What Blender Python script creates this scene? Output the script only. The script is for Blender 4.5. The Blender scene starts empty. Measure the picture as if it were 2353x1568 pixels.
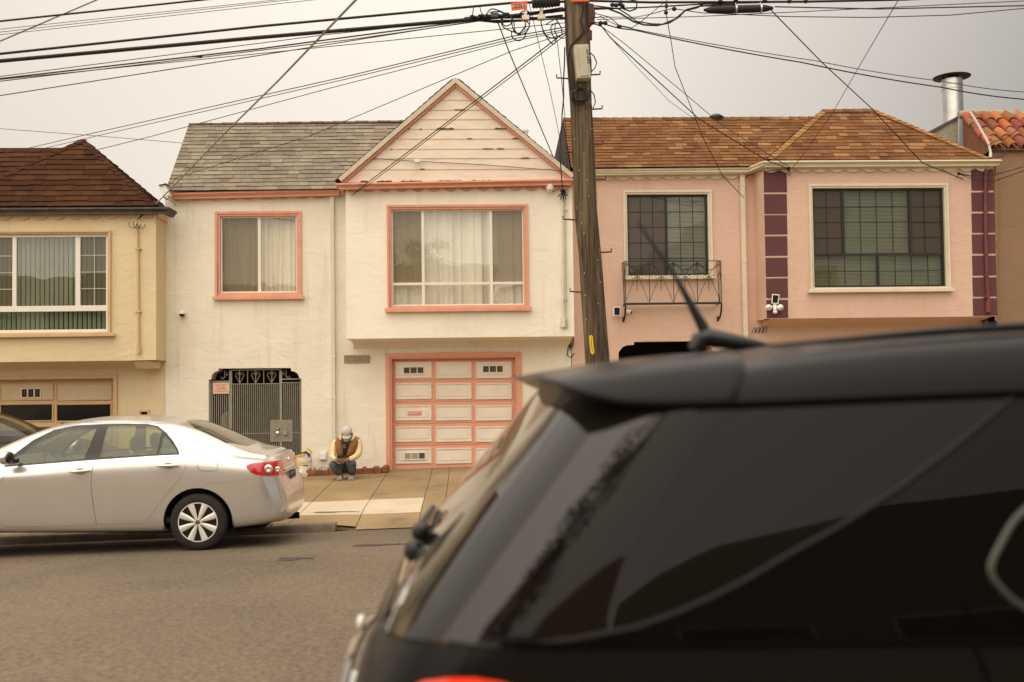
import bpy, bmesh, math, random
from mathutils import Vector, Matrix
from mathutils import noise as mnoise
R0 = random.Random(7)
scene = bpy.context.scene
COL = scene.collection
rad = math.radians

# ------------------------------------------------------------ camera
HC = 1.95
F_PX, CX, CY = 2288.0, 1176.5, 784.0            # 2353 x 1568 measuring grid, 35 mm lens
cam_d = bpy.data.cameras.new("camera")
cam_d.lens = 35.0
cam_d.sensor_width = 36.0
cam_d.clip_start = 0.05
cam_d.clip_end = 2000
cam_d.dof.use_dof = True
cam_d.dof.focus_distance = 17.0
cam_d.dof.aperture_fstop = 1.75
cam = bpy.data.objects.new("camera", cam_d)
COL.objects.link(cam)
CAMR = (Matrix.Rotation(-rad(2.7), 3, 'Z') @ Matrix.Rotation(math.pi / 2 + rad(2.03), 3, 'X')
        @ Matrix.Rotation(-0.0135, 3, 'Z'))
cam.matrix_world = Matrix.Translation((0, 0, HC)) @ CAMR.to_4x4()
scene.camera = cam

# ------------------------------------------------------------ sky: thin bright overcast
SUN_AZ, SUN_EL = rad(-150), rad(50)             # behind the left shoulder, veiled
world = bpy.data.worlds.new("World")
scene.world = world
world.use_nodes = True
nt = world.node_tree
nt.nodes.clear()
N = nt.nodes.new
wo = N('ShaderNodeOutputWorld')
bg = N('ShaderNodeBackground')
sky = N('ShaderNodeTexSky'); sky.sky_type = 'NISHITA'; sky.sun_disc = False
sky.sun_elevation = SUN_EL; sky.sun_rotation = rad(210); sky.air_density = 2.0; sky.dust_density = 4.0
tc = N('ShaderNodeTexCoord')
sep = N('ShaderNodeSeparateXYZ')
nt.links.new(tc.outputs['Generated'], sep.inputs[0])
def wmath(op, a, b=None, c=None, clamp=False):
    n = N('ShaderNodeMath'); n.operation = op; n.use_clamp = clamp
    for i, v in enumerate((a, b, c)):
        if v is None: continue
        if isinstance(v, (int, float)): n.inputs[i].default_value = v
        else: nt.links.new(v, n.inputs[i])
    return n.outputs[0]
X_, Y_, Z_ = sep.outputs
# brightness: base near the horizon ahead, brighter overhead and behind the camera, falling to the right
zc = wmath('MAXIMUM', Z_, 0.0)
up = wmath('MULTIPLY', wmath('MULTIPLY', zc, zc), 1.30)
back = wmath('MULTIPLY', wmath('MAXIMUM', wmath('MULTIPLY', Y_, -1.0), 0.0), 0.05)
right = wmath('MULTIPLY', wmath('MAXIMUM', wmath('SUBTRACT', X_, 0.08), 0.0), -0.98)
left = wmath('MULTIPLY', wmath('MAXIMUM', wmath('SUBTRACT', wmath('MULTIPLY', X_, -1.0), 0.12), 0.0), -0.38)
hz = wmath('MULTIPLY', wmath('MAXIMUM', wmath('SUBTRACT', Z_, 0.14), 0.0), -0.25)
noi = N('ShaderNodeTexNoise'); noi.inputs['Scale'].default_value = 1.6; noi.inputs['Detail'].default_value = 4
nt.links.new(tc.outputs['Generated'], noi.inputs['Vector'])
nn = wmath('MULTIPLY', wmath('SUBTRACT', noi.outputs['Fac'], 0.5), 0.22)
s = wmath('ADD', 0.74, up)
sd_ = (math.sin(SUN_AZ) * math.cos(SUN_EL), math.cos(SUN_AZ) * math.cos(SUN_EL), math.sin(SUN_EL))
dt = N('ShaderNodeVectorMath'); dt.operation = 'DOT_PRODUCT'; nt.links.new(tc.outputs['Generated'], dt.inputs[0]); dt.inputs[1].default_value = sd_
lobe = wmath('MULTIPLY', wmath('POWER', wmath('MAXIMUM', dt.outputs['Value'], 0.0), 2.5), 0.45)    # the veiled sun's glow
for t in (back, right, left, hz, nn, lobe): s = wmath('ADD', s, t)
s = wmath('MAXIMUM', s, 0.28)
cr = N('ShaderNodeMix'); cr.data_type = 'RGBA'
cr.inputs[6].default_value = (1.0, 0.90, 0.78, 1)
cr.inputs[7].default_value = (0.93, 0.86, 0.79, 1)
nt.links.new(wmath('MULTIPLY', wmath('MAXIMUM', X_, 0.0), 2.0, clamp=True), cr.inputs[0])
sc_ = N('ShaderNodeVectorMath'); sc_.operation = 'SCALE'
nt.links.new(cr.outputs[2], sc_.inputs[0]); nt.links.new(s, sc_.inputs['Scale'])
sk = N('ShaderNodeVectorMath'); sk.operation = 'SCALE'; sk.inputs['Scale'].default_value = 0.06
nt.links.new(sky.outputs[0], sk.inputs[0])
mx = N('ShaderNodeMix'); mx.data_type = 'RGBA'; mx.inputs[0].default_value = 0.92
nt.links.new(sk.outputs[0], mx.inputs[6]); nt.links.new(sc_.outputs[0], mx.inputs[7])
nt.links.new(mx.outputs[2], bg.inputs[0]); bg.inputs[1].default_value = 1.0
nt.links.new(bg.outputs[0], wo.inputs[0])

sun_d = bpy.data.lights.new("sun", 'SUN')
sun_d.energy = 1.35; sun_d.angle = rad(110); sun_d.color = (1.0, 0.88, 0.70)
sun = bpy.data.objects.new("sun", sun_d); COL.objects.link(sun)
sdir = Vector((math.sin(SUN_AZ) * math.cos(SUN_EL), math.cos(SUN_AZ) * math.cos(SUN_EL), math.sin(SUN_EL)))
sun.rotation_euler = sdir.to_track_quat('Z', 'Y').to_euler()
scene.view_settings.view_transform = 'Standard'
scene.view_settings.look = 'None'
scene.view_settings.exposure = 0.38
scene.view_settings.gamma = 1.0

# ------------------------------------------------------------ measuring helpers
def P(u, v, Y):
    d = CAMR @ Vector(((u - CX) / F_PX, -(v - CY) / F_PX, -1.0))
    return Vector((0, 0, HC)) + d * (Y / d.y)
def kmap(x0, s_, y0):
    return lambda u, v: (x0 + s_ * u, y0 + s_ * v)
K0 = kmap(0, 1, 0)
K1 = kmap(0, .44985, 294)
K2 = kmap(372.4, .36254, 176.4)
K3 = kmap(764.4, .4, 176.4)
K4 = kmap(1254.4, .37513, 235.2)
K5 = kmap(1705.2, .40012, 137.2)
K6 = kmap(372.4, .35, 725.2)
K7 = kmap(0, 1 / 3.2446, 921.2)
K8 = kmap(686.0, .31244, 764.4)
K8b = kmap(627.2, .12495, 980)
K9 = kmap(1078, .18747, 0)         # pole top
KR = kmap(1372, .41691, 0)
KL = kmap(0, .5, 0)
KG = kmap(470.4, .13746, 833)      # gate close-up
def R3(K, u0, v0, u1, v1, Y):
    """rectangle in the plane y=Y -> x0,x1,z0,z1"""
    a = P(*K(u0, (v0 + v1) / 2), Y).x; b = P(*K(u1, (v0 + v1) / 2), Y).x
    c = P(*K((u0 + u1) / 2, v1), Y).z; d = P(*K((u0 + u1) / 2, v0), Y).z
    return a, b, c, d
def xz(K, u, v, Y):
    p = P(*K(u, v), Y); return (p.x, p.z)

# ------------------------------------------------------------ materials
MATS = {}
def mat(name, col, rough=.8, metal=0., var=.10, scale=3., bump=0., bscale=60., bdist=.004, spec=.4,
        coat=0., attr=False, lumps=0., stain=None, streak=None, emit=None, stretch=(1, 1, 1), fine=0.):
    if name in MATS: return MATS[name]
    m = bpy.data.materials.new(name); MATS[name] = m
    m.use_nodes = True
    t = m.node_tree; b = t.nodes['Principled BSDF']; L = t.links.new
    b.inputs['Roughness'].default_value = rough; b.inputs['Metallic'].default_value = metal
    b.inputs['Specular IOR Level'].default_value = spec
    b.inputs['Coat Weight'].default_value = coat; b.inputs['Coat Roughness'].default_value = .06
    tc = t.nodes.new('ShaderNodeTexCoord')
    mp = t.nodes.new('ShaderNodeMapping'); mp.inputs['Scale'].default_value = stretch
    L(tc.outputs['Object'], mp.inputs[0])
    def noise(sc, det=5, rg=.55, vec=None):
        n = t.nodes.new('ShaderNodeTexNoise'); n.inputs['Scale'].default_value = sc
        n.inputs['Detail'].default_value = det; n.inputs['Roughness'].default_value = rg
        L(vec or mp.outputs[0], n.inputs['Vector']); return n.outputs['Fac']
    def ramp(f, a, c, ca=(0, 0, 0, 1), cc=(1, 1, 1, 1)):
        r = t.nodes.new('ShaderNodeValToRGB'); L(f, r.inputs[0])
        r.color_ramp.elements[0].position = a; r.color_ramp.elements[1].position = c
        r.color_ramp.elements[0].color = ca; r.color_ramp.elements[1].color = cc
        return r.outputs[0]
    def mix(f, a, c, mode='MIX'):
        x = t.nodes.new('ShaderNodeMix'); x.data_type = 'RGBA'; x.blend_type = mode
        for s_, v in ((x.inputs[0], f), (x.inputs[6], a), (x.inputs[7], c)):
            if isinstance(v, (int, float)): s_.default_value = v
            elif isinstance(v, tuple): s_.default_value = v if len(v) == 4 else (*v, 1)
            else: L(v, s_)
        return x.outputs[2]
    lo = tuple(max(0, c * (1 - var)) for c in col); hi = tuple(c * (1 + var) for c in col)
    f1 = ramp(noise(scale), .32, .68)
    c = mix(f1, lo, hi)
    if fine:
        g = ramp(noise(scale * 60, 2), .3, .7, (1 - fine,) * 3 + (1,), (1 + fine,) * 3 + (1,))
        c = mix(1.0, c, g, 'MULTIPLY')
    if attr:
        a = t.nodes.new('ShaderNodeAttribute'); a.attribute_name = 'Col'
        c = mix(1.0, a.outputs['Color'], mix(f1, (1 - var,) * 3, (1 + var,) * 3), 'MULTIPLY')
        if fine:
            g = ramp(noise(45, 3), .3, .7, (1 - fine,) * 3 + (1,), (1 + fine,) * 3 + (1,))
            c = mix(1.0, c, g, 'MULTIPLY')
    if stain:                                    # blotches of dirt: (colour, threshold, scale)
        sc_, th, ss = stain
        f = ramp(noise(ss, 7, .68), th, th + .16)
        f = mix(.5, (0, 0, 0), f)
        c = mix(f, c, sc_)
    if streak:                                   # rain streaks running down the wall
        sc_, th, amt = streak
        m2 = t.nodes.new('ShaderNodeMapping'); m2.inputs['Scale'].default_value = (5, 5, .35)
        L(tc.outputs['Object'], m2.inputs[0])
        f = ramp(noise(1.3, 6, .6, m2.outputs[0]), th, th + .25, (0, 0, 0, 1), (amt,) * 3 + (1,))
        c = mix(f, c, sc_)
    L(c, b.inputs['Base Color'])
    if emit:
        b.inputs['Emission Color'].default_value = (*emit[0], 1); b.inputs['Emission Strength'].default_value = emit[1]
    nrm = None
    if lumps:
        m3 = t.nodes.new('ShaderNodeMapping'); m3.inputs['Scale'].default_value = (1.2, 1.2, 2.0)
        L(tc.outputs['Object'], m3.inputs[0])
        bp = t.nodes.new('ShaderNodeBump'); bp.inputs['Strength'].default_value = 1.0
        bp.inputs['Distance'].default_value = lumps
        n0 = t.nodes.new('ShaderNodeTexNoise'); n0.inputs['Scale'].default_value = 2.6; n0.inputs['Detail'].default_value = 6
        n0.inputs['Roughness'].default_value = .52; n0.inputs['Distortion'].default_value = 1.1
        L(m3.outputs[0], n0.inputs['Vector'])
        L(n0.outputs['Fac'], bp.inputs['Height']); nrm = bp.outputs[0]
    if bump:
        bp = t.nodes.new('ShaderNodeBump'); bp.inputs['Strength'].default_value = bump
        bp.inputs['Distance'].default_value = bdist
        L(noise(bscale, 4), bp.inputs['Height'])
        if nrm: L(nrm, bp.inputs['Normal'])
        nrm = bp.outputs[0]
    if nrm: L(nrm, b.inputs['Normal'])
    return m

def glass(name, tint=(.85, .9, .85), ior=1.5, rough=.0, dark=0., refl=1.0, f0=.05, dcol=(.30, .27, .20)):
    """thin window pane: fresnel mirror over a tinted see-through"""
    if name in MATS: return MATS[name]
    m = bpy.data.materials.new(name); MATS[name] = m; m.use_nodes = True
    t = m.node_tree; t.nodes.clear(); L = t.links.new
    o = t.nodes.new('ShaderNodeOutputMaterial'); mx = t.nodes.new('ShaderNodeMixShader')
    lw = t.nodes.new('ShaderNodeLayerWeight'); pw = t.nodes.new('ShaderNodeMath'); pw.operation = 'POWER'; pw.inputs[1].default_value = 5
    fr = t.nodes.new('ShaderNodeMath'); fr.operation = 'MULTIPLY_ADD'; fr.inputs[1].default_value = .94; fr.inputs[2].default_value = f0
    L(lw.outputs['Facing'], pw.inputs[0]); L(pw.outputs[0], fr.inputs[0])
    tr = t.nodes.new('ShaderNodeBsdfTransparent'); tr.inputs[0].default_value = (*tint, 1)
    gl = t.nodes.new('ShaderNodeBsdfAnisotropic'); gl.inputs['Roughness'].default_value = rough
    gl.inputs['Color'].default_value = (refl, refl, refl, 1)
    base = tr.outputs[0]
    if dark:
        df = t.nodes.new('ShaderNodeBsdfDiffuse'); df.inputs[0].default_value = (*dcol, 1)
        m2 = t.nodes.new('ShaderNodeMixShader'); m2.inputs[0].default_value = dark
        L(tr.outputs[0], m2.inputs[1]); L(df.outputs[0], m2.inputs[2]); base = m2.outputs[0]
    tcg = t.nodes.new('ShaderNodeTexCoord'); ng = t.nodes.new('ShaderNodeTexNoise'); ng.inputs['Scale'].default_value = 1.1
    bp = t.nodes.new('ShaderNodeBump'); bp.inputs['Distance'].default_value = .004
    L(tcg.outputs['Object'], ng.inputs['Vector']); L(ng.outputs['Fac'], bp.inputs['Height']); L(bp.outputs[0], gl.inputs['Normal'])
    L(fr.outputs[0], mx.inputs[0]); L(base, mx.inputs[1]); L(gl.outputs[0], mx.inputs[2]); L(mx.outputs[0], o.inputs[0])
    return m

# ------------------------------------------------------------ mesh helpers
class MB:
    def __init__(s): s.v = []; s.f = []; s.m = []; s.c = []
    def add(s, vs, fs, mi=0, col=None):
        o = len(s.v); s.v += [tuple(v) for v in vs]
        for f in fs: s.f.append(tuple(o + i for i in f)); s.m.append(mi); s.c.append(col)
    def box(s, x0, x1, y0, y1, z0, z1, mi=0, col=None):
        x0, x1 = sorted((x0, x1)); y0, y1 = sorted((y0, y1)); z0, z1 = sorted((z0, z1))
        s.add([(x0, y0, z0), (x1, y0, z0), (x1, y1, z0), (x0, y1, z0), (x0, y0, z1), (x1, y0, z1), (x1, y1, z1), (x0, y1, z1)],
              [(0, 3, 2, 1), (4, 5, 6, 7), (0, 1, 5, 4), (1, 2, 6, 5), (2, 3, 7, 6), (3, 0, 4, 7)], mi, col)
    def prism(s, poly, y0, y1, mi=0, axis='y', col=None):
        """poly: (a,b) pairs; extruded along axis from y0 to y1"""
        n = len(poly)
        f3 = {'y': lambda a, b, t: (a, t, b), 'x': lambda a, b, t: (t, a, b), 'z': lambda a, b, t: (a, b, t)}[axis]
        vs = [f3(a, b, y0) for a, b in poly] + [f3(a, b, y1) for a, b in poly]
        fs = [tuple(range(n)), tuple(range(2 * n - 1, n - 1, -1))] + [(i, (i + 1) % n, n + (i + 1) % n, n + i)[::-1] for i in range(n)]
        s.add(vs, fs, mi, col)
    def tube(s, pts, r, n=8, mi=0, closed=False, cap=True):
        pts = [Vector(p) for p in pts]
        rs = r if isinstance(r, (list, tuple)) else [r] * len(pts)
        o = len(s.v); prev = None
        for i, p in enumerate(pts):
            if closed: t = pts[(i + 1) % len(pts)] - pts[i - 1]
            else: t = pts[min(i + 1, len(pts) - 1)] - pts[max(i - 1, 0)]
            t = t.normalized() if t.length > 1e-9 else Vector((0, 0, 1))
            if prev is None:
                a = Vector((0, 0, 1)) if abs(t.z) < .9 else Vector((1, 0, 0)); n1 = t.cross(a).normalized()
            else:
                n1 = (prev - t * prev.dot(t)); n1 = n1.normalized() if n1.length > 1e-6 else t.orthogonal().normalized()
            prev = n1; n2 = t.cross(n1)
            for k in range(n):
                an = 2 * math.pi * k / n
                s.v.append(tuple(p + (n1 * math.cos(an) + n2 * math.sin(an)) * rs[i]))
        m = len(pts)
        for i in range(m if closed else m - 1):
            j = (i + 1) % m
            for k in range(n):
                s.f.append((o + i * n + k, o + i * n + (k + 1) % n, o + j * n + (k + 1) % n, o + j * n + k)); s.m.append(mi); s.c.append(None)
        if cap and not closed:
            s.f.append(tuple(o + k for k in range(n))[::-1]); s.m.append(mi); s.c.append(None)
            s.f.append(tuple(o + (m - 1) * n + k for k in range(n))); s.m.append(mi); s.c.append(None)
    def lathe(s, prof, origin, n=24, axis='z', mi=0):
        """prof: (r, h) pairs along axis from origin"""
        o = len(s.v); O = Vector(origin)
        for r, h in prof:
            for k in range(n):
                a = 2 * math.pi * k / n; c, d = r * math.cos(a), r * math.sin(a)
                s.v.append(tuple(O + Vector({'z': (c, d, h), 'y': (c, h, d), 'x': (h, c, d)}[axis])))
        for i in range(len(prof) - 1):
            for k in range(n):
                s.f.append((o + i * n + k, o + i * n + (k + 1) % n, o + (i + 1) * n + (k + 1) % n, o + (i + 1) * n + k)); s.m.append(mi); s.c.append(None)
        for i in (0, len(prof) - 1):
            if prof[i][0] > 1e-4: s.f.append(tuple(o + i * n + k for k in range(n))); s.m.append(mi); s.c.append(None)
    def ell(s, c, r, n=16, m=10, mi=0, rot=None):
        o = len(s.v); c = Vector(c)
        for i in range(m + 1):
            a = math.pi * i / m
            for k in range(n):
                b = 2 * math.pi * k / n
                p = Vector((r[0] * math.sin(a) * math.cos(b), r[1] * math.sin(a) * math.sin(b), r[2] * math.cos(a)))
                if rot: p = rot @ p
                s.v.append(tuple(c + p))
        for i in range(m):
            for k in range(n):
                s.f.append((o + i * n + k, o + (i + 1) * n + k, o + (i + 1) * n + (k + 1) % n, o + i * n + (k + 1) % n)); s.m.append(mi); s.c.append(None)
    def mesh(s, name, mats):
        me = bpy.data.meshes.new(name); me.from_pydata(s.v, [], s.f)
        for m in (mats if isinstance(mats, (list, tuple)) else [mats]): me.materials.append(m)
        me.polygons.foreach_set('material_index', s.m)
        if any(c is not None for c in s.c):
            at = me.color_attributes.new('Col', 'FLOAT_COLOR', 'CORNER')
            for p, c in zip(me.polygons, s.c):
                c = c or (.5, .5, .5)
                for li in p.loop_indices: at.data[li].color = (*c, 1)
        me.update(); return me
    def build(s, name, mats, parent=None, smooth=False, bevel=0., norm=True, sharp=40):
        me = s.mesh(name, mats)
        bm = bmesh.new(); bm.from_mesh(me)
        bmesh.ops.remove_doubles(bm, verts=bm.verts, dist=1e-5)
        if norm: bmesh.ops.recalc_face_normals(bm, faces=bm.faces)
        bm.to_mesh(me); bm.free()
        if smooth:
            me.polygons.foreach_set('use_smooth', [True] * len(me.polygons))
            me.set_sharp_from_angle(angle=rad(sharp))
        o = bpy.data.objects.new(name, me); COL.objects.link(o)
        if parent is not None: attach(o, parent)
        if bevel:
            b = o.modifiers.new('bevel', 'BEVEL'); b.width = bevel; b.segments = 2; b.limit_method = 'ANGLE'; b.angle_limit = rad(50)
        return o

def attach(o, parent):
    o.parent = parent
    l = Vector(parent['_base']) if '_base' in parent else Vector((0, 0, 0))
    o.matrix_parent_inverse = Matrix.Translation(-l) if l.length else Matrix.Identity(4)
def thing(name, label, cat, loc=(0, 0, 0), group=None):
    o = bpy.data.objects.new(name, None); COL.objects.link(o); o.location = loc; o.empty_display_size = .2
    o['_base'] = list(loc); o['label'] = label; o['category'] = cat
    if group: o['group'] = group
    return o
def tag(o, label, cat, group=None):
    o['label'] = label; o['category'] = cat
    if group: o['group'] = group
    return o
def struct(o, kind='structure'):
    o['kind'] = kind; return o
def dup(root, delta, label, group=None):
    def cp(o, par):
        c = o.copy(); COL.objects.link(c)
        if par is not None: c.parent = par; c.matrix_parent_inverse = o.matrix_parent_inverse.copy()
        for ch in [x for x in bpy.data.objects if x.parent == o]: cp(ch, c)
        return c
    r = cp(root, None); r.location = Vector(root.location) + Vector(delta); r['label'] = label
    if group: r['group'] = group
    return r

def wall_mesh(outline, holes, Y, depth, mb=None, mi=0, back=False):
    """flat wall in plane y=Y with shaped openings and reveals of the given depth"""
    bm = bmesh.new(); edges = []
    loops = [outline] + list(holes)
    for lp in loops:
        vs = [bm.verts.new((a, Y, b)) for a, b in lp]
        edges += [bm.edges.new((vs[i], vs[(i + 1) % len(vs)])) for i in range(len(vs))]
    bmesh.ops.triangle_fill(bm, use_beauty=True, use_dissolve=False, edges=edges)
    bm.verts.index_update()
    mb = mb or MB()
    mb.add([v.co for v in bm.verts], [[v.index for v in f.verts] for f in bm.faces], mi)
    bm.free()
    for lp in loops:
        n = len(lp)
        for i in range(n):
            a, b = lp[i], lp[(i + 1) % n]
            mb.add([(a[0], Y, a[1]), (b[0], Y, b[1]), (b[0], Y + depth, b[1]), (a[0], Y + depth, a[1])], [(0, 1, 2, 3)], mi)
    return mb
def rect(x0, x1, z0, z1): return [(x0, z0), (x1, z0), (x1, z1), (x0, z1)]
def frame(mb, x0, x1, z0, z1, w, y0, y1, mi=0, wt=None, wb=None):
    wt = w if wt is None else wt; wb = w if wb is None else wb
    mb.box(x0, x0 + w, y0, y1, z0, z1, mi); mb.box(x1 - w, x1, y0, y1, z0, z1, mi)
    mb.box(x0 + w, x1 - w, y0, y1, z1 - wt, z1, mi); mb.box(x0 + w, x1 - w, y0, y1, z0, z0 + wb, mi)
def text_obj(s, size, mtx, material, name='lettering', parent=None, ext=.001, bold=0.):
    cu = bpy.data.curves.new(name, 'FONT'); cu.body = s; cu.size = size; cu.extrude = ext; cu.offset = bold
    cu.align_x = 'CENTER'; cu.align_y = 'CENTER'
    tmp = bpy.data.objects.new(name, cu); COL.objects.link(tmp)
    dg = bpy.context.evaluated_depsgraph_get()
    me = bpy.data.meshes.new_from_object(tmp.evaluated_get(dg))
    bpy.data.objects.remove(tmp); me.transform(mtx); me.materials.clear(); me.materials.append(material)
    o = bpy.data.objects.new(name, me); COL.objects.link(o)
    if parent is not None: attach(o, parent)
    return o
def face_cam(x, y, z, tilt=0.):            # text facing -y
    return Matrix.Translation((x, y, z)) @ Matrix.Rotation(tilt, 4, 'Y') @ Matrix.Rotation(math.pi / 2, 4, 'X')
def curtain(x0, x1, z0, z1, Y, folds, amp, m, name, parent, seed=1, gather=None):
    r = random.Random(seed); n = max(24, folds * 10); mb = MB(); rows = 7
    ph = [r.uniform(0, 6.28) for _ in range(6)]; vs = []
    for j in range(rows):
        t = j / (rows - 1)
        for i in range(n + 1):
            s_ = i / n; x = x0 + (x1 - x0) * s_
            w = math.sin(s_ * folds * 6.283 + ph[0] + .9 * math.sin(s_ * 9 + ph[1]) + .5 * math.sin(t * 2.5 + ph[2]))
            w += .5 * math.sin(s_ * folds * 13.1 + ph[3] + t)
            w = w * (.35 + .9 * abs(math.sin(s_ * 4.3 + ph[4]))) + 1.1 * math.sin(s_ * folds * 2.1 + ph[5] + .8 * t)
            if gather: x += (gather - x) * .22 * (1 - t) * t * 2
            vs.append((x, Y + amp * w, z0 + (z1 - z0) * t))
    fs = [(j * (n + 1) + i, j * (n + 1) + i + 1, (j + 1) * (n + 1) + i + 1, (j + 1) * (n + 1) + i) for j in range(rows - 1) for i in range(n)]
    mb.add(vs, fs)
    return mb.build(name, m, parent, smooth=True, norm=False, sharp=180)

def clip_poly(poly, clip):
    """Sutherland-Hodgman; clip is convex and counter-clockwise"""
    out = poly
    for i in range(len(clip)):
        a, b = clip[i], clip[(i + 1) % len(clip)]
        ins = lambda p: (b[0] - a[0]) * (p[1] - a[1]) - (b[1] - a[1]) * (p[0] - a[0]) >= -1e-9
        res = []
        for k in range(len(out)):
            p, q = out[k - 1], out[k]; ip, iq = ins(p), ins(q)
            if ip != iq:
                d1 = (b[0] - a[0]) * (p[1] - a[1]) - (b[1] - a[1]) * (p[0] - a[0])
                d2 = (b[0] - a[0]) * (q[1] - a[1]) - (b[1] - a[1]) * (q[0] - a[0])
                t = d1 / (d1 - d2); res.append((p[0] + (q[0] - p[0]) * t, p[1] + (q[1] - p[1]) * t))
            if iq: res.append(q)
        out = res
        if len(out) < 3: return []
    return out
def shingles(mb, corners, pal, course=.135, tab=.22, lift=.014, seed=3, warp=0.0):
    """overlapping shingle tabs on a planar roof face; corners[0]->corners[1] is the eave"""
    r = random.Random(seed); C3 = [Vector(c) for c in corners]
    O = C3[0]; U = (C3[1] - C3[0]).normalized(); nrm = U.cross(C3[-1] - C3[0]).normalized(); V = nrm.cross(U)
    if nrm.z < 0: nrm = -nrm
    p2 = [((c - O).dot(U), (c - O).dot(V)) for c in C3]
    area = sum(p2[i - 1][0] * p2[i][1] - p2[i][0] * p2[i - 1][1] for i in range(len(p2)))
    if area < 0: p2 = p2[::-1]
    us = [p[0] for p in p2]; vs = [p[1] for p in p2]
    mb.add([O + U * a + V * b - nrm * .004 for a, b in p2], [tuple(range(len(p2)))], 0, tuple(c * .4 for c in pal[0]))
    v = min(vs) - .01; k = 0
    while v < max(vs):
        u = min(us) - r.uniform(0, tab); wob = r.uniform(-.004, .004)
        while u < max(us):
            w = tab * r.uniform(.55, 1.5); dv = r.choice((0, 0, .006, .012)) * 1.2
            q = clip_poly([(u, v - dv), (u + w - .004, v - dv), (u + w - .004, v + course), (u, v + course)], p2)
            if q:
                e = lift * r.uniform(.7, 1.35); c = r.choice(pal); g = r.uniform(.88, 1.12); c = tuple(x * g for x in c)
                top = [O + U * a + V * (b + wob) + nrm * (e * (1 - (b - v) / course) + .001) for a, b in q]
                mb.add(top, [tuple(range(len(top)))], 0, c)
                for i in range(len(q)):
                    a, b = q[i], q[(i + 1) % len(q)]
                    if abs(a[1] - b[1]) < 1e-6 and a[1] < v + .02 or abs(a[0] - b[0]) < 1e-6:
                        A = top[i]; B = top[(i + 1) % len(q)]
                        A0 = O + U * a[0] + V * a[1] - nrm * .003; B0 = O + U * b[0] + V * b[1] - nrm * .003
                        mb.add([A, B, B0, A0], [(0, 1, 2, 3)], 0, tuple(x * .30 for x in c))  # lip faces coloured darker, painting the shadow line under each course
            u += w
        v += course; k += 1
def hip_caps(mb, p0, p1, sa, sb, w, pal, seed=5, step=.14):
    r = random.Random(seed); p0 = Vector(p0); p1 = Vector(p1); d = p1 - p0; L = d.length; d.normalize()
    sa = Vector(sa); sb = Vector(sb); up = (-(sa + sb)).normalized()
    n = int(L / step)
    for i in range(n + 1):
        a = p0 + d * (i * step); b = p0 + d * min(L, i * step + step * 1.35)
        c = tuple(x * r.uniform(.9, 1.15) for x in r.choice(pal))
        lo, hi = .026, .012
        A = [a + sa * w + up * lo, a + up * (lo + .004), a + sb * w + up * lo]; B = [b + sa * w + up * hi, b + up * (hi + .004), b + sb * w + up * hi]
        mb.add(A + B, [(0, 1, 4, 3), (1, 2, 5, 4)], 0, c)
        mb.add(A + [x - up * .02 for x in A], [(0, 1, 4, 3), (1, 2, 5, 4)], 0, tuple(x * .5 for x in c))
def scallop(mb, x0, z0, x1, z1, drop, period, Y, th, top=.05):
    """wavy fascia board hung under a gutter"""
    n = max(1, round(abs(x1 - x0) / period)); pts = []
    for i in range(n):
        for k in range(12):
            t = k / 12
            if t < .78: d = drop * (.42 + .58 * math.sin(math.pi * (t / .78)) ** .8)
            else:
                q = (t - .78) / .22; d = drop * (.42 - .34 * math.sin(math.pi * q)) + (drop * .25 if .38 < q < .62 else 0)
            s_ = (i + t) / n; pts.append((x0 + (x1 - x0) * s_, z0 + (z1 - z0) * s_ - d))
    pts.append((x1, z1 - drop * .4))
    poly = [(x0, z0 + top)] + pts + [(x1, z1 + top)]
    # build as strip quads so that the concave outline stays clean
    for i in range(len(pts) - 1):
        a, b = pts[i], pts[i + 1]; ta = z0 + (z1 - z0) * (a[0] - x0) / (x1 - x0) + top; tb = z0 + (z1 - z0) * (b[0] - x0) / (x1 - x0) + top
        mb.add([(a[0], Y, a[1]), (b[0], Y, b[1]), (b[0], Y, tb), (a[0], Y, ta), (a[0], Y + th, a[1]), (b[0], Y + th, b[1])],
               [(0, 1, 2, 3), (0, 4, 5, 1)])
def gutter(mb, pts, h, w, back=0.):
    """ogee gutter swept along pts (top front edge line); outward = -y mostly"""
    prof = [(0, 0), (0, -.18 * h), (-.08 * w, -.2 * h), (-.08 * w, -.3 * h), (.18 * w, -.45 * h), (.30 * w, -.7 * h), (.38 * w, -.78 * h), (.38 * w, -h), (w, -h), (w, 0), (.9 * w, 0), (.9 * w, -.1 * h), (.1 * w, -.1 * h)]
    n = len(prof); o = len(mb.v); pts = [Vector(p) for p in pts]
    for i, p in enumerate(pts):
        d1 = (pts[i] - pts[i - 1]).normalized() if i else None; d2 = (pts[i + 1] - pts[i]).normalized() if i < len(pts) - 1 else None
        n1 = Vector((-d1.y, d1.x, 0)) if d1 else None; n2 = Vector((-d2.y, d2.x, 0)) if d2 else None
        if n1 and n2: m = (n1 + n2).normalized(); m = m / max(.3, m.dot(n1))
        else: m = n1 or n2
        for a, b in prof: mb.v.append(tuple(p + m * a + Vector((0, 0, b))))
    for i in range(len(pts) - 1):
        for k in range(n):
            mb.f.append((o + i * n + k, o + i * n + (k + 1) % n, o + (i + 1) * n + (k + 1) % n, o + (i + 1) * n + k)); mb.m.append(0); mb.c.append(None)
    mb.f.append(tuple(o + k for k in range(n))); mb.m.append(0); mb.c.append(None)
    mb.f.append(tuple(o + (len(pts) - 1) * n + k for k in range(n))[::-1]); mb.m.append(0); mb.c.append(None)
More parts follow.
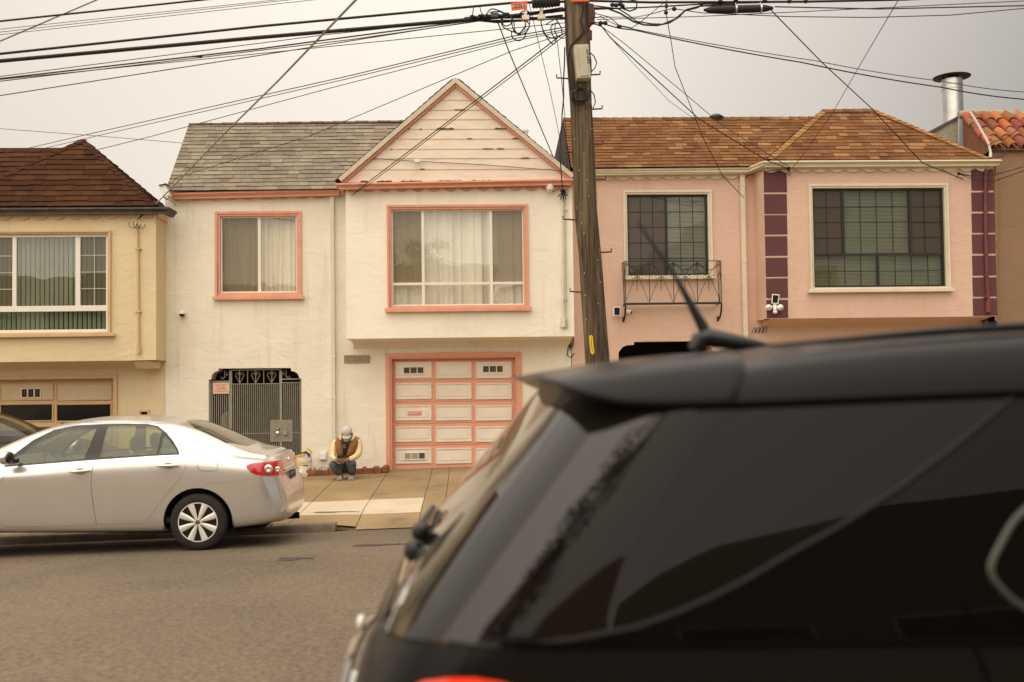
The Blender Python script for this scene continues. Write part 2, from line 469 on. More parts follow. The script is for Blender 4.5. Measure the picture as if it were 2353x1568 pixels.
# ============================================================ ground
GX = .02
def road_z(x, y):
    prof = [(-60, .12), (1.2, -.02), (2.4, .06), (7.0, .17), (11.16, .082), (12.0, .035), (12.9, -.028), (13.4, -.028)]
    z = prof[0][1]
    for (a, b), (c, d) in zip(prof, prof[1:]):
        if a <= y <= c: z = b + (d - b) * (y - a) / (c - a); break
    else:
        if y > prof[-1][0]: z = prof[-1][1]
    return z + GX * (x + 2.957)
APX0 = -1.68
def walk_z(x, y):
    base = .072 + (y - 12.9) * .024 + GX * (x + 2.957)
    if APX0 - .28 < x < 2.0 and y < 14.0:        # lowered driveway apron
        t = max(0, min(1, (y - 12.9) / 1.05)); a = min(1, (x - APX0 + .28) / .28)
        low = (-.028 + .012 + GX * (x + 2.957)); z = low + (base - low) * (t ** .8)
        return base + (z - base) * a
    return base
M_asph = mat('asphalt', (.150, .117, .078), rough=.9, var=.20, scale=.45, bump=.7, bscale=110, bdist=.008, fine=.30,
             stain=((.045, .04, .035), .62, .45))
M_conc = mat('sidewalk_concrete', (.295, .205, .105), rough=.9, var=.18, scale=.9, bump=.5, bscale=120, bdist=.003, fine=.12,
             stain=((.10, .065, .032), .54, 1.4))
M_conc2 = mat('new_concrete', (.56, .47, .34), rough=.88, var=.08, scale=1.5, bump=.4, bscale=120, bdist=.002, fine=.07,
              stain=((.30, .24, .17), .60, 2.2))
M_kerb = mat('kerb_concrete', (.19, .155, .11), rough=.9, var=.25, scale=5, bump=.6, bscale=60, bdist=.006, stain=((.10, .08, .06), .50, 4))
M_joint = mat('joint_dirt', (.085, .060, .035), rough=1)

mb = MB()
ys = [-60, -20, -5, 1.2, 1.8, 2.4, 4, 5.5, 7, 8.5, 10, 11.16, 12, 12.5, 12.9, 13.4, 13.41, 20, 40, 90]
xs = [-90, -40, -20] + [i * 1.0 for i in range(-14, 15)] + [20, 40, 90]
vs = [(x, y, (road_z(x, y) if y <= 13.4 else -.08 + GX * (x + 2.957))) for y in ys for x in xs]
W = len(xs)
mb.add(vs, [(j * W + i, j * W + i + 1, (j + 1) * W + i + 1, (j + 1) * W + i) for j in range(len(ys) - 1) for i in range(W - 1)])
struct(mb.build('road', M_asph, smooth=True, norm=False))

# far sidewalk: slabs with open joints between them
def ground_hit(u, v, zf):
    Y = 15.
    for _ in range(30):
        p = P(u, v, Y); d = P(u, v, Y + .1) - p
        # move along the ray until it meets the surface
        f = p.z - zf(p.x, p.y); p2 = P(u, v, Y + .01); g = ((p2.z - zf(p2.x, p2.y)) - f) / .01
        Y -= f / g
    return P(u, v, Y)
xl1 = ground_hit(*K8(240, 1107), walk_z).x; xl2 = ground_hit(*K8(580, 1145), walk_z).x
xl3 = ground_hit(*K8(910, 1270), walk_z).x; xl4 = ground_hit(*K8(1100, 1090), walk_z).x
yj1 = ground_hit(*K8(640, 1332), walk_z).y; yj2 = ground_hit(*K8(640, 1225), walk_z).y
def slab(mb, x0, x1, y0, y1, mi, zf, gap=.0045, nx=None):
    nx = nx or max(2, int((x1 - x0) / .5)); ny = max(2, int((y1 - y0) / .35)); g = gap
    X = [x0 + g + (x1 - x0 - 2 * g) * i / nx for i in range(nx + 1)]; Yv = [y0 + g + (y1 - y0 - 2 * g) * j / ny for j in range(ny + 1)]
    vs = [(x, y, zf(x, y)) for y in Yv for x in X]
    mb.add(vs, [(j * (nx + 1) + i, j * (nx + 1) + i + 1, (j + 1) * (nx + 1) + i + 1, (j + 1) * (nx + 1) + i) for j in range(ny) for i in range(nx)], mi)
mb = MB()
xlines = [-90, -40, -20, -12, -9.2, -7.4, -5.6, xl1 - 1.0, xl1, xl2, xl3, xl4, xl4 + 1.3, xl4 + 2.8, 4.5, 6.5, 8.5, 11, 20, 45, 90]
kerbw = .15
for a, b in zip(xlines, xlines[1:]):
    light = (a >= xl1 - 1.2 and b <= xl3 + .01)
    y0 = 12.9 if (a >= APX0 - .5 and b < 2.6) or b in (xl2, xl3) else 12.9
    slab(mb, a, b, 12.9 + (kerbw if b <= xl2 + .001 else 0), yj1, 0, walk_z)
    slab(mb, a, b, yj1, yj2, 1 if light else 0, walk_z)
    slab(mb, a, b, yj2, 18.75, 0, walk_z, nx=None)
struct(mb.build('sidewalk', [M_conc, M_conc2], smooth=True, norm=False))
mb = MB(); slab(mb, -90, 90, 12.93, 18.75, 0, lambda x, y: walk_z(x, y) - .02, gap=0, nx=240)
struct(mb.build('sidewalk_bed', M_joint, norm=False))
# kerb left of the driveway, worn and chipped
mb = MB(); x = -60.
r = random.Random(4)
while x < APX0 - .05:
    L_ = 2.4 if x > -20 else 10
    x1 = min(x + L_, APX0); n = max(2, int((x1 - x) / .12)) if x > -12 else 2
    rows = []
    for i in range(n + 1):
        q = x + .006 + (x1 - x - .012) * i / n; c = r.uniform(-.006, .006)
        zt = .072 + GX * (q + 2.957); zb = zt - .16
        rows.append([(q, 12.875, zb), (q, 12.885 + c, zt - .025), (q, 12.905 + c, zt + .001), (q, 12.9 + kerbw, zt + .003), (q, 12.9 + kerbw, zb)])
    for A, B in zip(rows, rows[1:]):
        mb.add(A + B, [(0, 1, 6, 5), (1, 2, 7, 6), (2, 3, 8, 7), (3, 4, 9, 8)])
    mb.add(rows[0], [(0, 1, 2, 3, 4)]); mb.add(rows[-1], [(0, 1, 2, 3, 4)])
    x = x1
x = 2.05
while x < 60:
    x1 = x + (2.4 if x < 15 else 12); zt0, zt1 = .073 + GX * (x + 2.957), .073 + GX * (x1 + 2.957)
    A = [(x + .006, 12.872, zt0 - .16), (x + .006, 12.885, zt0 - .02), (x + .006, 12.905, zt0), (x + .006, 13.05, zt0 + .003), (x + .006, 13.05, zt0 - .16)]
    B = [(x1 - .006, 12.872, zt1 - .16), (x1 - .006, 12.885, zt1 - .02), (x1 - .006, 12.905, zt1), (x1 - .006, 13.05, zt1 + .003), (x1 - .006, 13.05, zt1 - .16)]
    mb.add(A + B, [(0, 1, 6, 5), (1, 2, 7, 6), (2, 3, 8, 7), (3, 4, 9, 8), (0, 1, 2, 3, 4), (9, 8, 7, 6, 5)]); x = x1
struct(mb.build('kerb', M_kerb, smooth=True))
# cracks in the sidewalk and tar patches on the road: thin sheets
mb = MB()
def crack(pts, w, zf, mi=0):
    pts = [ground_hit(*K6(*p), walk_z) for p in pts]; r = random.Random(9); L = []; Rr = []
    den = []
    for a, b in zip(pts, pts[1:]):
        for k in range(4): den.append(a.lerp(b, k / 4) + Vector((r.uniform(-.02, .02), r.uniform(-.02, .02), 0)))
    den.append(pts[-1])
    for i, p in enumerate(den):
        d = (den[min(i + 1, len(den) - 1)] - den[max(i - 1, 0)]); d.z = 0; d.normalize(); n = Vector((-d.y, d.x, 0)) * w * r.uniform(.3, 1.3)
        for q, A in ((p + n, L), (p - n, Rr)): A.append((q.x, q.y, zf(q.x, q.y) + .004))
    m = len(den); mb.add(L + Rr, [(i, i + 1, m + i + 1, m + i) for i in range(m - 1)], mi)
crack([(1190, 1335), (1150, 1380), (1130, 1400)], .010, walk_z)
crack([(1130, 1370), (1170, 1390), (1215, 1402)], .008, walk_z)
struct(mb.build('sidewalk_cracks', M_joint, norm=False))
M_tar = mat('tar_stain', (.052, .044, .036), rough=.75, var=.2, scale=6, bump=.5, bscale=75, bdist=.008, fine=.4)
mb = MB()
def blot(cx, cy, rx_, ry, zf, seed):
    r = random.Random(seed); n = 28; ph = [r.uniform(0, 6.3) for _ in range(5)]
    ring = []
    for k in range(n):
        a = 6.2832 * k / n; q = 1 + .22 * math.sin(3 * a + ph[0]) + .15 * math.sin(5 * a + ph[1]) + .1 * math.sin(9 * a + ph[2])
        x, y = cx + rx_ * q * math.cos(a), cy + ry * q * math.sin(a); ring.append((x, y, zf(x, y) + .004))
    mb.add([(cx, cy, zf(cx, cy) + .004)] + ring, [(0, 1 + i, 1 + (i + 1) % n) for i in range(n)])
for (u, v, a, b, zf) in ((675, 1285, .16, .10, road_z), (870, 1253, .30, .06, road_z)):
    h = ground_hit(u, v, zf)
    blot(h.x, h.y, a, b, zf, int(u))
struct(mb.build('road_stains', M_tar, norm=False))
mb = MB()
h = ground_hit(*K8(250, 1322), walk_z); blot(h.x, h.y, .30, .05, walk_z, 3)
M_oil = mat('oil_stain', (.24, .19, .13), rough=.8, var=.25, scale=5)
struct(mb.build('sidewalk_stains', M_oil, norm=False))
# near sidewalk under the camera
mb = MB(); mb.box(-40, 40, -6, 1.35, -.3, .10)
for v_i in range(len(mb.v)):
    x, y, z = mb.v[v_i]; mb.v[v_i] = (x, y, z + GX * (x + 2.957))
struct(mb.build('near_sidewalk', M_conc))
# ============================================================ house materials
def stucco(name, c, st, stk, amt=.5, th=.56, lumps=.014):
    return mat(name, c, rough=.88, var=.045, scale=1.2, bump=.35, bscale=42, bdist=.004, lumps=lumps, stain=st, streak=(stk, th, amt), fine=.03, spec=.25)
M_white = stucco('cream_stucco', (.83, .775, .645), ((.64, .54, .39), .60, 1.1), (.60, .50, .35), .60)
M_whiteb = stucco('cream_stucco_bay', (.88, .83, .70), ((.72, .61, .46), .63, 1.3), (.62, .53, .38), .45)
M_yel = stucco('yellow_stucco', (.72, .59, .375), ((.52, .38, .2), .66, 1.3), (.5, .37, .2), .30)
M_pink = stucco('pink_stucco', (.67, .465, .36), ((.52, .33, .25), .62, 1.2), (.42, .27, .20), .40)
M_tan = stucco('tan_stucco', (.27, .17, .105), ((.2, .12, .07), .66, 1.2), (.2, .12, .07), .25)
M_purp = stucco('plum_stucco', (.125, .050, .054), ((.20, .10, .09), .62, 3), (.09, .03, .035), .4, lumps=.006)
M_grime = mat('wall_grime', (.30, .25, .16), rough=.95, var=.3, scale=8)
M_salm = mat('salmon_paint', (.72, .345, .235), rough=.55, var=.07, scale=5, bump=.2, bscale=30, bdist=.002, stain=((.40, .20, .12), .68, 7))
M_salmd = mat('salmon_door_paint', (.74, .36, .25), rough=.6, var=.06, scale=3, stain=((.55, .27, .17), .66, 4), streak=((.55, .25, .16), .6, .3))
M_panel = mat('door_panel_white', (.82, .74, .62), rough=.6, var=.05, scale=4, stain=((.60, .47, .35), .66, 5))
M_crm = mat('cream_paint', (.70, .63, .47), rough=.55, var=.06, scale=5, stain=((.42, .35, .24), .68, 6))
M_ywt = mat('ochre_trim', (.62, .43, .23), rough=.6, var=.06, scale=5, stain=((.40, .26, .13), .66, 6))
M_siding = mat('peeling_siding', (.80, .68, .55), rough=.8, var=.07, scale=4, stain=((.58, .45, .32), .62, 3), bump=.3, bscale=25, bdist=.003, stretch=(1, 1, 4))
M_peel = mat('bare_old_wood', (.10, .075, .05), rough=1, var=.4, scale=20)
M_vinyl = mat('white_vinyl', (.80, .76, .68), rough=.4, var=.03)
M_black = mat('black_aluminium', (.022, .018, .016), rough=.45, var=.2, spec=.4)
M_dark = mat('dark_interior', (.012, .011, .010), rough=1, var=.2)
M_dim = mat('dim_room', (.05, .045, .035), rough=1, var=.3)
M_curt = mat('curtain_cloth', (.74, .68, .54), rough=.95, var=.05, scale=3)
M_curt2 = mat('white_curtain_cloth', (.80, .77, .68), rough=.95, var=.04, scale=3)
M_vbl = mat('green_vertical_blind', (.43, .50, .36), rough=.7, var=.06)
M_hbl = mat('grey_horizontal_blind', (.60, .58, .47), rough=.6, var=.06)
M_zinc = mat('weathered_zinc', (.085, .082, .075), rough=.6, metal=.3, var=.25, scale=8)
M_felt = mat('roof_felt', (.05, .043, .035), rough=.95, var=.3)
M_shingle = mat('roof_shingle', (1, 1, 1), rough=.95, attr=True, var=.16, scale=2.2, bump=.5, bscale=180, bdist=.003, fine=.16, spec=.15)
M_iron = mat('wrought_iron', (.030, .020, .016), rough=.6, var=.3, scale=20)
M_gate = mat('grey_gate_paint', (.30, .28, .215), rough=.5, var=.12, scale=12, stain=((.16, .12, .08), .64, 14))
M_pipew = mat('painted_pipe', (.72, .66, .52), rough=.6, var=.06, scale=8)
M_steel = mat('galvanised_steel', (.55, .54, .52), rough=.34, metal=.9, var=.12, scale=4)
M_lock = mat('chrome', (.75, .73, .70), rough=.15, metal=1, var=.02)
M_cable = mat('black_cable', (.014, .010, .012), rough=.6, var=.2)
M_plast = mat('white_plastic', (.80, .77, .71), rough=.35, var=.03)
M_blackp = mat('black_plastic', (.02, .02, .02), rough=.3, var=.1)
G_pane = glass('window_pane', (.97, .97, .95))
G_scr = glass('screened_pane', (.82, .79, .71), dark=.17, refl=.6)
G_pink = glass('grey_pane', (.74, .76, .70), refl=.9)
G_pscr = glass('screened_grey_pane', (.62, .56, .48), dark=.42, refl=.5, dcol=(.13, .105, .08))
YB, YW = 18.0, 18.6
PAL_GREY = [(0.2384, 0.2022, 0.1504), (0.2172, 0.1846, 0.1363), (0.2649, 0.2261, 0.1684), (0.196, 0.166, 0.1223), (0.2278, 0.194, 0.1464)]
PAL_ORG = [(0.1831, 0.0826, 0.0324), (0.1597, 0.07, 0.0281), (0.1986, 0.0945, 0.0374), (0.2571, 0.1365, 0.0593), (0.1714, 0.0756, 0.03), (0.1363, 0.0574, 0.0237), (0.187, 0.0875, 0.0343), (0.1753, 0.0784, 0.0312), (0.2025, 0.098, 0.0406)]
PAL_BRN = [(0.0607, 0.0238, 0.01), (0.0548, 0.0211, 0.009), (0.0681, 0.0277, 0.012), (0.0488, 0.0185, 0.008)]
PAL_TILE = [(.33, .095, .045), (.26, .075, .04), (.40, .13, .055), (.20, .07, .05), (.30, .11, .06)]

# ============================================================ cream house with the gable
wh = thing('house', 'cream stucco house with salmon pink trim, salmon garage door and peeling pointed gable', 'house', (-1.75, 18.6, .1))
WX0, WX1 = P(*K1(843, 800), 18.6).x, 1.985
BX0 = P(795, 600, YB).x; BZ0 = P(1050, 776, YB).z; BZ1 = 5.50
wg = R3(K2, 338, 855, 885, 1400, YW)       # left window trim
gd = R3(K8, 643, 148, 1643, 1025, YW)      # garage opening incl. trim
hole_w = rect(wg[0] + .03, wg[1] - .03, wg[2] + .03, wg[3] - .03)
hole_g = rect(gd[0] + .05, gd[1] - .05, .12, gd[3] - .05)
# shaped gate opening
gp = [(305, 860), (305, 421), (320, 421)]
for k in range(7):
    a = math.pi / 2 * k / 6; gp.append((322 + 46 * (1 - math.cos(a)), 415 - 50 * math.sin(a)))
gp += [(372, 348), (845, 345), (848, 362)]
for k in range(7):
    a = math.pi / 2 * k / 6; gp.append((850 + 50 * math.sin(a), 412 - 46 * math.cos(a)))
gp += [(915, 414), (917, 860)]
hole_gate = [xz(K6, u, v, YW) for u, v in gp]
hole_gate[0] = (hole_gate[0][0], .14); hole_gate[-1] = (hole_gate[-1][0], .14)
mb = wall_mesh([(WX0, -.3), (WX1, -.3), (WX1, 5.6), (WX0, 5.45)], [hole_w, hole_g, hole_gate], YW, .34)
mb.box(WX0, WX0 + .15, YW + .01, 28, -.3, 5.4); mb.box(WX1 - .15, WX1, YW + .01, 28, -.3, 5.5); mb.box(WX0, WX1, 27.8, 28, -.3, 5.4)
w_wall = mb.build('wall', M_white, wh)
# bay box with its window opening
bw = R3(K3, 313, 737, 1124, 1340, YB)
mb = wall_mesh(rect(BX0, WX1, BZ0, BZ1), [rect(bw[0] + .03, bw[1] - .03, bw[2] + .03, bw[3] - .03)], YB, .3)
mb.box(BX0, BX0 + .12, YB + .003, YW - .002, BZ0 + .003, BZ1); mb.box(WX1 - .12, WX1 - .001, YB + .003, YW - .002, BZ0 + .003, BZ1)
mb.box(BX0 + .001, WX1 - .002, YB + .004, YW - .002, BZ0 - .0, BZ0 + .12)
bay = mb.build('bay', M_whiteb, wh)
# thin drip ledge and cove under the bay
mb = MB(); mb.prism([(YB + .02, BZ0), (YW, BZ0), (YW, BZ0 - .17), (YW - .10, BZ0 - .055), (YB + .30, BZ0 - .03)], BX0 + .06, WX1 - .02, axis='x')
mb.build('bay_soffit', M_white, wh)

def window(parent, name, R, Y, trim_m, fr_m, tw=.075, fw=.03, sill=True, pane_rects=(), mull=(), pane_m=None, depth=.12, sill_ov=.06, trim_d=.045, sill_rect=None, sash=None):
    """trim > part of the wall opening, frame, sill, each pane. pane_rects: (x0,x1,z0,z1,mat)"""
    x0, x1, z0, z1 = R
    mb = MB(); w = tw
    frame(mb, x0, x1, z0, z1, w * .55, Y - trim_d, Y + .03); frame(mb, x0 + w * .55, x1 - w * .55, z0 + w * .55, z1 - w * .55, w * .45, Y - trim_d * .55, Y + .05)
    wd = mb.build(name, trim_m, parent, bevel=.004)
    if sill:
        mb = MB(); sx0, sx1, sz0, sz1 = sill_rect or (x0 - sill_ov, x1 + sill_ov, z0 - .03, z0 + .035)
        mb.box(sx0, sx1, Y - .10, Y - trim_d - .001, sz0, sz1); mb.box(sx0 + .02, sx1 - .02, Y - trim_d - .0005, Y - .002, sz0, sz0 + .02)
        mb.build('sill', trim_m, wd, bevel=.006)
    ix0, ix1, iz0, iz1 = x0 + w, x1 - w, z0 + w, z1 - w
    mb = MB(); frame(mb, ix0, ix1, iz0, iz1, fw, Y + .035, Y + .09)
    for b in mull: mb.box(b[0], b[1], Y + .04, Y + .085, b[2], b[3])
    mb.build('frame', fr_m, wd, bevel=.003)
    for k, (a, b, c, d, pm) in enumerate(pane_rects):
        mb = MB(); mb.box(a, b, Y + .066 + .002 * (k % 3), Y + .070 + .002 * (k % 3), c, d); mb.build('pane', pm, wd)
    return wd
def X(K, u, v, Y): return P(*K(u, v), Y).x
def Z(K, u, v, Y): return P(*K(u, v), Y).z
# left window: two sashes, gathered beige curtains
mA, mB_ = X(K2, 604, 1100, YW), X(K2, 623, 1100, YW)
wd = window(wh, 'window', wg, YW, M_salm, M_vinyl, tw=.088, fw=.028, mull=[(mA, mB_, wg[2] + .09, wg[3] - .09)],
            pane_rects=[(wg[0] + .10, mA + .005, wg[2] + .10, wg[3] - .10, G_scr), (mB_ - .005, wg[1] - .10, wg[2] + .10, wg[3] - .10, G_pane)],
            sill_rect=R3(K2, 322, 1392, 903, 1414, YW - .05))
curtain(wg[0] + .02, (mA + mB_) / 2 + .06, wg[2] + .05, wg[3] - .04, YW + .22, 9, .022, M_curt, 'curtain', wd, 3, gather=mA)
curtain((mA + mB_) / 2 - .04, wg[1] - .02, wg[2] + .05, wg[3] - .04, YW + .24, 9, .022, M_curt, 'curtain', wd, 4)
mb = MB(); mb.box(wg[0], wg[1], YW + .335, YW + .36, wg[2], wg[3]); mb.build('room', M_dim, wd)
# bay window: three lights over three
ma, mb1, mc, md = X(K3, 510, 1000, YB), X(K3, 527, 1000, YB), X(K3, 902, 1000, YB), X(K3, 919, 1000, YB)
hz0, hz1 = Z(K3, 720, 1195, YB), Z(K3, 720, 1180, YB)
ix0, ix1, iz0, iz1 = bw[0] + .09, bw[1] - .09, bw[2] + .085, bw[3] - .085
wd = window(wh, 'window', bw, YB, M_salm, M_vinyl, tw=.08, fw=.025,
            mull=[(ma, mb1, iz0, iz1), (mc, md, iz0, iz1), (ix0, ma, hz0, hz1), (mb1, mc, hz0, hz1), (md, ix1, hz0, hz1)],
            pane_rects=[(ix0, ma, hz1, iz1, G_scr), (mb1, mc, hz1, iz1, G_pane), (md, ix1, hz1, iz1, G_scr),
                        (ix0, ma, iz0, hz0, G_pane), (mb1, mc, iz0, hz0, G_pane), (md, ix1, iz0, hz0, G_pane)],
            sill_rect=R3(K3, 300, 1327, 1143, 1350, YB - .05))
xs_ = [ix0 - .03, X(K3, 628, 1000, YB), X(K3, 880, 1000, YB), ix1 + .03]
curtain(xs_[0], xs_[1], iz0 - .03, iz1 + .03, YB + .20, 5, .020, M_curt2, 'curtain', wd, 11)
curtain(xs_[1] - .02, xs_[2], iz0 - .03, iz1 + .03, YB + .215, 5, .024, M_curt2, 'curtain', wd, 12)
curtain(xs_[2] - .03, xs_[3], iz0 - .03, iz1 + .03, YB + .20, 4, .020, M_curt2, 'curtain', wd, 13)
mb = MB(); mb.box(bw[0], bw[1], YB + .29, YB + .32, bw[2], bw[3]); mb.build('room', M_dim, wd)

# garage door
x0, x1, z0, z1 = gd; z0 = .17
mb = MB(); t = .075
mb.box(x0, x0 + t, YW - .035, YW + .10, z0 + .02, z1); mb.box(x1 - t, x1, YW - .035, YW + .10, z0 + .02, z1); mb.box(x0 + t, x1 - t, YW - .035, YW + .10, z1 - t, z1)
mb.box(x0 + t, x0 + t + .035, YW - .015, YW + .08, z0 + .02, z1 - t); mb.box(x1 - t - .035, x1 - t, YW - .015, YW + .08, z0 + .02, z1 - t); mb.box(x0 + t + .035, x1 - t - .035, YW - .015, YW + .08, z1 - t - .03, z1 - t)
gdo = MB(); YD = YW + .13
rows = [(209, 345), (361, 504), (520, 660), (676, 820), (836, 1012)]
pr = [(216, 335), (372, 490), (536, 646), (691, 803), (850, 963)]
cols = [(714, 978), (1010, 1272), (1303, 1567)]
dx0, dx1 = x0 + t, x1 - t
zb = [Z(K8, 1100, v, YD) for v in (180, 350, 508, 666, 826)] + [.215]
zb[0] = z1 - t
door = None
g = MB()
for i in range(5): g.box(dx0 + .003, dx1 - .003, YD, YD + .045, zb[i + 1] + .004, zb[i] - .004)
for k in range(30):
    r = random.Random(k); i = k % 5
    for uu in (690, 994, 1287, 1600)[k % 4:k % 4 + 1]:
        xx = X(K8, uu, 500, YD)
        for q in (.25, .5, .75): g.box(xx - .004, xx + .004, YD - .003, YD, zb[i + 1] + (zb[i] - zb[i + 1]) * q, zb[i + 1] + (zb[i] - zb[i + 1]) * q + .008)
door = g.build('garage_door', M_salmd, wh, bevel=.004)
mb.build('door_frame', M_salm, door, bevel=.004)
for i, (va, vb) in enumerate(pr):
    for j, (ua, ub) in enumerate(cols):
        a, b, c, d = R3(K8, ua, va, ub, vb, YD)
        p = MB(); frame(p, a, b, c, d, .022, YD - .022, YD + .001)
        p.box(a + .022, b - .022, YD - .004, YD + .001, c + .022, d - .022)
        frame(p, a + .055, b - .055, c + .05, d - .05, .010, YD - .012, YD - .0035)
        p.box(a + .065, b - .065, YD - .014, YD - .0035, c + .06, d - .06)
        p.build('panel', M_panel, door, bevel=.003)
for (ua, va, ub, vb, vent) in ((768, 250, 925, 306, 0), (1350, 240, 1508, 298, 0), (776, 880, 936, 936, 1), (1365, 872, 1522, 930, 1)):
    a, b, c, d = R3(K8, ua, va, ub, vb, YD)
    p = MB(); frame(p, a, b, c, d, .018, YD - .030, YD - .012); w3 = (b - a) / 3
    for k in (1, 2): p.box(a + w3 * k - .008, a + w3 * k + .008, YD - .028, YD - .012, c, d)
    q = p.build('vent_grille' if vent else 'door_window', M_panel, door, bevel=.002)
    p = MB(); p.box(a + .01, b - .01, YD - .018, YD - .0135, c + .01, d - .01); p.build('screen' if vent else 'pane', mat('dusty_pane', (.085, .078, .06), rough=.25, var=.2, scale=9), q)
    if vent:
        p = MB()
        for k in range(7):
            zz = c + .015 + (d - c - .03) * k / 6; p.box(a + .015, a + w3 * 2, YD - .026, YD - .0185, zz, zz + .007)
        p.build('slats', M_panel, q)
a, b, c, d = R3(K8, 803, 577, 902, 605, YD); p = MB(); p.box(a, b, YD - .035, YD - .012, c, d); p.box(a + .015, b - .015, YD - .040, YD - .035, c + .012, d - .012); p.build('mail_slot', M_salm, door, bevel=.003)

# house number plate
a, b, c, d = R3(K8, 338, 172, 521, 221, YW)
p = MB(); n = 4; w_ = (b - a) / n
for k in range(n): p.box(a + w_ * k + .003, a + w_ * (k + 1) - .003, YW - .02, YW + .01, c, d)
frame(p, a - .008, b + .008, c - .006, d + .006, .008, YW - .024, YW + .01)
hn = p.build('house_number', mat('number_tile', (.36, .25, .16), rough=.5, var=.15, scale=12), wh, bevel=.003)
M_num = mat('number_paint', (.24, .155, .085), rough=.6)
for k, ch in enumerate('2255'): text_obj(ch, .115, face_cam(a + w_ * (k + .5), YW - .0205, (c + d) / 2), M_num, 'digit', hn, .002, .001)

# security gate (grey bars) in the shaped opening
gx0, gx1 = hole_gate[0][0], hole_gate[-1][0]; YG = YW + .10
def GX_(u): return X(KG, u, 700, YG)
def GZ_(v): return Z(KG, 800, v, YG)
g = MB()
for u in (104, 424, 448, 1262, 1284, 1612): g.box(GX_(u) - .012, GX_(u) + .012, YG - .014, YG + .014, .2, GZ_(125 if 300 < u < 1400 else 300))
g.box(GX_(424), GX_(1290), YG - .014, YG + .014, GZ_(135), GZ_(118)); g.box(GX_(95), GX_(436), YG - .012, YG + .012, GZ_(318), GZ_(302)); g.box(GX_(1290), GX_(1615), YG - .012, YG + .012, GZ_(298), GZ_(280))
g.box(GX_(104), GX_(1612), YG - .010, YG + .010, GZ_(1194), GZ_(1184)); g.box(GX_(462), GX_(1250), YG - .010, YG + .010, GZ_(366), GZ_(354)); g.box(GX_(1295), GX_(1610), YG - .010, YG + .010, GZ_(350), GZ_(340))
g.box(GX_(104), GX_(424), YG - .010, YG + .010, .22, .25); g.box(GX_(462), GX_(1250), YG - .010, YG + .010, .22, .25)
gate = g.build('security_gate', M_gate, wh)
def bars(us, top, r=.0062, nm='bar'):
    for u in us:
        b = MB(); x = GX_(u); b.box(x - r, x + r, YG - .008, YG + .008, .24, GZ_(top(u) if callable(top) else top)); b.build(nm, M_gate, gate)
bars([130 + 34.2 * k for k in range(9)], 330)
bars([482 + 33.8 * k for k in range(23)], lambda u: 362 if min(abs(u - c) for c in (588, 720, 853, 988, 1120)) > 17 else 130)
bars([1325 + 33 * k for k in range(9)], 345)
def scroll(mb, pts, r=.006): mb.tube([(GX_(u), YG - .004, GZ_(v)) for u, v in pts], r, 6)
for cu in (588, 853, 1120):
    b = MB()
    for s_ in (-1, 1):
        pts = [(cu, 350), (cu + s_ * 35, 285), (cu + s_ * 68, 225), (cu + s_ * 70, 195), (cu + s_ * 52, 175), (cu + s_ * 30, 172), (cu + s_ * 14, 188), (cu + s_ * 20, 205), (cu + s_ * 36, 203)]
        scroll(b, pts)
    b.build('heart_scroll', M_gate, gate)
for base, s_ in ((330, 1), (1370, -1)):
    b = MB(); pts = []
    for k in range(26):
        a = k / 25 * 4.6; rr = 8 + 30 * k / 25 * .9; pts.append((base - s_ * 38 + rr * math.cos(a + 2) * s_, 245 - rr * math.sin(a + 2)))
    scroll(b, pts)
    pts = [(base - s_ * 6, 262), (base + s_ * 12, 230), (base + s_ * 2, 190), (base + s_ * 4, 150), (base + s_ * 30, 130)]
    scroll(b, pts); pts = [(base + s_ * 46 + 16 * math.cos(k / 12 * 5), 190 + 20 * math.sin(k / 12 * 5)) for k in range(13)]; scroll(b, pts)
    b.build('scroll', M_gate, gate)
b = MB(); b.box(GX_(1100), GX_(1470), YG - .022, YG - .010, GZ_(1335), GZ_(968))
for k in range(11): b.box(GX_(1112 + 34 * k) - .006, GX_(1112 + 34 * k) + .006, YG - .03, YG - .022, GZ_(1335), GZ_(968))
lp = b.build('lock_plate', M_gate, gate)
b = MB(); b.lathe([(0, -.05), (.022, -.05), (.026, -.04), (.026, 0)], (GX_(1225), YG - .022, GZ_(1112)), 16, 'y'); b.build('lock', M_gate, lp, smooth=True)
b = MB(); b.lathe([(0, -.055), (.018, -.055), (.034, -.045), (.036, 0)], (GX_(1225), YG - .022, GZ_(1188)), 18, 'y'); b.build('deadbolt', M_lock, lp, smooth=True)
b = MB(); b.box(GX_(1305), GX_(1388), YG - .06, YG - .03, GZ_(1222), GZ_(1148)); b.build('lock_box', M_gate, lp, bevel=.004)
# dark porch behind the gate
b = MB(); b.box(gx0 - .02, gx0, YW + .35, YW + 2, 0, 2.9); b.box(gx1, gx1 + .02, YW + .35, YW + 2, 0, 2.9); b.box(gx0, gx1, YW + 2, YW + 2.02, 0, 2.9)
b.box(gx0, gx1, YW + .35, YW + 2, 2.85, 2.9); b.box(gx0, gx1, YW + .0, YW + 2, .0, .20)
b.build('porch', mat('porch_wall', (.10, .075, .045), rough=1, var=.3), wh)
b = MB(); r = random.Random(8)
sx0, sx1 = GX_(170), GX_(270)
b.tube([(sx0 + .06, YW + .5, .25), (sx0 + .07, YW + .5, .9), (sx0 + .10, YW + .48, 1.28), (sx0 + .14, YW + .5, 1.36)], [.10, .11, .07, .02], 10)
tag(b.build('garbage_bag', mat('pale_plastic_sheet', (.42, .40, .35), rough=.4, var=.3, scale=10), smooth=True), 'crumpled pale plastic bag standing behind the grey gate bars', 'bag')

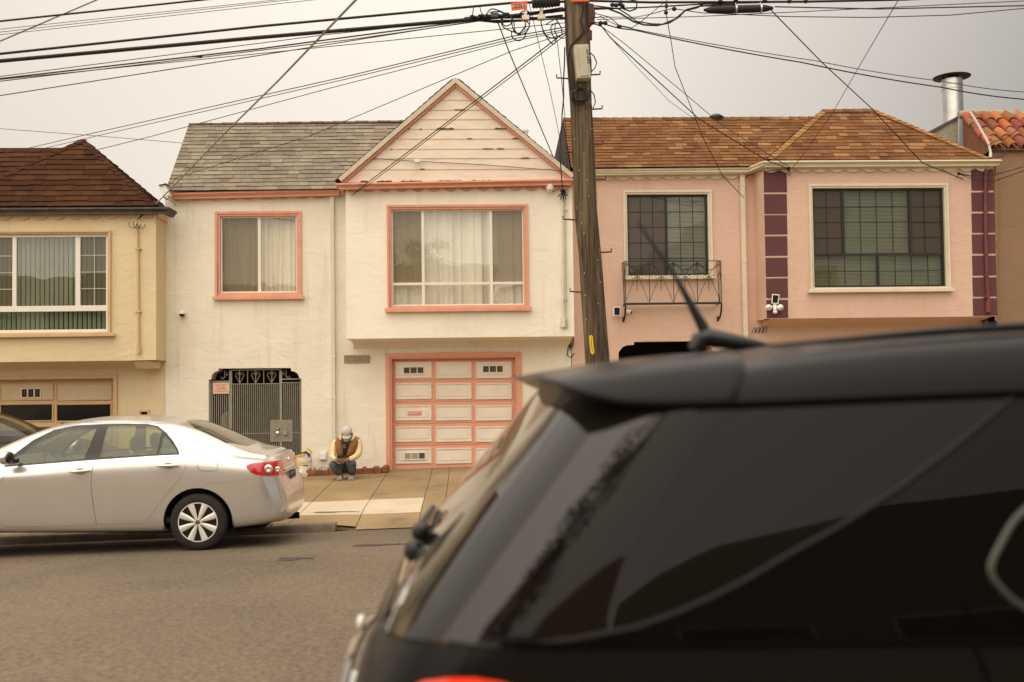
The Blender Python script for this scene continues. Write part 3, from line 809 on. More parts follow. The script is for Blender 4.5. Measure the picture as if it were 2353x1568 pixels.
# scuffs, hairline cracks and old repairs on the stucco, each with its own ragged shape
M_scuff = mat('stucco_scuff', (.50, .42, .30), rough=.95, var=.3, scale=14); M_patch = mat('stucco_patch', (.74, .66, .52), rough=.9, var=.08, scale=5, lumps=.02)
def ragged(mb, K, pts, w, Y, seed):
    r = random.Random(seed); P_ = [P(*K(u, v), Y) for u, v in pts]; A = []; B_ = []
    den = [a.lerp(b_, k / 5) for a, b_ in zip(P_, P_[1:]) for k in range(5)] + [P_[-1]]
    for i, p in enumerate(den):
        t = i / (len(den) - 1); q = w * r.uniform(.15, 1) * (1 - abs(2 * t - 1) ** 3); j = r.uniform(-.012, .012)
        A.append((p.x, Y - .0015, p.z + j + q)); B_.append((p.x, Y - .0015, p.z + j - q * .6))
    m = len(den); mb.add(A + B_, [(i, i + 1, m + i + 1, m + i) for i in range(m - 1)])
b = MB()
for k, (pts, w) in enumerate((([(700, 110), (790, 118), (905, 128)], .006), ([(560, 70), (640, 78), (700, 74)], .006), ([(1660, 158), (1700, 172), (1712, 168)], .005), ([(1760, 150), (1790, 175), (1850, 182)], .006), ([(1780, 130), (1830, 140), (1860, 160)], .004),
        ([(1000, 148), (1120, 143), (1290, 144)], .006), ([(1300, 143), (1450, 140), (1600, 143)], .005), ([(150, 1000), (190, 990), (240, 1003)], .014), ([(290, 985), (330, 1002), (370, 996)], .010), ([(540, 990), (590, 985), (640, 1000)], .012), ([(20, 1000), (60, 985), (110, 1010)], .016))):
    ragged(b, K8, pts, w, YW, 60 + k)
b.build('scuffs', M_scuff, wh, norm=False)

# downspout, gutters, scalloped fascia
b = MB(); xa, xb = X(K2, 1068, 1000, YW - .04), X(K2, 1092, 1000, YW - .04); zt = Z(K2, 1080, 745, YW); zbm = Z(K6, 1122, 830, YW)
b.box(xa, xb, YW - .075, YW - .002, zbm, zt)
for zz in (zt - .02, Z(K6, 1122, 275, YW), Z(K6, 1122, 540, YW)): b.box(xa - .008, xb + .008, YW - .082, YW - .001, zz - .02, zz + .02)
b.box(xa - .06, xb + .05, YW - .07, YW - .001, zt - .005, zt + .06)
b.build('downspout', M_pipew, wh, bevel=.006)
g0, g1 = P(*K2(48, 737), 18.42), P(*K2(1120, 712), 18.42)
b = MB(); gutter(b, [g0, g1], .105, .13); b.build('gutter', M_salm, wh, smooth=True)
b = MB(); g2, g3 = P(*K3(18, 612), 17.80), P(*K3(1385, 586), 17.80)
gutter(b, [g2 + Vector((0, .55, 0)), g2 + Vector((.0, 0, 0)), g3, g3 + Vector((0, .3, 0))], .10, .12); b.build('gutter', M_salm, wh, smooth=True)
b = MB(); s0, s1 = P(*K2(55, 762), YW - .03), P(*K2(1062, 745), YW - .03)
scallop(b, s0.x, s0.z, s1.x, s1.z, .075, .315, YW - .035, .03, .11); b.build('fascia', M_salm, wh)
s0, s1 = P(*K3(75, 640), YB - .03), P(*K3(1385, 628), YB - .03)
b = MB(); scallop(b, s0.x, s0.z, s1.x, s1.z, .075, .305, YB - .035, .03, .10); b.build('fascia', M_salm, wh)

# left roof slope
PR1 = [P(*K2(20, 725), 18.38), P(*K2(1500, 708), 18.38)]
RTL = P(*K2(170, 305), 19.94); RTR = P(*K2(1700, 286), 19.94); RTR.z = RTL.z + .05
PR1[0].x = RTL.x; PR1[1].x = max(PR1[1].x, RTR.x)
RTR.x = PR1[1].x
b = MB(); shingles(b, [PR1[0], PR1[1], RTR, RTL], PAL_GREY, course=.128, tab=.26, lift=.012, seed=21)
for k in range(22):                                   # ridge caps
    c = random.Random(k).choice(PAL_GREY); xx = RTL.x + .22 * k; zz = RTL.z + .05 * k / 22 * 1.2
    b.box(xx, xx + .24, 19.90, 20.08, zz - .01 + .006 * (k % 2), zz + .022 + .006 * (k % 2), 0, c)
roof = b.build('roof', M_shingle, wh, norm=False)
b = MB(); b.add([RTL + Vector((0, .02, -.01)), RTR + Vector((0, .02, -.01)), (RTR.x, 27.9, 5.4), (RTL.x, 27.9, 5.4), (RTL.x, 18.5, 5.45), (RTR.x, 18.5, 5.45)], [(0, 1, 2, 3), (0, 3, 4)])
b.build('back_roof', M_felt, wh)
# gable over the bay
YGb = 17.93
gl, ga, gr = P(*K3(50, 606), YGb), P(*K3(706, 40), YGb), P(*K3(1372, 586), YGb)
b = MB(); lines = [30, 135, 192, 247, 302, 358, 416, 470, 533, 606]
def gx_at(z, side):
    e = gl if side < 0 else gr; t = (z - e.z) / (ga.z - e.z); return e.x + (ga.x - e.x) * t
zl = [Z(K3, 706, v, YGb) for v in lines]; zl[0] = ga.z - .01
for i in range(len(zl) - 1):
    zt_, zb_ = zl[i], zl[i + 1]
    a0, a1, b0, b1 = gx_at(zt_, -1) + .03, gx_at(zt_, 1) - .03, gx_at(max(zb_, gl.z), -1) + .03, gx_at(max(zb_, gr.z), 1) - .03
    if a0 > a1: a0 = a1 = ga.x
    b.add([(b0, YGb - .008, zb_), (b1, YGb - .008, zb_), (a1, YGb + .002, zt_), (a0, YGb + .002, zt_), (b0, YGb + .02, zb_), (b1, YGb + .02, zb_)], [(0, 1, 2, 3), (0, 4, 5, 1)])
gab = b.build('gable', M_siding, wh, norm=False)
b = MB(); r = random.Random(12)                       # ragged peeled strips, and thin lines painting the shade under the laps
for i, dens in ((1, .08), (2, .03), (3, .05), (4, .5), (5, .2), (6, .22), (7, .12), (8, .04), (9, .6)):
    z = zl[i]; xa_, xb_ = gx_at(max(z, gr.z), -1) + .10, gx_at(max(z, gr.z), 1) - .10; x = xa_
    while x < xb_:
        L_ = r.uniform(.03, .22)
        if r.random() < dens:
            n = 7; up_ = [r.uniform(.001, .024) * (.9 if i in (4, 9) else .3) * math.sin(math.pi * (k + .3) / (n)) for k in range(n)]
            pts = [(x + L_ * k / (n - 1), z + (.008 if i != 9 else .02) + up_[k]) for k in range(n)]
            dn = [(x + L_ * k / (n - 1), z - .004 - r.uniform(0, .004)) for k in range(n)]
            b.add([(p_[0], YGb - .0165, p_[1]) for p_ in pts] + [(p_[0], YGb - .0165, p_[1]) for p_ in dn], [(k, k + 1, n + k + 1, n + k) for k in range(n - 1)])
        else:
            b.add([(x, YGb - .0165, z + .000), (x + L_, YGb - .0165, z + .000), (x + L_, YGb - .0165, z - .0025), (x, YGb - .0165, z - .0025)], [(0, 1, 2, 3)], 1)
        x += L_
b.build('peeling_and_lap_shade', [M_peel, mat('lap_shade', (.50, .39, .28), rough=1)], gab, norm=False)
def rake(e, wid0, wid1, y0, y1, m, name, over=0.):
    d = (ga - e).normalized(); n = Vector((-d.z, 0, d.x)) if e is gl else Vector((d.z, 0, -d.x))
    e2 = e - d * over
    q = [e2 + n * wid0, ga + n * wid0 * 1.0, ga + n * wid1, e2 + n * wid1]
    # cut plumb at the apex
    s_ = 1 if e is gl else -1
    def at_apex(w): k = (ga + n * w); t = (ga.x - k.x) / d.x; return k + d * t
    q[1], q[2] = at_apex(wid0), at_apex(wid1)
    mb = MB(); mb.add([(p.x, y0, p.z) for p in q] + [(p.x, y1, p.z) for p in q], [(0, 1, 2, 3), (4, 7, 6, 5), (0, 4, 5, 1), (1, 5, 6, 2), (2, 6, 7, 3), (3, 7, 4, 0)])
    return mb.build(name, m, wh)
M_rk = mat('pale_rake_board', (.60, .51, .39), rough=.7, var=.08, scale=6)
for e in (gl, gr):
    rake(e, -.052, -.004, YGb - .06, YGb - .02, M_salm, 'rake_trim'); rake(e, -.012, .064, YGb - .115, YGb - .035, M_rk, 'rake_board')
    pass
for e, sd in ((gl, 5), (gr, 6)):
    b = MB(); d = (ga - e).normalized(); n = Vector((-d.z, 0, d.x)) if e is gl else Vector((d.z, 0, -d.x)); o_ = n * .066
    A = e + o_ - d * .08; Bq = ga + o_ * 1.2
    q = [Vector((A.x, YGb - .112, A.z)), Vector((A.x, 20.2, A.z)), Vector((Bq.x, 20.2, Bq.z)), Vector((Bq.x, YGb - .112, Bq.z))]
    shingles(b, q, PAL_GREY, .142, .3, .012, sd); b.build('roof', M_shingle, wh, norm=False)
b = MB(); b.prism([(gl.x + .05, gl.z), (gr.x - .05, gr.z), (ga.x, ga.z - .03)], 20.1, 20.2); b.build('gable_back', M_white, wh)
b = MB(); b.box(BX0 - .02, WX1 - .01, YB + .02, 20.1, BZ1 - .05, BZ1 - .01); b.build('eave_board', M_salm, wh)
# antenna stub on the right rake
p0 = P(*K3(1110, 320), 18.6)
b = MB(); b.tube([p0 + Vector((-.25, 0, -.10)), p0 + Vector((-.1, 0, .0)), p0], .012, 6); b.tube([p0 + Vector((-.14, 0, -.1)), p0 + Vector((-.14, 0, .10))], .008, 6); b.tube([p0 + Vector((-.22, 0, -.05)), p0 + Vector((-.20, 0, .10))], .008, 6)
b.lathe([(.0, -.07), (.035, -.07), (.04, 0), (.05, .01), (.05, .05), (0, .05)], p0, 12)
tag(b.build('antenna', M_plast, smooth=True), 'small white antenna fitting on the right slope of the peeling gable', 'antenna')
# conduits on the bay's right edge
b = MB(); yy = YB - .03
b.tube([P(*K3(u, v), yy) for u, v in ((1320, 700), (1322, 900), (1323, 1190), (1322, 1395))], .019, 8); b.box(X(K3, 1310, 1400, yy), X(K3, 1334, 1400, yy), yy - .04, YB, Z(K3, 1320, 1440, yy), Z(K3, 1320, 1383, yy))
b.build('conduit', M_pipew, wh, smooth=True)
b = MB(); b.tube([P(*K3(u, v), yy) for u, v in ((1338, 610), (1336, 760), (1339, 1000), (1341, 1390))], .010, 8); b.box(X(K3, 1335, 1400, yy), X(K3, 1349, 1400, yy), yy - .03, YB, Z(K3, 1340, 1443, yy), Z(K3, 1340, 1392, yy))
for v in (765, 1283): b.box(X(K3, 1329, v, yy), X(K3, 1349, v, yy), yy - .015, YB, Z(K3, 1340, v + 3, yy), Z(K3, 1340, v - 3, yy))
b.build('conduit', M_steel, wh, smooth=True)
b = MB(); b.tube([P(*K3(u, v), YW - .03) for u, v in ((1383, 1500), (1382, 1540), (1372, 1560), (1362, 1552), (1354, 1530), (1362, 1518), (1370, 1530), (1362, 1575))], .010, 6)
b.tube([P(*K4(u, v), YW - .03) for u, v in ((168, 1440), (165, 1490), (150, 1475), (135, 1510), (130, 1550), (150, 1565), (172, 1540))], .010, 6); b.build('loose_cable', M_cable, wh)
# ============================================================ yellow house on the left
yh = thing('house', 'yellow stucco house with brown hip roof and green vertical blinds, cut by the left edge', 'house', (-9.2, 18.6, .0))
YX1 = P(*K1(797, 800), YB).x; YXW = P(*K1(843, 800), YW).x - .005; YX0 = -13.1
bz0 = Z(K1, 400, 1192, YB); bz1 = 5.02
tr = R3(K1, -235, 528, 568, 1062, YB)
mb = wall_mesh(rect(-12.6, YX1, bz0, bz1), [rect(tr[0] + .03, tr[1] - .03, tr[2] + .03, tr[3] - .03)], YB, .3)
mb.box(YX1 - .12, YX1 - .001, YB + .003, YW - .002, bz0 + .003, bz1); mb.box(-12.6, -12.48, YB + .003, YW - .002, bz0 + .003, bz1); mb.box(-12.6, YX1 - .002, YB + .004, YW - .002, bz0, bz0 + .12)
mb.build('bay', M_yel, yh)
gdy = R3(K1, -560, 1268, 600, 2040, YW)
nb = R3(K1, 708, 1440, 765, 1500, YW)
mb = wall_mesh([(YX0, -.5), (YXW, -.5), (YXW, 5.02), (YX0, 5.02)], [rect(gdy[0] + .05, gdy[1] - .05, .02, gdy[3] - .05), rect(nb[0] + .02, nb[1] - .02, nb[2] + .02, nb[3] - .02)], YW, .34)
mb.box(YXW - .15, YXW, YW + .01, 28, -.5, 4.9); mb.box(YX0, YX0 + .15, YW + .01, 28, -.5, 4.9); mb.box(YX0, YXW, 27.8, 28, -.5, 4.9)
mb.build('wall', M_yel, yh)
b = MB(); b.prism([(YB + .02, bz0), (YW, bz0), (YW, bz0 - .14), (YW - .10, bz0 - .05), (YB + .3, bz0 - .03)], -12.5, YX1 - .45, axis='x'); b.build('bay_soffit', M_yel, yh)
b = MB(); a_ = R3(K1, 695, 1192, 788, 1230, YB + .2); b.prism([(YB + .05, a_[3]), (YW, a_[3]), (YW, a_[2]), (YB + .2, a_[2])], a_[0], a_[1], axis='x'); b.build('corbel', M_yel, yh, bevel=.01)
# window: screened casements either side of a big light, transom strip below
ca, cb, cc, cd = (X(K1, u, 750, YB) for u in (57, 78, 380, 405)); h0, h1 = Z(K1, 300, 937, YB), Z(K1, 300, 908, YB)
ix0, ix1, iz0, iz1 = tr[0] + .07, tr[1] - .07, tr[2] + .07, tr[3] - .055
wd = window(yh, 'window', tr, YB, M_ywt, M_vinyl, tw=.055, fw=.05, mull=[(ca, cb, h1, iz1), (cc, cd, h1, iz1), (ix0, ix1, h0, h1)],
            pane_rects=[(ix0, ca, h1, iz1, G_scr), (cb, cc, h1, iz1, G_pane), (cd, ix1, h1, iz1, G_scr), (ix0, ix1, iz0, h0, G_pane)], sill_rect=R3(K1, -260, 1052, 588, 1070, YB - .05))
b = MB()
for q0, q1 in ((cd, ix1), (ix0, ca)):
    xm = (q0 + q1) / 2; b.box(xm - .009, xm + .009, YB + .056, YB + .062, h1, iz1)
    for v in (650, 735, 820): zz = Z(K1, 470, v, YB); b.box(q0, xm - .009, YB + .056, YB + .062, zz - .009, zz + .009); b.box(xm + .009, q1, YB + .056, YB + .062, zz - .009, zz + .009)
b.build('muntins', mat('screened_muntin', (.40, .40, .33), rough=.6), wd)
b = MB(); x = ix0 - .02; k = 0
while x < ix1 + .02:
    a = rad(58); w = .038; dx, dy = w * math.cos(a), w * math.sin(a)
    b.add([(x - dx, YB + .17 - dy, iz0 - .05), (x + dx, YB + .17 + dy, iz0 - .05), (x + dx, YB + .17 + dy, iz1 + .05), (x - dx, YB + .17 - dy, iz1 + .05)], [(0, 1, 2, 3)]); x += .083; k += 1
b.build('vertical_blind', M_vbl, wd, norm=False)
b = MB(); b.box(tr[0], tr[1], YB + .29, YB + .32, tr[2], tr[3]); b.build('room', M_dark, wd)
# gutter, fascia
b = MB(); q0 = P(*K1(-700, 412), 17.80); q1 = P(*K1(862, 404), 17.80); q0.z = q1.z - .0; gutter(b, [q0, q1, q1 + Vector((0, .5, 0))], .11, .12); b.build('gutter', M_zinc, yh, smooth=True)
b = MB(); s1 = P(*K1(800, 442), YB - .03); s0 = P(*K1(0, 452), YB - .03); sl = (s1.z - s0.z) / (s1.x - s0.x)
scallop(b, -12.6, s1.z + sl * (-12.6 - s1.x), YX1 + .02, s1.z, .07, .31, YB - .035, .03, .11); b.build('fascia', M_ywt, yh)
b = MB(); n_ = 4
for k in range(n_):
    y0 = YB + .02 + .6 * k / n_; b.prism([(y0, s1.z + .1), (y0 + .6 / n_, s1.z + .1), (y0 + .6 / n_, s1.z - .03), (y0 + .3 / n_, s1.z - .07), (y0, s1.z - .03)], YX1 + .002, YX1 + .025, axis='x')
b.build('fascia', M_ywt, yh)
# roofs
e0 = P(*K1(-700, 405), 17.85); e1 = P(*K1(800, 398), 17.85); pk = P(*K1(425, 60), 18.98)
e0.z = e1.z
rz = P(*K1(200, 103), 19.5).z
def face(corners, pal, seed, course=.142, tab=.3, parent=yh, nm='roof', lift=.014):
    b = MB(); shingles(b, corners, pal, course, tab, lift, seed); return b.build(nm, M_shingle, parent, norm=False)
lb = P(*K1(-340, 400), 17.85); lb.z = e1.z                       # foot of the left hip
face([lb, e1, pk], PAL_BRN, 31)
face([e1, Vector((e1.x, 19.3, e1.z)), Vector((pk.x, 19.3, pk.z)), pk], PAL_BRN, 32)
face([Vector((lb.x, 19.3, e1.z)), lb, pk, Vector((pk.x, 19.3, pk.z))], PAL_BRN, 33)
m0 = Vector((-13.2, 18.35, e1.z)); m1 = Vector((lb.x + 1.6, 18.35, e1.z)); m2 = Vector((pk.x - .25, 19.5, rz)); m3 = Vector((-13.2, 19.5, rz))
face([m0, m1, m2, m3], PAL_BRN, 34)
b = MB(); sA = Vector((-1, 0, -.02)); fd = (Vector((pk.x, 17.85, e1.z)) - pk).normalized()
hip_caps(b, e1, pk, (lb - e1).normalized() * .8 + fd * .2, Vector((.3, .8, -.4)).normalized(), .13, PAL_BRN, 3)
hip_caps(b, lb, pk, (e1 - lb).normalized() * .8 + fd * .2, Vector((-.3, .8, -.4)).normalized(), .13, PAL_BRN, 4)
b.build('hip_cap', M_shingle, yh, norm=False)
b = MB(); b.box(-13.1, YXW, 19.5, 27.8, 4.9, 5.0); b.add([(-13.2, 19.52, rz), (pk.x - .25, 19.52, rz), (pk.x - .25, 20.3, 5), (-13.2, 20.3, 5)], [(0, 1, 2, 3)]); b.add([(lb.x, 19.3, e1.z), (e1.x, 19.3, e1.z), (pk.x, 19.3, pk.z)], [(0, 1, 2)]); b.build('back_roof', M_felt, yh)
b = MB(); b.box(YX1 - .25, YXW + .0, YB + .05, 19.2, e1.z - .03, e1.z + .13); b.build('eave_board', M_zinc, yh)
# conduit
b = MB(); yy = YB - .03; b.tube([P(*K1(u, v), yy) for u, v in ((700, 495), (704, 620), (707, 940), (708, 1110))], .021, 8); b.tube([P(*K1(708, 1105), yy), P(*K1(709, 1152), yy)], .034, 8)
for v in (618, 940): b.box(X(K1, 692, v, yy), X(K1, 720, v, yy), yy - .026, YB, Z(K1, 700, v + 3, yy), Z(K1, 700, v - 3, yy))
b.build('conduit', M_ywt, yh, smooth=True)
# garage door: recessed ochre with two rows of panels and dark lights
x0, x1, z0, z1 = gdy; YD = YW + .16
b = MB(); b.box(x0, x0 + .07, YW - .03, YW + .12, .03, z1); b.box(x1 - .07, x1, YW - .03, YW + .12, .03, z1); b.box(x0 + .07, x1 - .07, YW - .03, YW + .12, z1 - .07, z1)
g = MB(); g.box(x0 + .07, x1 - .07, YD, YD + .05, .06, z1 - .07)
dr = g.build('garage_door', M_ywt, yh); b.build('door_frame', M_ywt, dr, bevel=.004)
for j, (ua, ub) in enumerate(((-265, -15), (5, 268), (292, 566))):
    for (va, vb, dk) in ((1312, 1386, 0), (1414, 1495, 1), (1528, 1600, 0), (1630, 1710, 0)):
        a, b_, c, d = R3(K1, ua, va, ub, vb, YD); p = MB()
        if dk: p.box(a, b_, YD - .003, YD + .01, c, d); q = p.build('pane', mat('dark_pane', (.02, .018, .015), rough=.15, var=.1), dr)
        else: p.box(a, b_, YD - .006, YD + .01, c, d); q = p.build('panel', mat('tan_panel', (.60, .47, .31), rough=.6, var=.05, scale=4), dr)
        p = MB(); frame(p, a - .022, b_ + .022, c - .022, d + .022, .022, YD - .02, YD + .002); p.build('moulding', M_ywt, dr, bevel=.003)
a, b_, c, d = R3(K1, 108, 1330, 210, 1380, YD); p = MB(); frame(p, a, b_, c, d, .015, YD - .018, YD - .006)
for k in (1, 2): p.box(a + (b_ - a) * k / 3 - .01, a + (b_ - a) * k / 3 + .01, YD - .018, YD - .006, c, d)
p.build('vent_grille', M_panel, dr); p = MB(); p.box(a, b_, YD - .010, YD - .0065, c, d); p.build('screen', mat('brown_mesh', (.05, .035, .022), rough=.8), dr)
p = MB(); frame(p, *nb, .04, YW - .02, YW + .03); q = p.build('vent_window', M_ywt, yh, bevel=.003); p = MB(); p.box(nb[0] + .03, nb[1] - .03, YW + .05, YW + .06, nb[2], nb[3]); p.build('pane', M_dark, q)

# ============================================================ pink house
ph = thing('house', 'pink stucco house with plum corner blocks, cream trim and orange brown roof', 'house', (6, 18.6, .25))
PX0 = WX1 + .012; PX1 = P(*K5(1455, 900), YB).x; PB0 = P(*K5(128, 900), YB).x
pz0 = Z(K5, 700, 1483, YB) ; pz1 = 5.85
pb0 = pz0
fw_ = P(*K4(1282, 900), YW).x
trp = R3(K4, 475, 541, 1018, 1085, YW); trb = R3(K5, 385, 715, 1187, 1330, YB)
dop = [(445, 1560), (445, 1532), (470, 1500), (500, 1488), (540, 1486), (540, 1467), (928, 1463), (932, 1482), (975, 1484), (1010, 1500), (1030, 1540), (1030, 1560)]
hd = [xz(K4, u, v, YW) for u, v in dop]; hd[0] = (hd[0][0], .25); hd[-1] = (hd[-1][0], .25)
gpk = rect(6.4, 9.0, .22, 2.45)
mb = wall_mesh([(PX0, -.2), (PX1, -.2), (PX1, 5.9), (PX0, 5.8)], [rect(trp[0] + .03, trp[1] - .03, trp[2] + .03, trp[3] - .03), hd, gpk], YW, .4)
mb.box(PX0, PX0 + .15, YW + .01, 28, -.2, 5.7); mb.box(PX1 - .15, PX1, YW + .01, 28, -.2, 5.7); mb.box(PX0, PX1, 27.8, 28, -.2, 5.7)
mb.build('wall', M_pink, ph)
mb = wall_mesh(rect(PB0, PX1 - .02, pz0, pz1), [rect(trb[0] + .03, trb[1] - .03, trb[2] + .03, trb[3] - .03)], YB, .3)
mb.add([(PB0, YB, pz0), (fw_, YW, pz0), (fw_, YW, pz1), (PB0, YB, pz1)], [(0, 3, 2, 1)])
mb.box(PX1 - .12, PX1 - .021, YB + .003, YW, pz0 + .003, pz1)
mb.add([(PB0, YB, pz0), (PX1 - .02, YB, pz0), (PX1 - .02, YW, pz0), (fw_, YW, pz0)], [(0, 3, 2, 1)])
bayp = mb.build('bay', M_pink, ph)
b = MB(); b.prism([(YB + .06, pz0), (YW, pz0), (YW, pz0 - .14), (YW - .12, pz0 - .06), (YB + .2, pz0 - .02)], PB0 + .1, PX1 - .1, axis='x'); b.build('bay_soffit', M_pink, ph)
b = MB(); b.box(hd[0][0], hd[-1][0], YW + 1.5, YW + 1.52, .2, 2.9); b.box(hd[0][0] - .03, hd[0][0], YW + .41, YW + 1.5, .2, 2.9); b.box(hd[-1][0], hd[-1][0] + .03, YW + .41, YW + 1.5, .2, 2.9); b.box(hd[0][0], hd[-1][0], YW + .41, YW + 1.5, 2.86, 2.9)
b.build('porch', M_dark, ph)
b = MB(); b.box(6.4, 9, YW + .35, YW + .39, .2, 2.5); b.build('garage_door', M_crm, ph)
# plum corner blocks
for (ua, ub, rows_) in ((125, 256, ((640, 762), (773, 886), (894, 1004), (1015, 1126), (1138, 1247), (1257, 1368), (1381, 1484))),
                       (1316, 1446, ((632, 752), (763, 872), (884, 994), (1004, 1114), (1126, 1240), (1251, 1361), (1371, 1471)))):
    for k, (va, vb) in enumerate(rows_):
        du = (k * 1.6)
        a, b_, c, d = R3(K5, ua + du, va, ub + du * .8, vb, YB); 
        if ua < 300: a = PB0 + .002
        else: b_ = PX1 - .022
        m = MB(); m.box(a, b_, YB - .012, YB + .01, c, d); m.build('corner_block', M_purp, ph, bevel=.004)
# windows
def grid_window(parent, R, Y, frame_bars, sash, muntins, panes, sill_rect, tw=.075):
    wd = window(parent, 'window', R, Y, M_crm, M_black, tw=tw, fw=.035, mull=frame_bars, pane_rects=panes, sill_rect=sill_rect)
    b = MB()
    for (x0, x1, z0, z1) in muntins: b.box(x0, x1, Y + .056, Y + .062, z0, z1)
    b.build('muntins', M_black, wd)
    b = MB(); z = R[2] + .05
    while z < R[3] - .04:
        b.add([(R[0] + .05, Y + .135, z), (R[1] - .05, Y + .135, z), (R[1] - .05, Y + .152, z + .021), (R[0] + .05, Y + .152, z + .021)], [(0, 1, 2, 3)])
        b.add([(R[0] + .05, Y + .135, z - .0012), (R[1] - .05, Y + .135, z - .0012), (R[1] - .05, Y + .135, z), (R[0] + .05, Y + .135, z)], [(0, 1, 2, 3)]); z += .0255
    b.build('blind', M_hbl, wd, norm=False)
    b = MB(); b.box(R[0], R[1], Y + .29, Y + .31, R[2], R[3]); b.build('room', M_dark, wd)
    return wd
x0, x1, z0, z1 = trp; mu0, mu1 = X(K4, 735, 800, YW), X(K4, 749, 800, YW); i0, i1 = x0 + .075, x1 - .075; j0, j1 = z0 + .075, z1 - .075
mun = []
for a, b_ in ((i0 + .03, mu0), (mu1, i1 - .03)):
    for k in (1, 2): xx = a + (b_ - a) * k / 3; mun.append((xx - .006, xx + .006, j0, j1))
    for v in (669, 764, 858, 955): zz = Z(K4, 740, v, YW); mun.append((a, b_, zz - .006, zz + .006))
grid_window(ph, trp, YW, [(mu0, mu1, j0, j1)], None, mun, [(i0, mu0, j0, j1, G_pscr), (mu1, i1, j0, j1, G_pink)], R3(K4, 478, 1066, 1040, 1085, YW - .05))
x0, x1, z0, z1 = trb; i0, i1 = x0 + .075, x1 - .075; j0, j1 = z0 + .075, z1 - .075
v1a, v1b, v2a, v2b = (X(K5, u, 930, YB) for u in (578, 594, 965, 980)); hb0, hb1 = Z(K5, 780, 1124, YB), Z(K5, 780, 1110, YB); lm0, lm1 = X(K5, 782, 1210, YB), X(K5, 794, 1210, YB)
mun = []
for u in (493, 1056): xx = X(K5, u, 930, YB); mun.append((xx - .006, xx + .006, hb1, j1))
for k in (1, 2, 3): xx = v1b + (v2a - v1b) * k / 4; mun.append((xx - .006, xx + .006, hb1, j1))
for v in (843, 931, 1020): zz = Z(K5, 780, v, YB); mun += [(i0, v1a, zz - .006, zz + .006), (v1b, v2a, zz - .006, zz + .006), (v2b, i1, zz - .006, zz + .006)]
for a, b_ in ((i0, lm0), (lm1, i1)):
    for k in (1, 2, 3): xx = a + (b_ - a) * k / 4; mun.append((xx - .006, xx + .006, j0, hb0))
    zz = Z(K5, 780, 1214, YB); mun.append((a, b_, zz - .006, zz + .006))
grid_window(ph, trb, YB, [(v1a, v1b, hb1, j1), (v2a, v2b, hb1, j1), (i0, i1, hb0, hb1), (lm0, lm1, j0, hb0)], None, mun,
            [(i0, v1a, hb1, j1, G_pscr), (v1b, v2a, hb1, j1, G_pink), (v2b, i1, hb1, j1, G_pscr), (i0, lm0, j0, hb0, G_pink), (lm1, i1, j0, hb0, G_pink)], R3(K5, 380, 1316, 1217, 1336, YB - .05))
# gutter line with its bent return to the bay, downspout, fascias
ga_ = P(*K4(215, 410), 18.40); gb_ = P(*K4(1240, 397), 18.40); gc_ = P(*K4(1335, 358), 17.80); ge_ = P(*K5(1490, 573), 17.80)
b = MB(); gutter(b, [ga_, gb_, gc_, ge_, ge_ + Vector((0, .4, 0))], .105, .14); b.build('gutter', M_crm, ph, smooth=True)
s0, s1 = P(*K4(300, 455), YW - .03), P(*K4(1195, 447), YW - .03); sl = (s1.z - s0.z) / (s1.x - s0.x)
b = MB(); scallop(b, PX0 + .02, s0.z + sl * (PX0 - s0.x), s1.x, s1.z, .07, .30, YW - .035, .03, .10); b.build('fascia', M_crm, ph)
s0, s1 = P(*K5(130, 628), YB - .03), P(*K5(1440, 620), YB - .03)
b = MB(); scallop(b, s0.x, s0.z, s1.x, s1.z, .07, .30, YB - .035, .03, .10); b.build('fascia', M_crm, ph)
b = MB(); a_, b_ = X(K4, 1197, 900, YW - .05), X(K4, 1225, 900, YW - .05); b.box(a_, b_, YW - .09, YW - .01, .3, Z(K4, 1210, 430, YW))
for v in (430, 510, 975): zz = Z(K4, 1210, v, YW); b.box(a_ - .006, b_ + .006, YW - .096, YW - .008, zz - .03, zz + .03)
b.build('downspout', M_crm, ph, bevel=.006)
b = MB(); yy = YB - .05; b.tube([P(*K5(u, v), yy) for u, v in ((1402, 628), (1397, 690), (1398, 1000), (1408, 1300), (1415, 1400))], .030, 10); b.tube([P(*K5(1413, 1385), yy), P(*K5(1415, 1452), yy)], .052, 10)
for v in (755, 872, 995, 1116, 1240, 1360): b.tube([P(*K5(1402, v - 4), yy), P(*K5(1402, v + 4), yy)], .042, 10)
b.build('drain_pipe', mat('plum_pipe', (.17, .045, .05), rough=.6, var=.15, scale=9), ph, smooth=True)
# roof
q0 = P(*K4(150, 402), 18.36); q1 = P(*K4(1400, 392), 18.36); q1.z = q0.z + .03; t0 = P(*K4(97, 102), 19.75); t1 = Vector((q1.x + 2.2, 19.75, t0.z + .02)); q0.x = t0.x = PX0 + .02; q1.x = t1.x
face([q0, q1, t1, t0], PAL_ORG, 41, .112, .22, ph, lift=.010)
h0_ = P(*K5(165, 576), 17.82); h1_ = P(*K5(1425, 572), 17.82); h1_.z = h0_.z = (h0_.z + h1_.z) / 2; r0_ = P(*K5(462, 293), 18.95); r1_ = P(*K5(752, 288), 18.95)
h0_.x -= .06
face([h0_, h1_, r1_, r0_], PAL_ORG, 42, .112, .22, ph, lift=.010)
l2 = Vector((h0_.x, 19.3, h0_.z)); 
face([l2, h0_, r0_, Vector((r0_.x, 19.3, r0_.z))], PAL_ORG, 43, .112, .22, ph, lift=.010)
face([h1_, Vector((h1_.x, 19.3, h1_.z)), Vector((r1_.x, 19.3, r1_.z)), r1_], PAL_ORG, 44, .112, .22, ph, lift=.010)
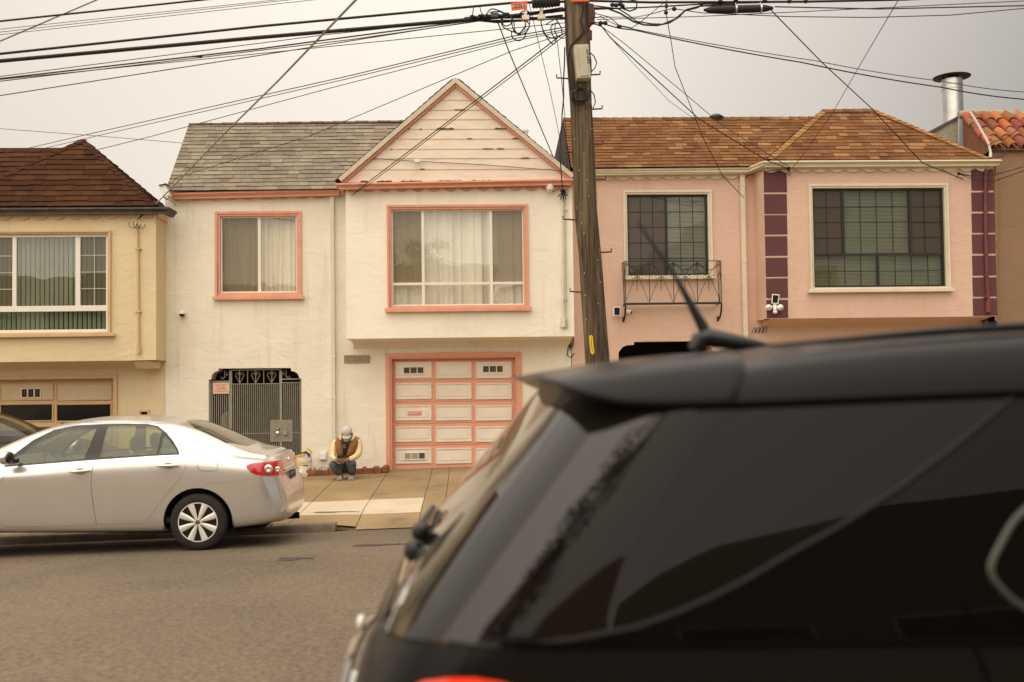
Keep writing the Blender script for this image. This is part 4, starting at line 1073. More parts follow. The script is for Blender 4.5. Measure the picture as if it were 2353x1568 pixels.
face([r0_, r1_, Vector((r1_.x, 19.3, r1_.z + .01)), Vector((r0_.x, 19.3, r0_.z + .01))], PAL_ORG, 45, .118, .24, ph, lift=.01)
b = MB(); fdn = (Vector((0, 17.82, h0_.z)) - Vector((0, 18.95, r0_.z))).normalized()
PO2 = [(.30, .155, .060), (.25, .125, .045), (.34, .19, .075)]
hip_caps(b, h0_, r0_, (Vector((1, 0, 0)) + fdn * .1).normalized(), Vector((-.5, .7, -.5)).normalized(), .12, PO2, 7, .12)
hip_caps(b, h1_, r1_, (Vector((-1, 0, 0)) + fdn * .1).normalized(), Vector((.5, .7, -.5)).normalized(), .12, PO2, 8, .12)
hip_caps(b, r0_, r1_, fdn, Vector((0, 1, -.1)).normalized(), .10, PAL_ORG, 9, .2)
b.build('hip_cap', M_shingle, ph, norm=False); b = MB(); hip_caps(b, t0, t1, (Vector((0, -1, -1))).normalized(), Vector((0, 1, -.2)).normalized(), .10, PAL_ORG, 10, .2)
b.build('ridge_cap', M_shingle, ph, norm=False)
b = MB(); b.add([t0 + Vector((0, .05, 0)), t1 + Vector((0, .05, 0)), (t1.x, 27.9, 5.7), (t0.x, 27.9, 5.7), (t0.x, 18.4, 5.7)], [(0, 1, 2, 3), (0, 3, 4)]); b.add([(h0_.x, 19.3, h0_.z), (h1_.x, 19.3, h1_.z), (r1_.x, 19.3, r1_.z), (r0_.x, 19.3, r0_.z)], [(0, 1, 2, 3)]); b.box(PX0 + .02, PX1, 19.3, 27.8, 5.6, 5.7); b.build('back_roof', M_felt, ph)
b = MB(); b.prism([(ga_.x, 18.42), (gb_.x, 18.42), (gc_.x, 17.86), (ge_.x, 17.86), (ge_.x, 18.9), (ga_.x, 18.9)], 5.74, 5.78, axis='z'); b.build('eave_board', M_crm, ph)
# juliet balcony
bal = MB(); YF = 18.28
def BP(u, v, y=None): return P(*K4(u, v), y if y is not None else YF)
a0, a1 = BP(484, 1000).x, BP(1072, 1000).x; zt_, zb_ = BP(780, 974).z, BP(780, 1228).z
bal.tube([(a0, YW, zt_), (a0, YF, zt_), (a1, YF, zt_), (a1, YW, zt_)], .009, 6)
bal.box(a0, a1, YF - .012, YF + .012, zb_ - .035, zb_ + .004); bal.box(a0, a0 + .02, YF + .012, YW, zb_ - .03, zb_); bal.box(a1 - .02, a1, YF + .012, YW, zb_ - .03, zb_)
for k in range(4): bal.box(a0 + .02, a1 - .02, YF + .05 + .06 * k, YF + .065 + .06 * k, zb_ - .02, zb_ - .008)
us = (486, 632, 780, 925, 1072)
for u in us: x = BP(u, 1000).x; bal.box(x - .006, x + .006, YF - .006, YF + .006, zb_, zt_)
balo = bal.build('balcony', M_iron, ph)
for ua, ub in zip(us, us[1:]):
    b = MB(); um = (ua + ub) / 2
    b.tube([BP(ua + (ub - ua) * t, 985 + 42 * math.sin(math.pi * t)) for t in [i / 12 for i in range(13)]], .006, 6)
    for s_ in (1, -1):
        A_ = ua if s_ > 0 else ub; B_ = ub if s_ > 0 else ua
        b.tube([BP(A_ + (B_ - A_) * (t * .1 + .9 * t ** .75 * .98), 985 + 240 * t ** 1.35) for t in [i / 12 for i in range(13)]], .005, 6)
    b.tube([BP(um, 1065), BP(um, 1155)], .005, 6); b.tube([BP(um, 1068), BP(um, 1100)], .011, 6)
    for s_ in (1, -1):
        b.tube([BP(um + s_ * (10 + 14 + 12 * math.cos(a * .5)), 1070 - 10 * math.sin(a * .5)) for a in range(12)], .005, 6)
        b.tube([BP((ua if s_ > 0 else ub) + s_ * 4, 985), BP((ua if s_ > 0 else ub) + s_ * 12, 1060), BP((ua if s_ > 0 else ub) + s_ * 22, 1070)], .005, 6)
    b.build('scrollwork', M_iron, balo)
for x in (a0, a1):
    b = MB(); b.tube([(x, YF + .01, zb_ - .02), (x, YF + .03, zb_ - .14), (x, YF + .14, zb_ - .27), (x, YW - .02, zb_ - .32), (x, YW - .01, zb_ - .24)], [.016, .018, .018, .02, .016], 8); b.build('bracket', M_iron, balo, smooth=True)
    b = MB()
    for k in range(2):
        y_ = YF + .1 + .1 * k; b.tube([(x, y_, zt_), (x, y_, zb_)], .005, 6)
    b.tube([(x, YF, zt_ - .02), (x, (YF + YW) / 2, zb_), (x, YW, zt_ - .02)], .005, 6); b.build('side_rail', M_iron, balo)
# roof vent
b = MB(); p0 = P(*K4(1042, 92), 19.8); b.ell((p0.x, p0.y, p0.z - .03), (.15, .15, .10)); b.lathe([(.09, -.2), (.09, -.02), (.16, -.02), (.16, 0), (0, .02)], p0, 16); tag(b.build('roof_vent', M_blackp, smooth=True), 'small black domed vent poking over the orange brown roof ridge', 'vent')

# ============================================================ tan house at the right edge
th_ = thing('house', 'tan stucco house with red clay tile roof at the right edge', 'house', (12, 18.3, .3))
TX0 = PX1 + .03; YT = 18.12; tzt = Z(K5, 1540, 520, YT)
mb = wall_mesh(rect(TX0, 17.5, -.1, tzt), [rect(13, 16, 3.2, 5.1), rect(13.4, 15.9, .3, 2.5)], YT, .3); mb.box(TX0, TX0 + .15, YT + .01, 28, -.1, tzt); mb.box(17.35, 17.5, YT + .01, 28, -.1, tzt); mb.box(TX0, 17.5, 27.8, 28, -.1, tzt)
mb.build('wall', M_tan, th_)
b = MB(); b.box(13, 16, YT + .2, YT + .22, 3.2, 5.1); b.box(13.4, 15.9, YT + .2, YT + .22, .3, 2.5); b.build('pane', M_dark, th_)
b = MB(); b.tube([P(*K5(1458, v), YB + .02) for v in (610, 900, 1200, 1500)], .022, 8); b.build('conduit', mat('rusty_pipe', (.32, .17, .07), rough=.7, var=.2, scale=9), th_, smooth=True)
# mission tiles: rows of tapered barrels down a short slope
b = MB(); r = random.Random(3)
A0 = P(*K5(1350, 512), YT - .12); ys_, yr_ = YT - .12, YT + .95; zs_, zr_ = A0.z - .0, P(*K5(1480, 318), YT + .95).z
nrow = 4; 
def barrel(x, y0, z0, y1, z1, r0, r1, c):
    n = 8; vs = []
    for (y, z, rr) in ((y0, z0, r0), (y1, z1, r1)):
        for k in range(n + 1):
            a = math.pi * k / n; vs.append((x - rr * math.cos(a), y - .25 * rr * math.sin(a), z + rr * .9 * math.sin(a)))
        for k in range(n + 1):
            a = math.pi * k / n; q = rr - .015; vs.append((x - q * math.cos(a), y - .25 * q * math.sin(a), z + q * .9 * math.sin(a)))
    m = n + 1
    fs = [(k, k + 1, 2 * m + k + 1, 2 * m + k) for k in range(n)] + [(m + k + 1, m + k, 3 * m + k, 3 * m + k + 1) for k in range(n)] + [(k + 1, k, m + k, m + k + 1) for k in range(n)]
    b.add(vs, fs, 0, c)
x = TX0 + .12; i = 0
while x < 17.4:
    for j in range(nrow):
        t0_, t1_ = j / nrow, (j + 1.18) / nrow; jx = r.uniform(-.02, .02); c = tuple(q * r.uniform(.8, 1.2) for q in r.choice(PAL_TILE))
        barrel(x + jx, ys_ + (yr_ - ys_) * t0_, zs_ + (zr_ - zs_) * t0_ + .02, ys_ + (yr_ - ys_) * t1_, zs_ + (zr_ - zs_) * t1_, .105, .085, c)
    x += .235; i += 1
for j in range(6):                                   # rake edge, weathered tiles tipping over the side
    t = j / 6; c = tuple(q * r.uniform(.8, 1.15) for q in r.choice(PAL_TILE))
    barrel(TX0 - .02 + .02 * (j % 2), ys_ + (yr_ - ys_) * t, zs_ + (zr_ - zs_) * t, ys_ + (yr_ - ys_) * (t + .2), zs_ + (zr_ - zs_) * (t + .2), .085, .07, c)
tl = b.build('tile_roof', M_shingle, th_, smooth=True, norm=False, sharp=35)
b = MB(); b.add([(TX0 - .05, ys_ + .03, zs_ - .02), (17.5, ys_ + .03, zs_ - .02), (17.5, yr_, zr_ - .02), (TX0 - .05, yr_, zr_ - .02), (TX0 - .05, yr_, zs_ - .1), (17.5, yr_, zs_ - .1)], [(0, 1, 2, 3), (3, 2, 5, 4), (0, 3, 4)]); b.build('roof_deck', mat('clay_bed', (.20, .09, .05), rough=1, var=.2), th_)
M_mort = mat('mortar', (.34, .31, .24), rough=1, var=.25, scale=5, bump=.6, bscale=20, bdist=.02, stain=((.10, .10, .06), .5, 5))
b = MB(); r = random.Random(5); pts = [P(*K5(u, v), YT + 1.0) for u, v in ((1245, 318), (1300, 316), (1400, 314), (1520, 318), (1560, 330), (1700, 330))]; pts.append(pts[-1] + Vector((5, 0, 0))); b.tube(pts, [.07, .10, .09, .10, .12, .1, .1], 10)
b.build('ridge_mortar', M_mort, th_, smooth=True)
# stone parapet slope left of the tiles
b = MB(); q = [xz(K5, 1080, 430, 19.2), xz(K5, 1092, 418, 19.2), xz(K5, 1240, 335, 19.2), xz(K5, 1240, 520, 19.2), xz(K5, 1300, 560, 19.2), xz(K5, 1060, 520, 19.2)]
b.prism([q[5], q[3], q[2], q[1]], 19.2, 19.6); b.build('parapet', M_mort, th_)
b = MB(); A_, B_ = P(*K5(1085, 420), 19.15), P(*K5(1248, 334), 19.15); b.prism([(A_.x, A_.z), (B_.x, B_.z), (B_.x, B_.z + .05), (A_.x, A_.z + .05)], 19.15, 19.7); b.build('coping', M_zinc, th_)
b = MB(); b.tube([P(*K5(u, v), YT - .2) for u, v in ((1310, 300), (1360, 380), (1415, 480), (1428, 535))], .022, 8); b.tube([P(*K5(u, v), YT - .2) for u, v in ((1428, 535), (1426, 560))], .026, 8); tag(b.build('mast', M_plast, smooth=True), 'thin white conduit mast leaning over the red clay tiles', 'mast')
# metal flue
cp = P(*K5(1212, 370), 20.4); ct = P(*K5(1208, 112), 20.4); rr = (P(*K5(1268, 200), 20.4).x - P(*K5(1155, 200), 20.4).x) / 2
fl = thing('flue', 'shiny round metal flue with wide dark cap behind the orange brown roof', 'chimney', (cp.x, 20.4, cp.z - .6))
b = MB(); H = ct.z - cp.z + .6
b.lathe([(rr, 0), (rr, H - .24), (rr * 1.03, H - .235), (rr * 1.03, H - .22), (rr, H - .215), (rr, H - .15), (rr * 1.03, H - .145), (rr * 1.03, H - .13), (rr, H - .125), (rr, H - .02), (rr * .9, H)], (cp.x, 20.4, cp.z - .6), 32); b.build('pipe', M_steel, fl, smooth=True)
b = MB(); rc = rr * 1.75; b.lathe([(0, H + .03), (rc, H + .03), (rc + .005, H + .042), (rc * .6, H + .09), (0, H + .11)], (cp.x, 20.4, cp.z - .6), 40); b.build('cap', mat('sooty_metal', (.05, .045, .035), rough=.5, metal=.5, var=.2), fl, smooth=True)
b = MB()
for k in range(4): a = k * 1.57 + .5; b.box(cp.x + rr * .9 * math.cos(a) - .01, cp.x + rr * .9 * math.cos(a) + .01, 20.4 + rr * .9 * math.sin(a) - .01, 20.4 + rr * .9 * math.sin(a) + .01, cp.z - .6 + H - .05, cp.z - .6 + H + .04)
b.build('cap_bracket', M_steel, fl)
# ============================================================ cars
M_silver = mat('silver_car_paint', (.685, .665, .635), rough=.25, metal=.70, var=.02, coat=.6, spec=.5)
M_frame = mat('black_window_frame', (.035, .027, .024), rough=.35, var=.1)
M_rubber = mat('tyre_rubber', (.022, .019, .017), rough=.85, var=.2, scale=12)
M_wellm = mat('wheel_well', (.010, .009, .008), rough=1)
M_rim = mat('silver_wheel_cover', (.78, .75, .69), rough=.35, metal=.2, var=.04)
M_red = mat('red_lens', (.42, .008, .010), rough=.08, var=.1, coat=1., emit=((.5, .01, .01), .12))
M_clear = mat('clear_lens', (.62, .58, .55), rough=.12, metal=.5, var=.1, coat=1.)
M_seat = mat('car_seat_cloth', (.20, .19, .155), rough=.9, var=.1)
M_dash = mat('dashboard', (.10, .095, .08), rough=.7)
G_car = glass('car_glass', (.70, .74, .60), f0=.055)
G_far = glass('car_glass_far', (.80, .83, .70), f0=.04)

def interp(tab, x):
    if x <= tab[0][0]: return tab[0][1]
    for (a, b), (c, d) in zip(tab, tab[1:]):
        if x <= c: return b + (d - b) * (x - a) / (c - a)
    return tab[-1][1]
def loft(rings, yc, lev=2):
    """rings: half sections of (x, half width, z), mirrored about y = yc; returns a closed subdivided mesh"""
    n = len(rings[0]); full = 2 * n - 2; vs = []; fs = []
    for rg in rings:
        vs += [(p[0], yc - p[1], p[2]) for p in rg] + [(p[0], yc + p[1], p[2]) for p in rg[-2:0:-1]]
    for i in range(len(rings) - 1):
        for k in range(full):
            fs.append((i * full + k, i * full + (k + 1) % full, (i + 1) * full + (k + 1) % full, (i + 1) * full + k))
    for base in (0, (len(rings) - 1) * full):
        mir = lambda i: base + (full - i) % full
        for i in range(n - 1):
            q = [base + i, base + i + 1, mir(i + 1), mir(i)]; q2 = []
            for a in q:
                if a not in q2: q2.append(a)
            if len(q2) > 2: fs.append(tuple(q2))
    me = bpy.data.meshes.new('loft'); me.from_pydata(vs, [], fs)
    bm = bmesh.new(); bm.from_mesh(me); bmesh.ops.recalc_face_normals(bm, faces=bm.faces); bm.to_mesh(me); bm.free()
    return me
def evaluated(me, mods):
    o = bpy.data.objects.new('tmp', me); COL.objects.link(o); extra = []
    for kind, kw in mods:
        m = o.modifiers.new(kind, kind)
        for k, v in kw.items(): setattr(m, k, v)
    dg = bpy.context.evaluated_depsgraph_get(); dg.update()
    r = bpy.data.meshes.new_from_object(o.evaluated_get(dg))
    bpy.data.objects.remove(o)
    return r
def boolean(me, op, cutters):
    """cutters: list of meshes"""
    cur = me
    for c in cutters:
        co = bpy.data.objects.new('cut', c); COL.objects.link(co)
        cur = evaluated(cur, [('BOOLEAN', dict(operation=op, object=co, solver='MANIFOLD'))])
        bpy.data.objects.remove(co)
    return cur
def prism_mesh(poly, a0, a1, axis='y'):
    mb = MB(); mb.prism(poly, a0, a1, axis=axis); me = mb.mesh('cut', [])
    bm = bmesh.new(); bm.from_mesh(me); bmesh.ops.recalc_face_normals(bm, faces=bm.faces); bm.to_mesh(me); bm.free(); return me
def inset(poly, d):
    n = len(poly); A = sum(poly[i - 1][0] * poly[i][1] - poly[i][0] * poly[i - 1][1] for i in range(n)); s_ = 1 if A > 0 else -1; out = []
    for i in range(n):
        p, q, r_ = Vector(poly[i - 1]), Vector(poly[i]), Vector(poly[(i + 1) % n])
        e1 = (q - p).normalized(); e2 = (r_ - q).normalized(); n1 = Vector((-e1.y, e1.x)) * s_; n2 = Vector((-e2.y, e2.x)) * s_
        m = (n1 + n2); m = m.normalized() if m.length > 1e-4 else n1
        m = m / max(.45, m.dot(n1)); out.append(tuple(q + m * d))
    return out
def smooth_poly(poly, closed=True, it=1, keep=()):
    for _ in range(it):
        n = len(poly); out = []
        for i in range(n):
            a, b = Vector(poly[i]), Vector(poly[(i + 1) % n]); out += [tuple(a.lerp(b, .25)), tuple(a.lerp(b, .75))]
        poly = out
    return poly
def place(me, name, mats, parent, mtx=None, smooth=True, angle=35, label=None):
    if mtx is not None: me.transform(mtx)
    me.materials.clear()
    for m in (mats if isinstance(mats, list) else [mats]): me.materials.append(m)
    me.polygons.foreach_set('material_index', [0] * len(me.polygons))
    me.polygons.foreach_set('use_smooth', [smooth] * len(me.polygons))
    if smooth: me.set_sharp_from_angle(angle=rad(angle))
    me.name = name; o = bpy.data.objects.new(name, me); COL.objects.link(o); attach(o, parent)
    if label: o['label'] = label
    return o
def arcpts(cx, cz, r_, a0, a1, n): return [(cx + r_ * math.cos(rad(a0 + (a1 - a0) * i / n)), cz + r_ * math.sin(rad(a0 + (a1 - a0) * i / n))) for i in range(n + 1)]

def wheel(parent, T, cx, cy, cz, R_, side, rw=.20, rr=.214, spokes=8, tyre=M_rubber, rim_m=M_rim):
    """cy = outer face; side=-1 faces -y"""
    s_ = side
    b = MB(); pr = [(rr, 0), (rr + .01, -.002), (R_ - .045, -.006), (R_ - .012, .012), (R_, .03), (R_, rw - .03), (R_ - .012, rw - .01), (rr, rw)]
    b.lathe([(a, -h * s_) for a, h in pr], (cx, cy, cz), 48, 'y')
    ty = b.build('tyre', tyre, None, smooth=True, sharp=50)
    wl = thing_part('wheel', parent)
    fin(ty, wl, T)
    b = MB(); b.lathe([(0, -.05 * s_), (rr - .02, -.06 * s_), (rr - .01, -.012 * s_), (rr, .006 * s_), (rr + .006, .004 * s_)], (cx, cy, cz), 48, 'y')
    fin(b.build('wheel_dish', M_wellm, None, smooth=True), wl, T)
    b = MB()
    for k in range(spokes):
        a = 2 * math.pi * (k + .5) / spokes; ca, sa = math.cos(a), math.sin(a); ta, tb = -sa, ca
        pts = []
        for rad_, w, h in ((.026, .011, .014), (.09, .023, .013), (.15, .034, .010), (rr - .004, .044, .008)):
            for q, hh in ((-1, .012), (-.55, 0), (.55, 0), (1, .012)):
                pts.append((cx + ca * rad_ + ta * w * q, cy + s_ * (.002 + h + (0 if abs(q) < 1 else -.010)), cz + sa * rad_ + tb * w * q))
        b.add(pts, [(i * 4 + j, i * 4 + j + 1, (i + 1) * 4 + j + 1, (i + 1) * 4 + j) for i in range(3) for j in range(3)])
    b.lathe([(0, .008 * s_), (.030, .006 * s_), (.034, -.012 * s_)], (cx, cy, cz), 24, 'y')
    b.lathe([(rr - .012, -.002 * s_), (rr - .008, .006 * s_), (rr + .002, .006 * s_), (rr + .006, -.002 * s_)], (cx, cy, cz), 48, 'y')
    fin(b.build('rim', rim_m, None, smooth=True, norm=False), wl, T)
    b = MB(); b.lathe([(.020, .0085 * s_), (.023, .0095 * s_), (.026, .0085 * s_)], (cx, cy, cz), 24, 'y'); b.lathe([(.004, .0085 * s_), (.008, .0095 * s_), (.011, .0085 * s_)], (cx, cy, cz), 16, 'y')
    fin(b.build('emblem', M_lock, None, smooth=True), wl, T)
    return wl
def thing_part(name, parent):
    o = bpy.data.objects.new(name, None); COL.objects.link(o); o.empty_display_size = .1; attach(o, parent); o['_base'] = [0, 0, 0]; return o
def fin(o, parent, T):
    if T is not None: o.data.transform(T)
    attach(o, parent); return o

# ---- silver sedan; built in its own frame: +x rear->front is -x world, origin at the rear wheel's contact point on the street side
def sedan_T(wx, wy, wz, flip=True):
    S = Matrix.Diagonal((-1 if flip else 1, 1, 1, 1)); sh = Matrix.Identity(4); sh[2][0] = -GX if flip else GX
    return Matrix.Translation((wx, wy, wz)) @ sh @ S
SX, SYc, SZ = -2.957, 12.03, .084
TS = sedan_T(SX, 0, SZ)
car = thing('parked_car', 'silver four door sedan parked at the kerb in front of the cream house', 'car', (SX - 1.3, SYc, .05))
zroof = [(-1.1, .98), (-.9, 1.02), (-.84, 1.045), (-.49, 1.068), (-.41, 1.108), (-.18, 1.217), (.04, 1.319), (.25, 1.390), (.44, 1.425), (.75, 1.450), (1.05, 1.455), (1.36, 1.435), (1.63, 1.385), (1.82, 1.330), (2.12, 1.20), (2.42, 1.06), (2.66, .965), (3.0, .91), (3.3, .82), (3.6, .70)]
zbelt = [(-1.1, .93), (-.9, .965), (-.5, .995), (-.2, 1.025), (.18, 1.05), (1.16, 1.0), (2.03, .915), (2.6, .87), (3.0, .81), (3.4, .70), (3.6, .62)]
wmax = [(-1.1, .80), (-.9, .835), (-.6, .865), (-.2, .88), (.3, .885), (2.2, .885), (2.8, .875), (3.2, .83), (3.6, .74)]
zbot = [(-1.1, .30), (-.95, .285), (-.7, .26), (-.3, .21), (.4, .185), (2.2, .17), (3., .19), (3.6, .22)]
def sec(x):
    zr, zb_, w, z0_ = interp(zroof, x), interp(zbelt, x), interp(wmax, x), interp(zbot, x)
    zb_ = min(zb_, zr - .012)
    g = max(0, min(1, (zr - zb_ - .06) / .30)); hgt = zr - zb_
    wb = w - .075
    return [(x, 0, z0_), (x, .7 * w, z0_), (x, w - .07, z0_ + .005), (x, w - .015, z0_ + .07), (x, w - .004, .42), (x, w, .62), (x, w - .005, .80),
            (x, w - .022, zb_ - .075), (x, w - .055, zb_ - .012), (x, wb - .015 - .03 * (1 - g), zb_ + .02 * g + .004),
            (x, (wb - .075) * g + (wb - .12) * (1 - g), zb_ + hgt * .55 * g + .006 * (1 - g)), (x, .665 * g + .64 * (1 - g), zb_ + hgt * (.83 * g + .55 * (1 - g))), (x, .57 * g + .52 * (1 - g), zr - .022 * g - .006), (x, .30, zr - .004), (x, 0, zr)]
def xr(z): return .075 + interp([(.2, -.90), (.25, -.93), (.30, -1.0), (.40, -1.025), (.58, -1.02), (.635, -1.005), (.66, -.955), (.74, -.925), (.91, -.915), (.98, -.905), (1.03, -.885), (1.1, -.84)], z)
def xf(z): return interp([(.15, 3.35), (.25, 3.50), (.45, 3.55), (.62, 3.50), (.72, 3.40), (.85, 3.2)], z)
rings = []
for off, ws, zs in ((0, .42, 0), (.004, .66, 0), (.035, .86, .002), (.115, .965, .004)):
    base = sec(-.88); rings.append([(xr(p[2]) + off, p[1] * ws if p[1] < 2 else p[1], p[2] - zs * (p[2] > .9)) for p in base])
for x in (-.70, -.52, -.38, -.2, .0, .22, .42, .62, .9, 1.2, 1.5, 1.75, 2.0, 2.3, 2.5, 2.7, 2.95, 3.15): rings.append(sec(x))
for off, ws in ((.10, .965), (.03, .84), (.0, .6)):
    base = sec(3.3); rings.append([(min(xf(p[2]) - off, 3.6), p[1] * ws, p[2]) for p in base])
raw = loft(rings, SYc)
shell = evaluated(raw, [('SUBSURF', dict(levels=2, render_levels=2)), ('SOLIDIFY', dict(thickness=.022, offset=-1))])
k7 = lambda u, v, Y: (-(P(*K7(u, v), Y).x - SX), P(*K7(u, v), Y).z - SZ - GX * (P(*K7(u, v), Y).x - SX))
NEAR = (10.8, SYc - .3); FAR = (SYc + .3, 13.3); ALLY = (10.8, 13.3)
Gf = [k7(u, v, 11.37) for u, v in ((100, 527), (108, 500), (150, 455), (250, 372), (400, 288), (500, 254), (600, 238), (728, 228), (668, 457))]
Gr = [k7(u, v, 11.37) for u, v in ((775, 442), (805, 216), (900, 210), (1100, 207), (1170, 214), (1216, 238), (1196, 404))]
Gq = [k7(u, v, 11.37) for u, v in ((1212, 402), (1232, 262), (1262, 285), (1310, 335), (1350, 391))]
Fr = [k7(u, v, 11.38) for u, v in ((78, 542), (84, 505), (130, 450), (260, 340), (400, 262), (560, 222), (760, 203), (930, 193), (1100, 190), (1180, 201), (1250, 245), (1310, 305), (1352, 362), (1370, 400), (1200, 414), (700, 468))]
D1 = [k7(u, v, 11.16) for u, v in ((768, 203), (712, 440), (690, 520), (681, 610), (684, 700), (700, 820), (720, 957), (300, 985), (40, 1000), (10, 975), (-10, 930), (-12, 700), (60, 545), (300, 280), (560, 200))]
D2 = [k7(u, v, 11.16) for u, v in ((768, 203), (712, 440), (690, 520), (681, 610), (684, 700), (700, 820), (720, 957), (1060, 932), (1090, 915), (1120, 880), (1160, 815), (1230, 725), (1300, 640), (1355, 560), (1382, 505), (1387, 450), (1370, 398), (1250, 240), (1180, 192), (950, 185))]
Tl = smooth_poly([k7(u, v, 11.30) for u, v in ((1843, 468), (1880, 447), (1940, 437), (2070, 431), (2100, 455), (2115, 500), (2105, 538), (2040, 541), (1950, 533), (1890, 520))])
Tl = [(x, z) for x, z in Tl]
Fd = smooth_poly([k7(u, v, 11.16) for u, v in ((1474, 445), (1490, 425), (1547, 420), (1605, 419), (1620, 437), (1620, 470), (1619, 503), (1604, 521), (1545, 524), (1488, 524), (1472, 505), (1472, 475))], it=1)
Bp = [k7(u, v, 11.2) for u, v in ((1512, 638), (1580, 607), (1700, 596), (1800, 586), (1850, 566), (1895, 538), (1960, 545), (2105, 545))] + [(-.85, .80), (-.86, .625), (-1.2, .625), (-1.2, .1), (-.1, .1)]
Arch = [(.0, .02)] and arcpts(.0, .31, .375, -35, 215, 28)
ArchF = arcpts(2.6, .31, .375, -35, 215, 28)
def pm(poly, yr, ax='y'): return prism_mesh(poly, yr[0], yr[1], ax)
def cut(base, op, polys, yr=ALLY): return boolean(base.copy(), op, [pm(p, yr) for p in polys])
wh_near = [pm(Arch, (10.8, SYc - .55)), pm(Arch, (SYc + .55, 13.4)), pm(ArchF, (10.8, SYc - .55)), pm(ArchF, (SYc + .55, 13.4))]
core = boolean(shell.copy(), 'DIFFERENCE', wh_near)
# rear glass in plan view, windscreen likewise
RG = smooth_poly([(-.42, SYc - .60), (-.42, SYc + .60), (.30, SYc + .50), (.30, SYc - .50)], it=1); RGb = inset(RG, -.03)
WS = smooth_poly([(2.52, SYc - .66), (2.52, SYc + .66), (1.66, SYc + .52), (1.66, SYc - .52)], it=1)
rg_m = boolean(shell.copy(), 'INTERSECT', [prism_mesh(RG, .95, 1.6, 'z')]); ws_m = boolean(shell.copy(), 'INTERSECT', [prism_mesh(WS, .95, 1.6, 'z')])
core = boolean(core, 'DIFFERENCE', [prism_mesh(RG, .95, 1.6, 'z'), prism_mesh(WS, .95, 1.6, 'z')])
def low(g):     # the far sills sit a little lower than the near ones
    m = sum(p[1] for p in g) / len(g); return [(x, z - (.075 if z < m else 0)) for x, z in g]
frame_full = cut(core, 'INTERSECT', [Fr])
frame_m = boolean(frame_full.copy(), 'DIFFERENCE', [pm(g_, ALLY) for g_ in (Gf, Gr, Gq)])
frame_n = boolean(frame_m.copy(), 'DIFFERENCE', [prism_mesh([(-2, 0), (5, 0), (5, 2), (-2, 2)], SYc, 14)]); frame_f = boolean(frame_m.copy(), 'DIFFERENCE', [prism_mesh([(-2, 0), (5, 0), (5, 2), (-2, 2)], 10, SYc)])
no_frame = boolean(cut(core, 'DIFFERENCE', [Fr]), 'DIFFERENCE', [pm(low(g_), FAR) for g_ in (Gf, Gr, Gq)])
d1n = cut(no_frame, 'INTERSECT', [inset(D1, .0025)], NEAR); d2n = cut(no_frame, 'INTERSECT', [inset(D2, .0025)], NEAR)
body = cut(no_frame, 'DIFFERENCE', [D1, D2], NEAR)
lens = cut(body, 'INTERSECT', [Tl], (10.8, SYc - .34)); lensf = cut(body, 'INTERSECT', [Tl], (SYc + .34, 13.4))
body = boolean(body, 'DIFFERENCE', [pm(Tl, (10.8, SYc - .34)), pm(Tl, (SYc + .34, 13.4)), pm(Fd, (10.8, SYc - .6))])
fd_m = cut(no_frame, 'INTERSECT', [inset(Fd, .004)], (10.8, SYc - .6))
bump_m = cut(body, 'INTERSECT', [inset(Bp, .0015)]); body = cut(body, 'DIFFERENCE', [Bp])
place(body, 'body', M_silver, car, TS); place(frame_n, 'window_frame', M_frame, car, TS); place(frame_f, 'window_frame', M_frame, car, TS)
dA = place(d1n, 'door', M_silver, car, TS); dB = place(d2n, 'door', M_silver, car, TS)
place(bump_m, 'bumper', M_silver, car, TS); place(fd_m, 'fuel_door', M_silver, car, TS)
tln = place(lens, 'taillight', M_red, car, TS); place(lensf, 'taillight', M_red, car, TS)
for g_, nm in ((Gf, 'window'), (Gr, 'window'), (Gq, 'window')):
    for yr in (NEAR, FAR):
        place(boolean(shell.copy(), 'INTERSECT', [pm(inset(low(g_) if yr is FAR else g_, -.004), yr)]), nm, G_car if yr is NEAR else G_far, car, TS)
place(rg_m, 'rear_window', glass('rear_window_glass', (.42, .42, .33), refl=1.0), car, TS); place(ws_m, 'windscreen', G_far, car, TS)
# taillight's round clear lamps
b = MB()
for u, v, r_ in ((2005, 486, .046), (2072, 488, .030)):
    x_, z_ = k7(u, v, 11.27); b.lathe([(0, 0), (r_ * .3, -.004), (r_ * .6, -.012), (r_, -.004), (r_ * 1.08, .006)], (x_, 11.236 + (0.02 if u > 2040 else 0.0), z_), 24, 'y')
fin(b.build('reversing_lamp', M_clear, None, smooth=True), tln, TS)
# handles, each over a flat darker disc that paints the recess shade
for (u0, v0, u1, v1, dr_) in ((1170, 498, 1325, 488, dB), (515, 570, 665, 552, dA)):
    A_ = k7(u0, v0, 11.12); B_ = k7(u1, v1, 11.12); yb = SYc - .885
    b = MB(); n = 9; pts = [(A_[0] + (B_[0] - A_[0]) * i / n, yb - .008 - .032 * math.sin(math.pi * min(1, max(0, (i + .8) / (n + 1.2)))), A_[1] + (B_[1] - A_[1]) * i / n) for i in range(n + 1)]
    b.tube(pts, [.010] + [.015] * (n - 1) + [.011], 10); fin(b.build('handle', M_silver, None, smooth=True), dr_, TS)
    b = MB(); mx_, mz_ = (A_[0] + B_[0]) / 2, (A_[1] + B_[1]) / 2; b.ell((mx_, yb - .0, mz_), (.050, .004, .034), 20, 8); fin(b.build('handle_recess_shade', mat('handle_shade', (.40, .37, .33), rough=.4, metal=.5), None, smooth=True), dr_, TS)
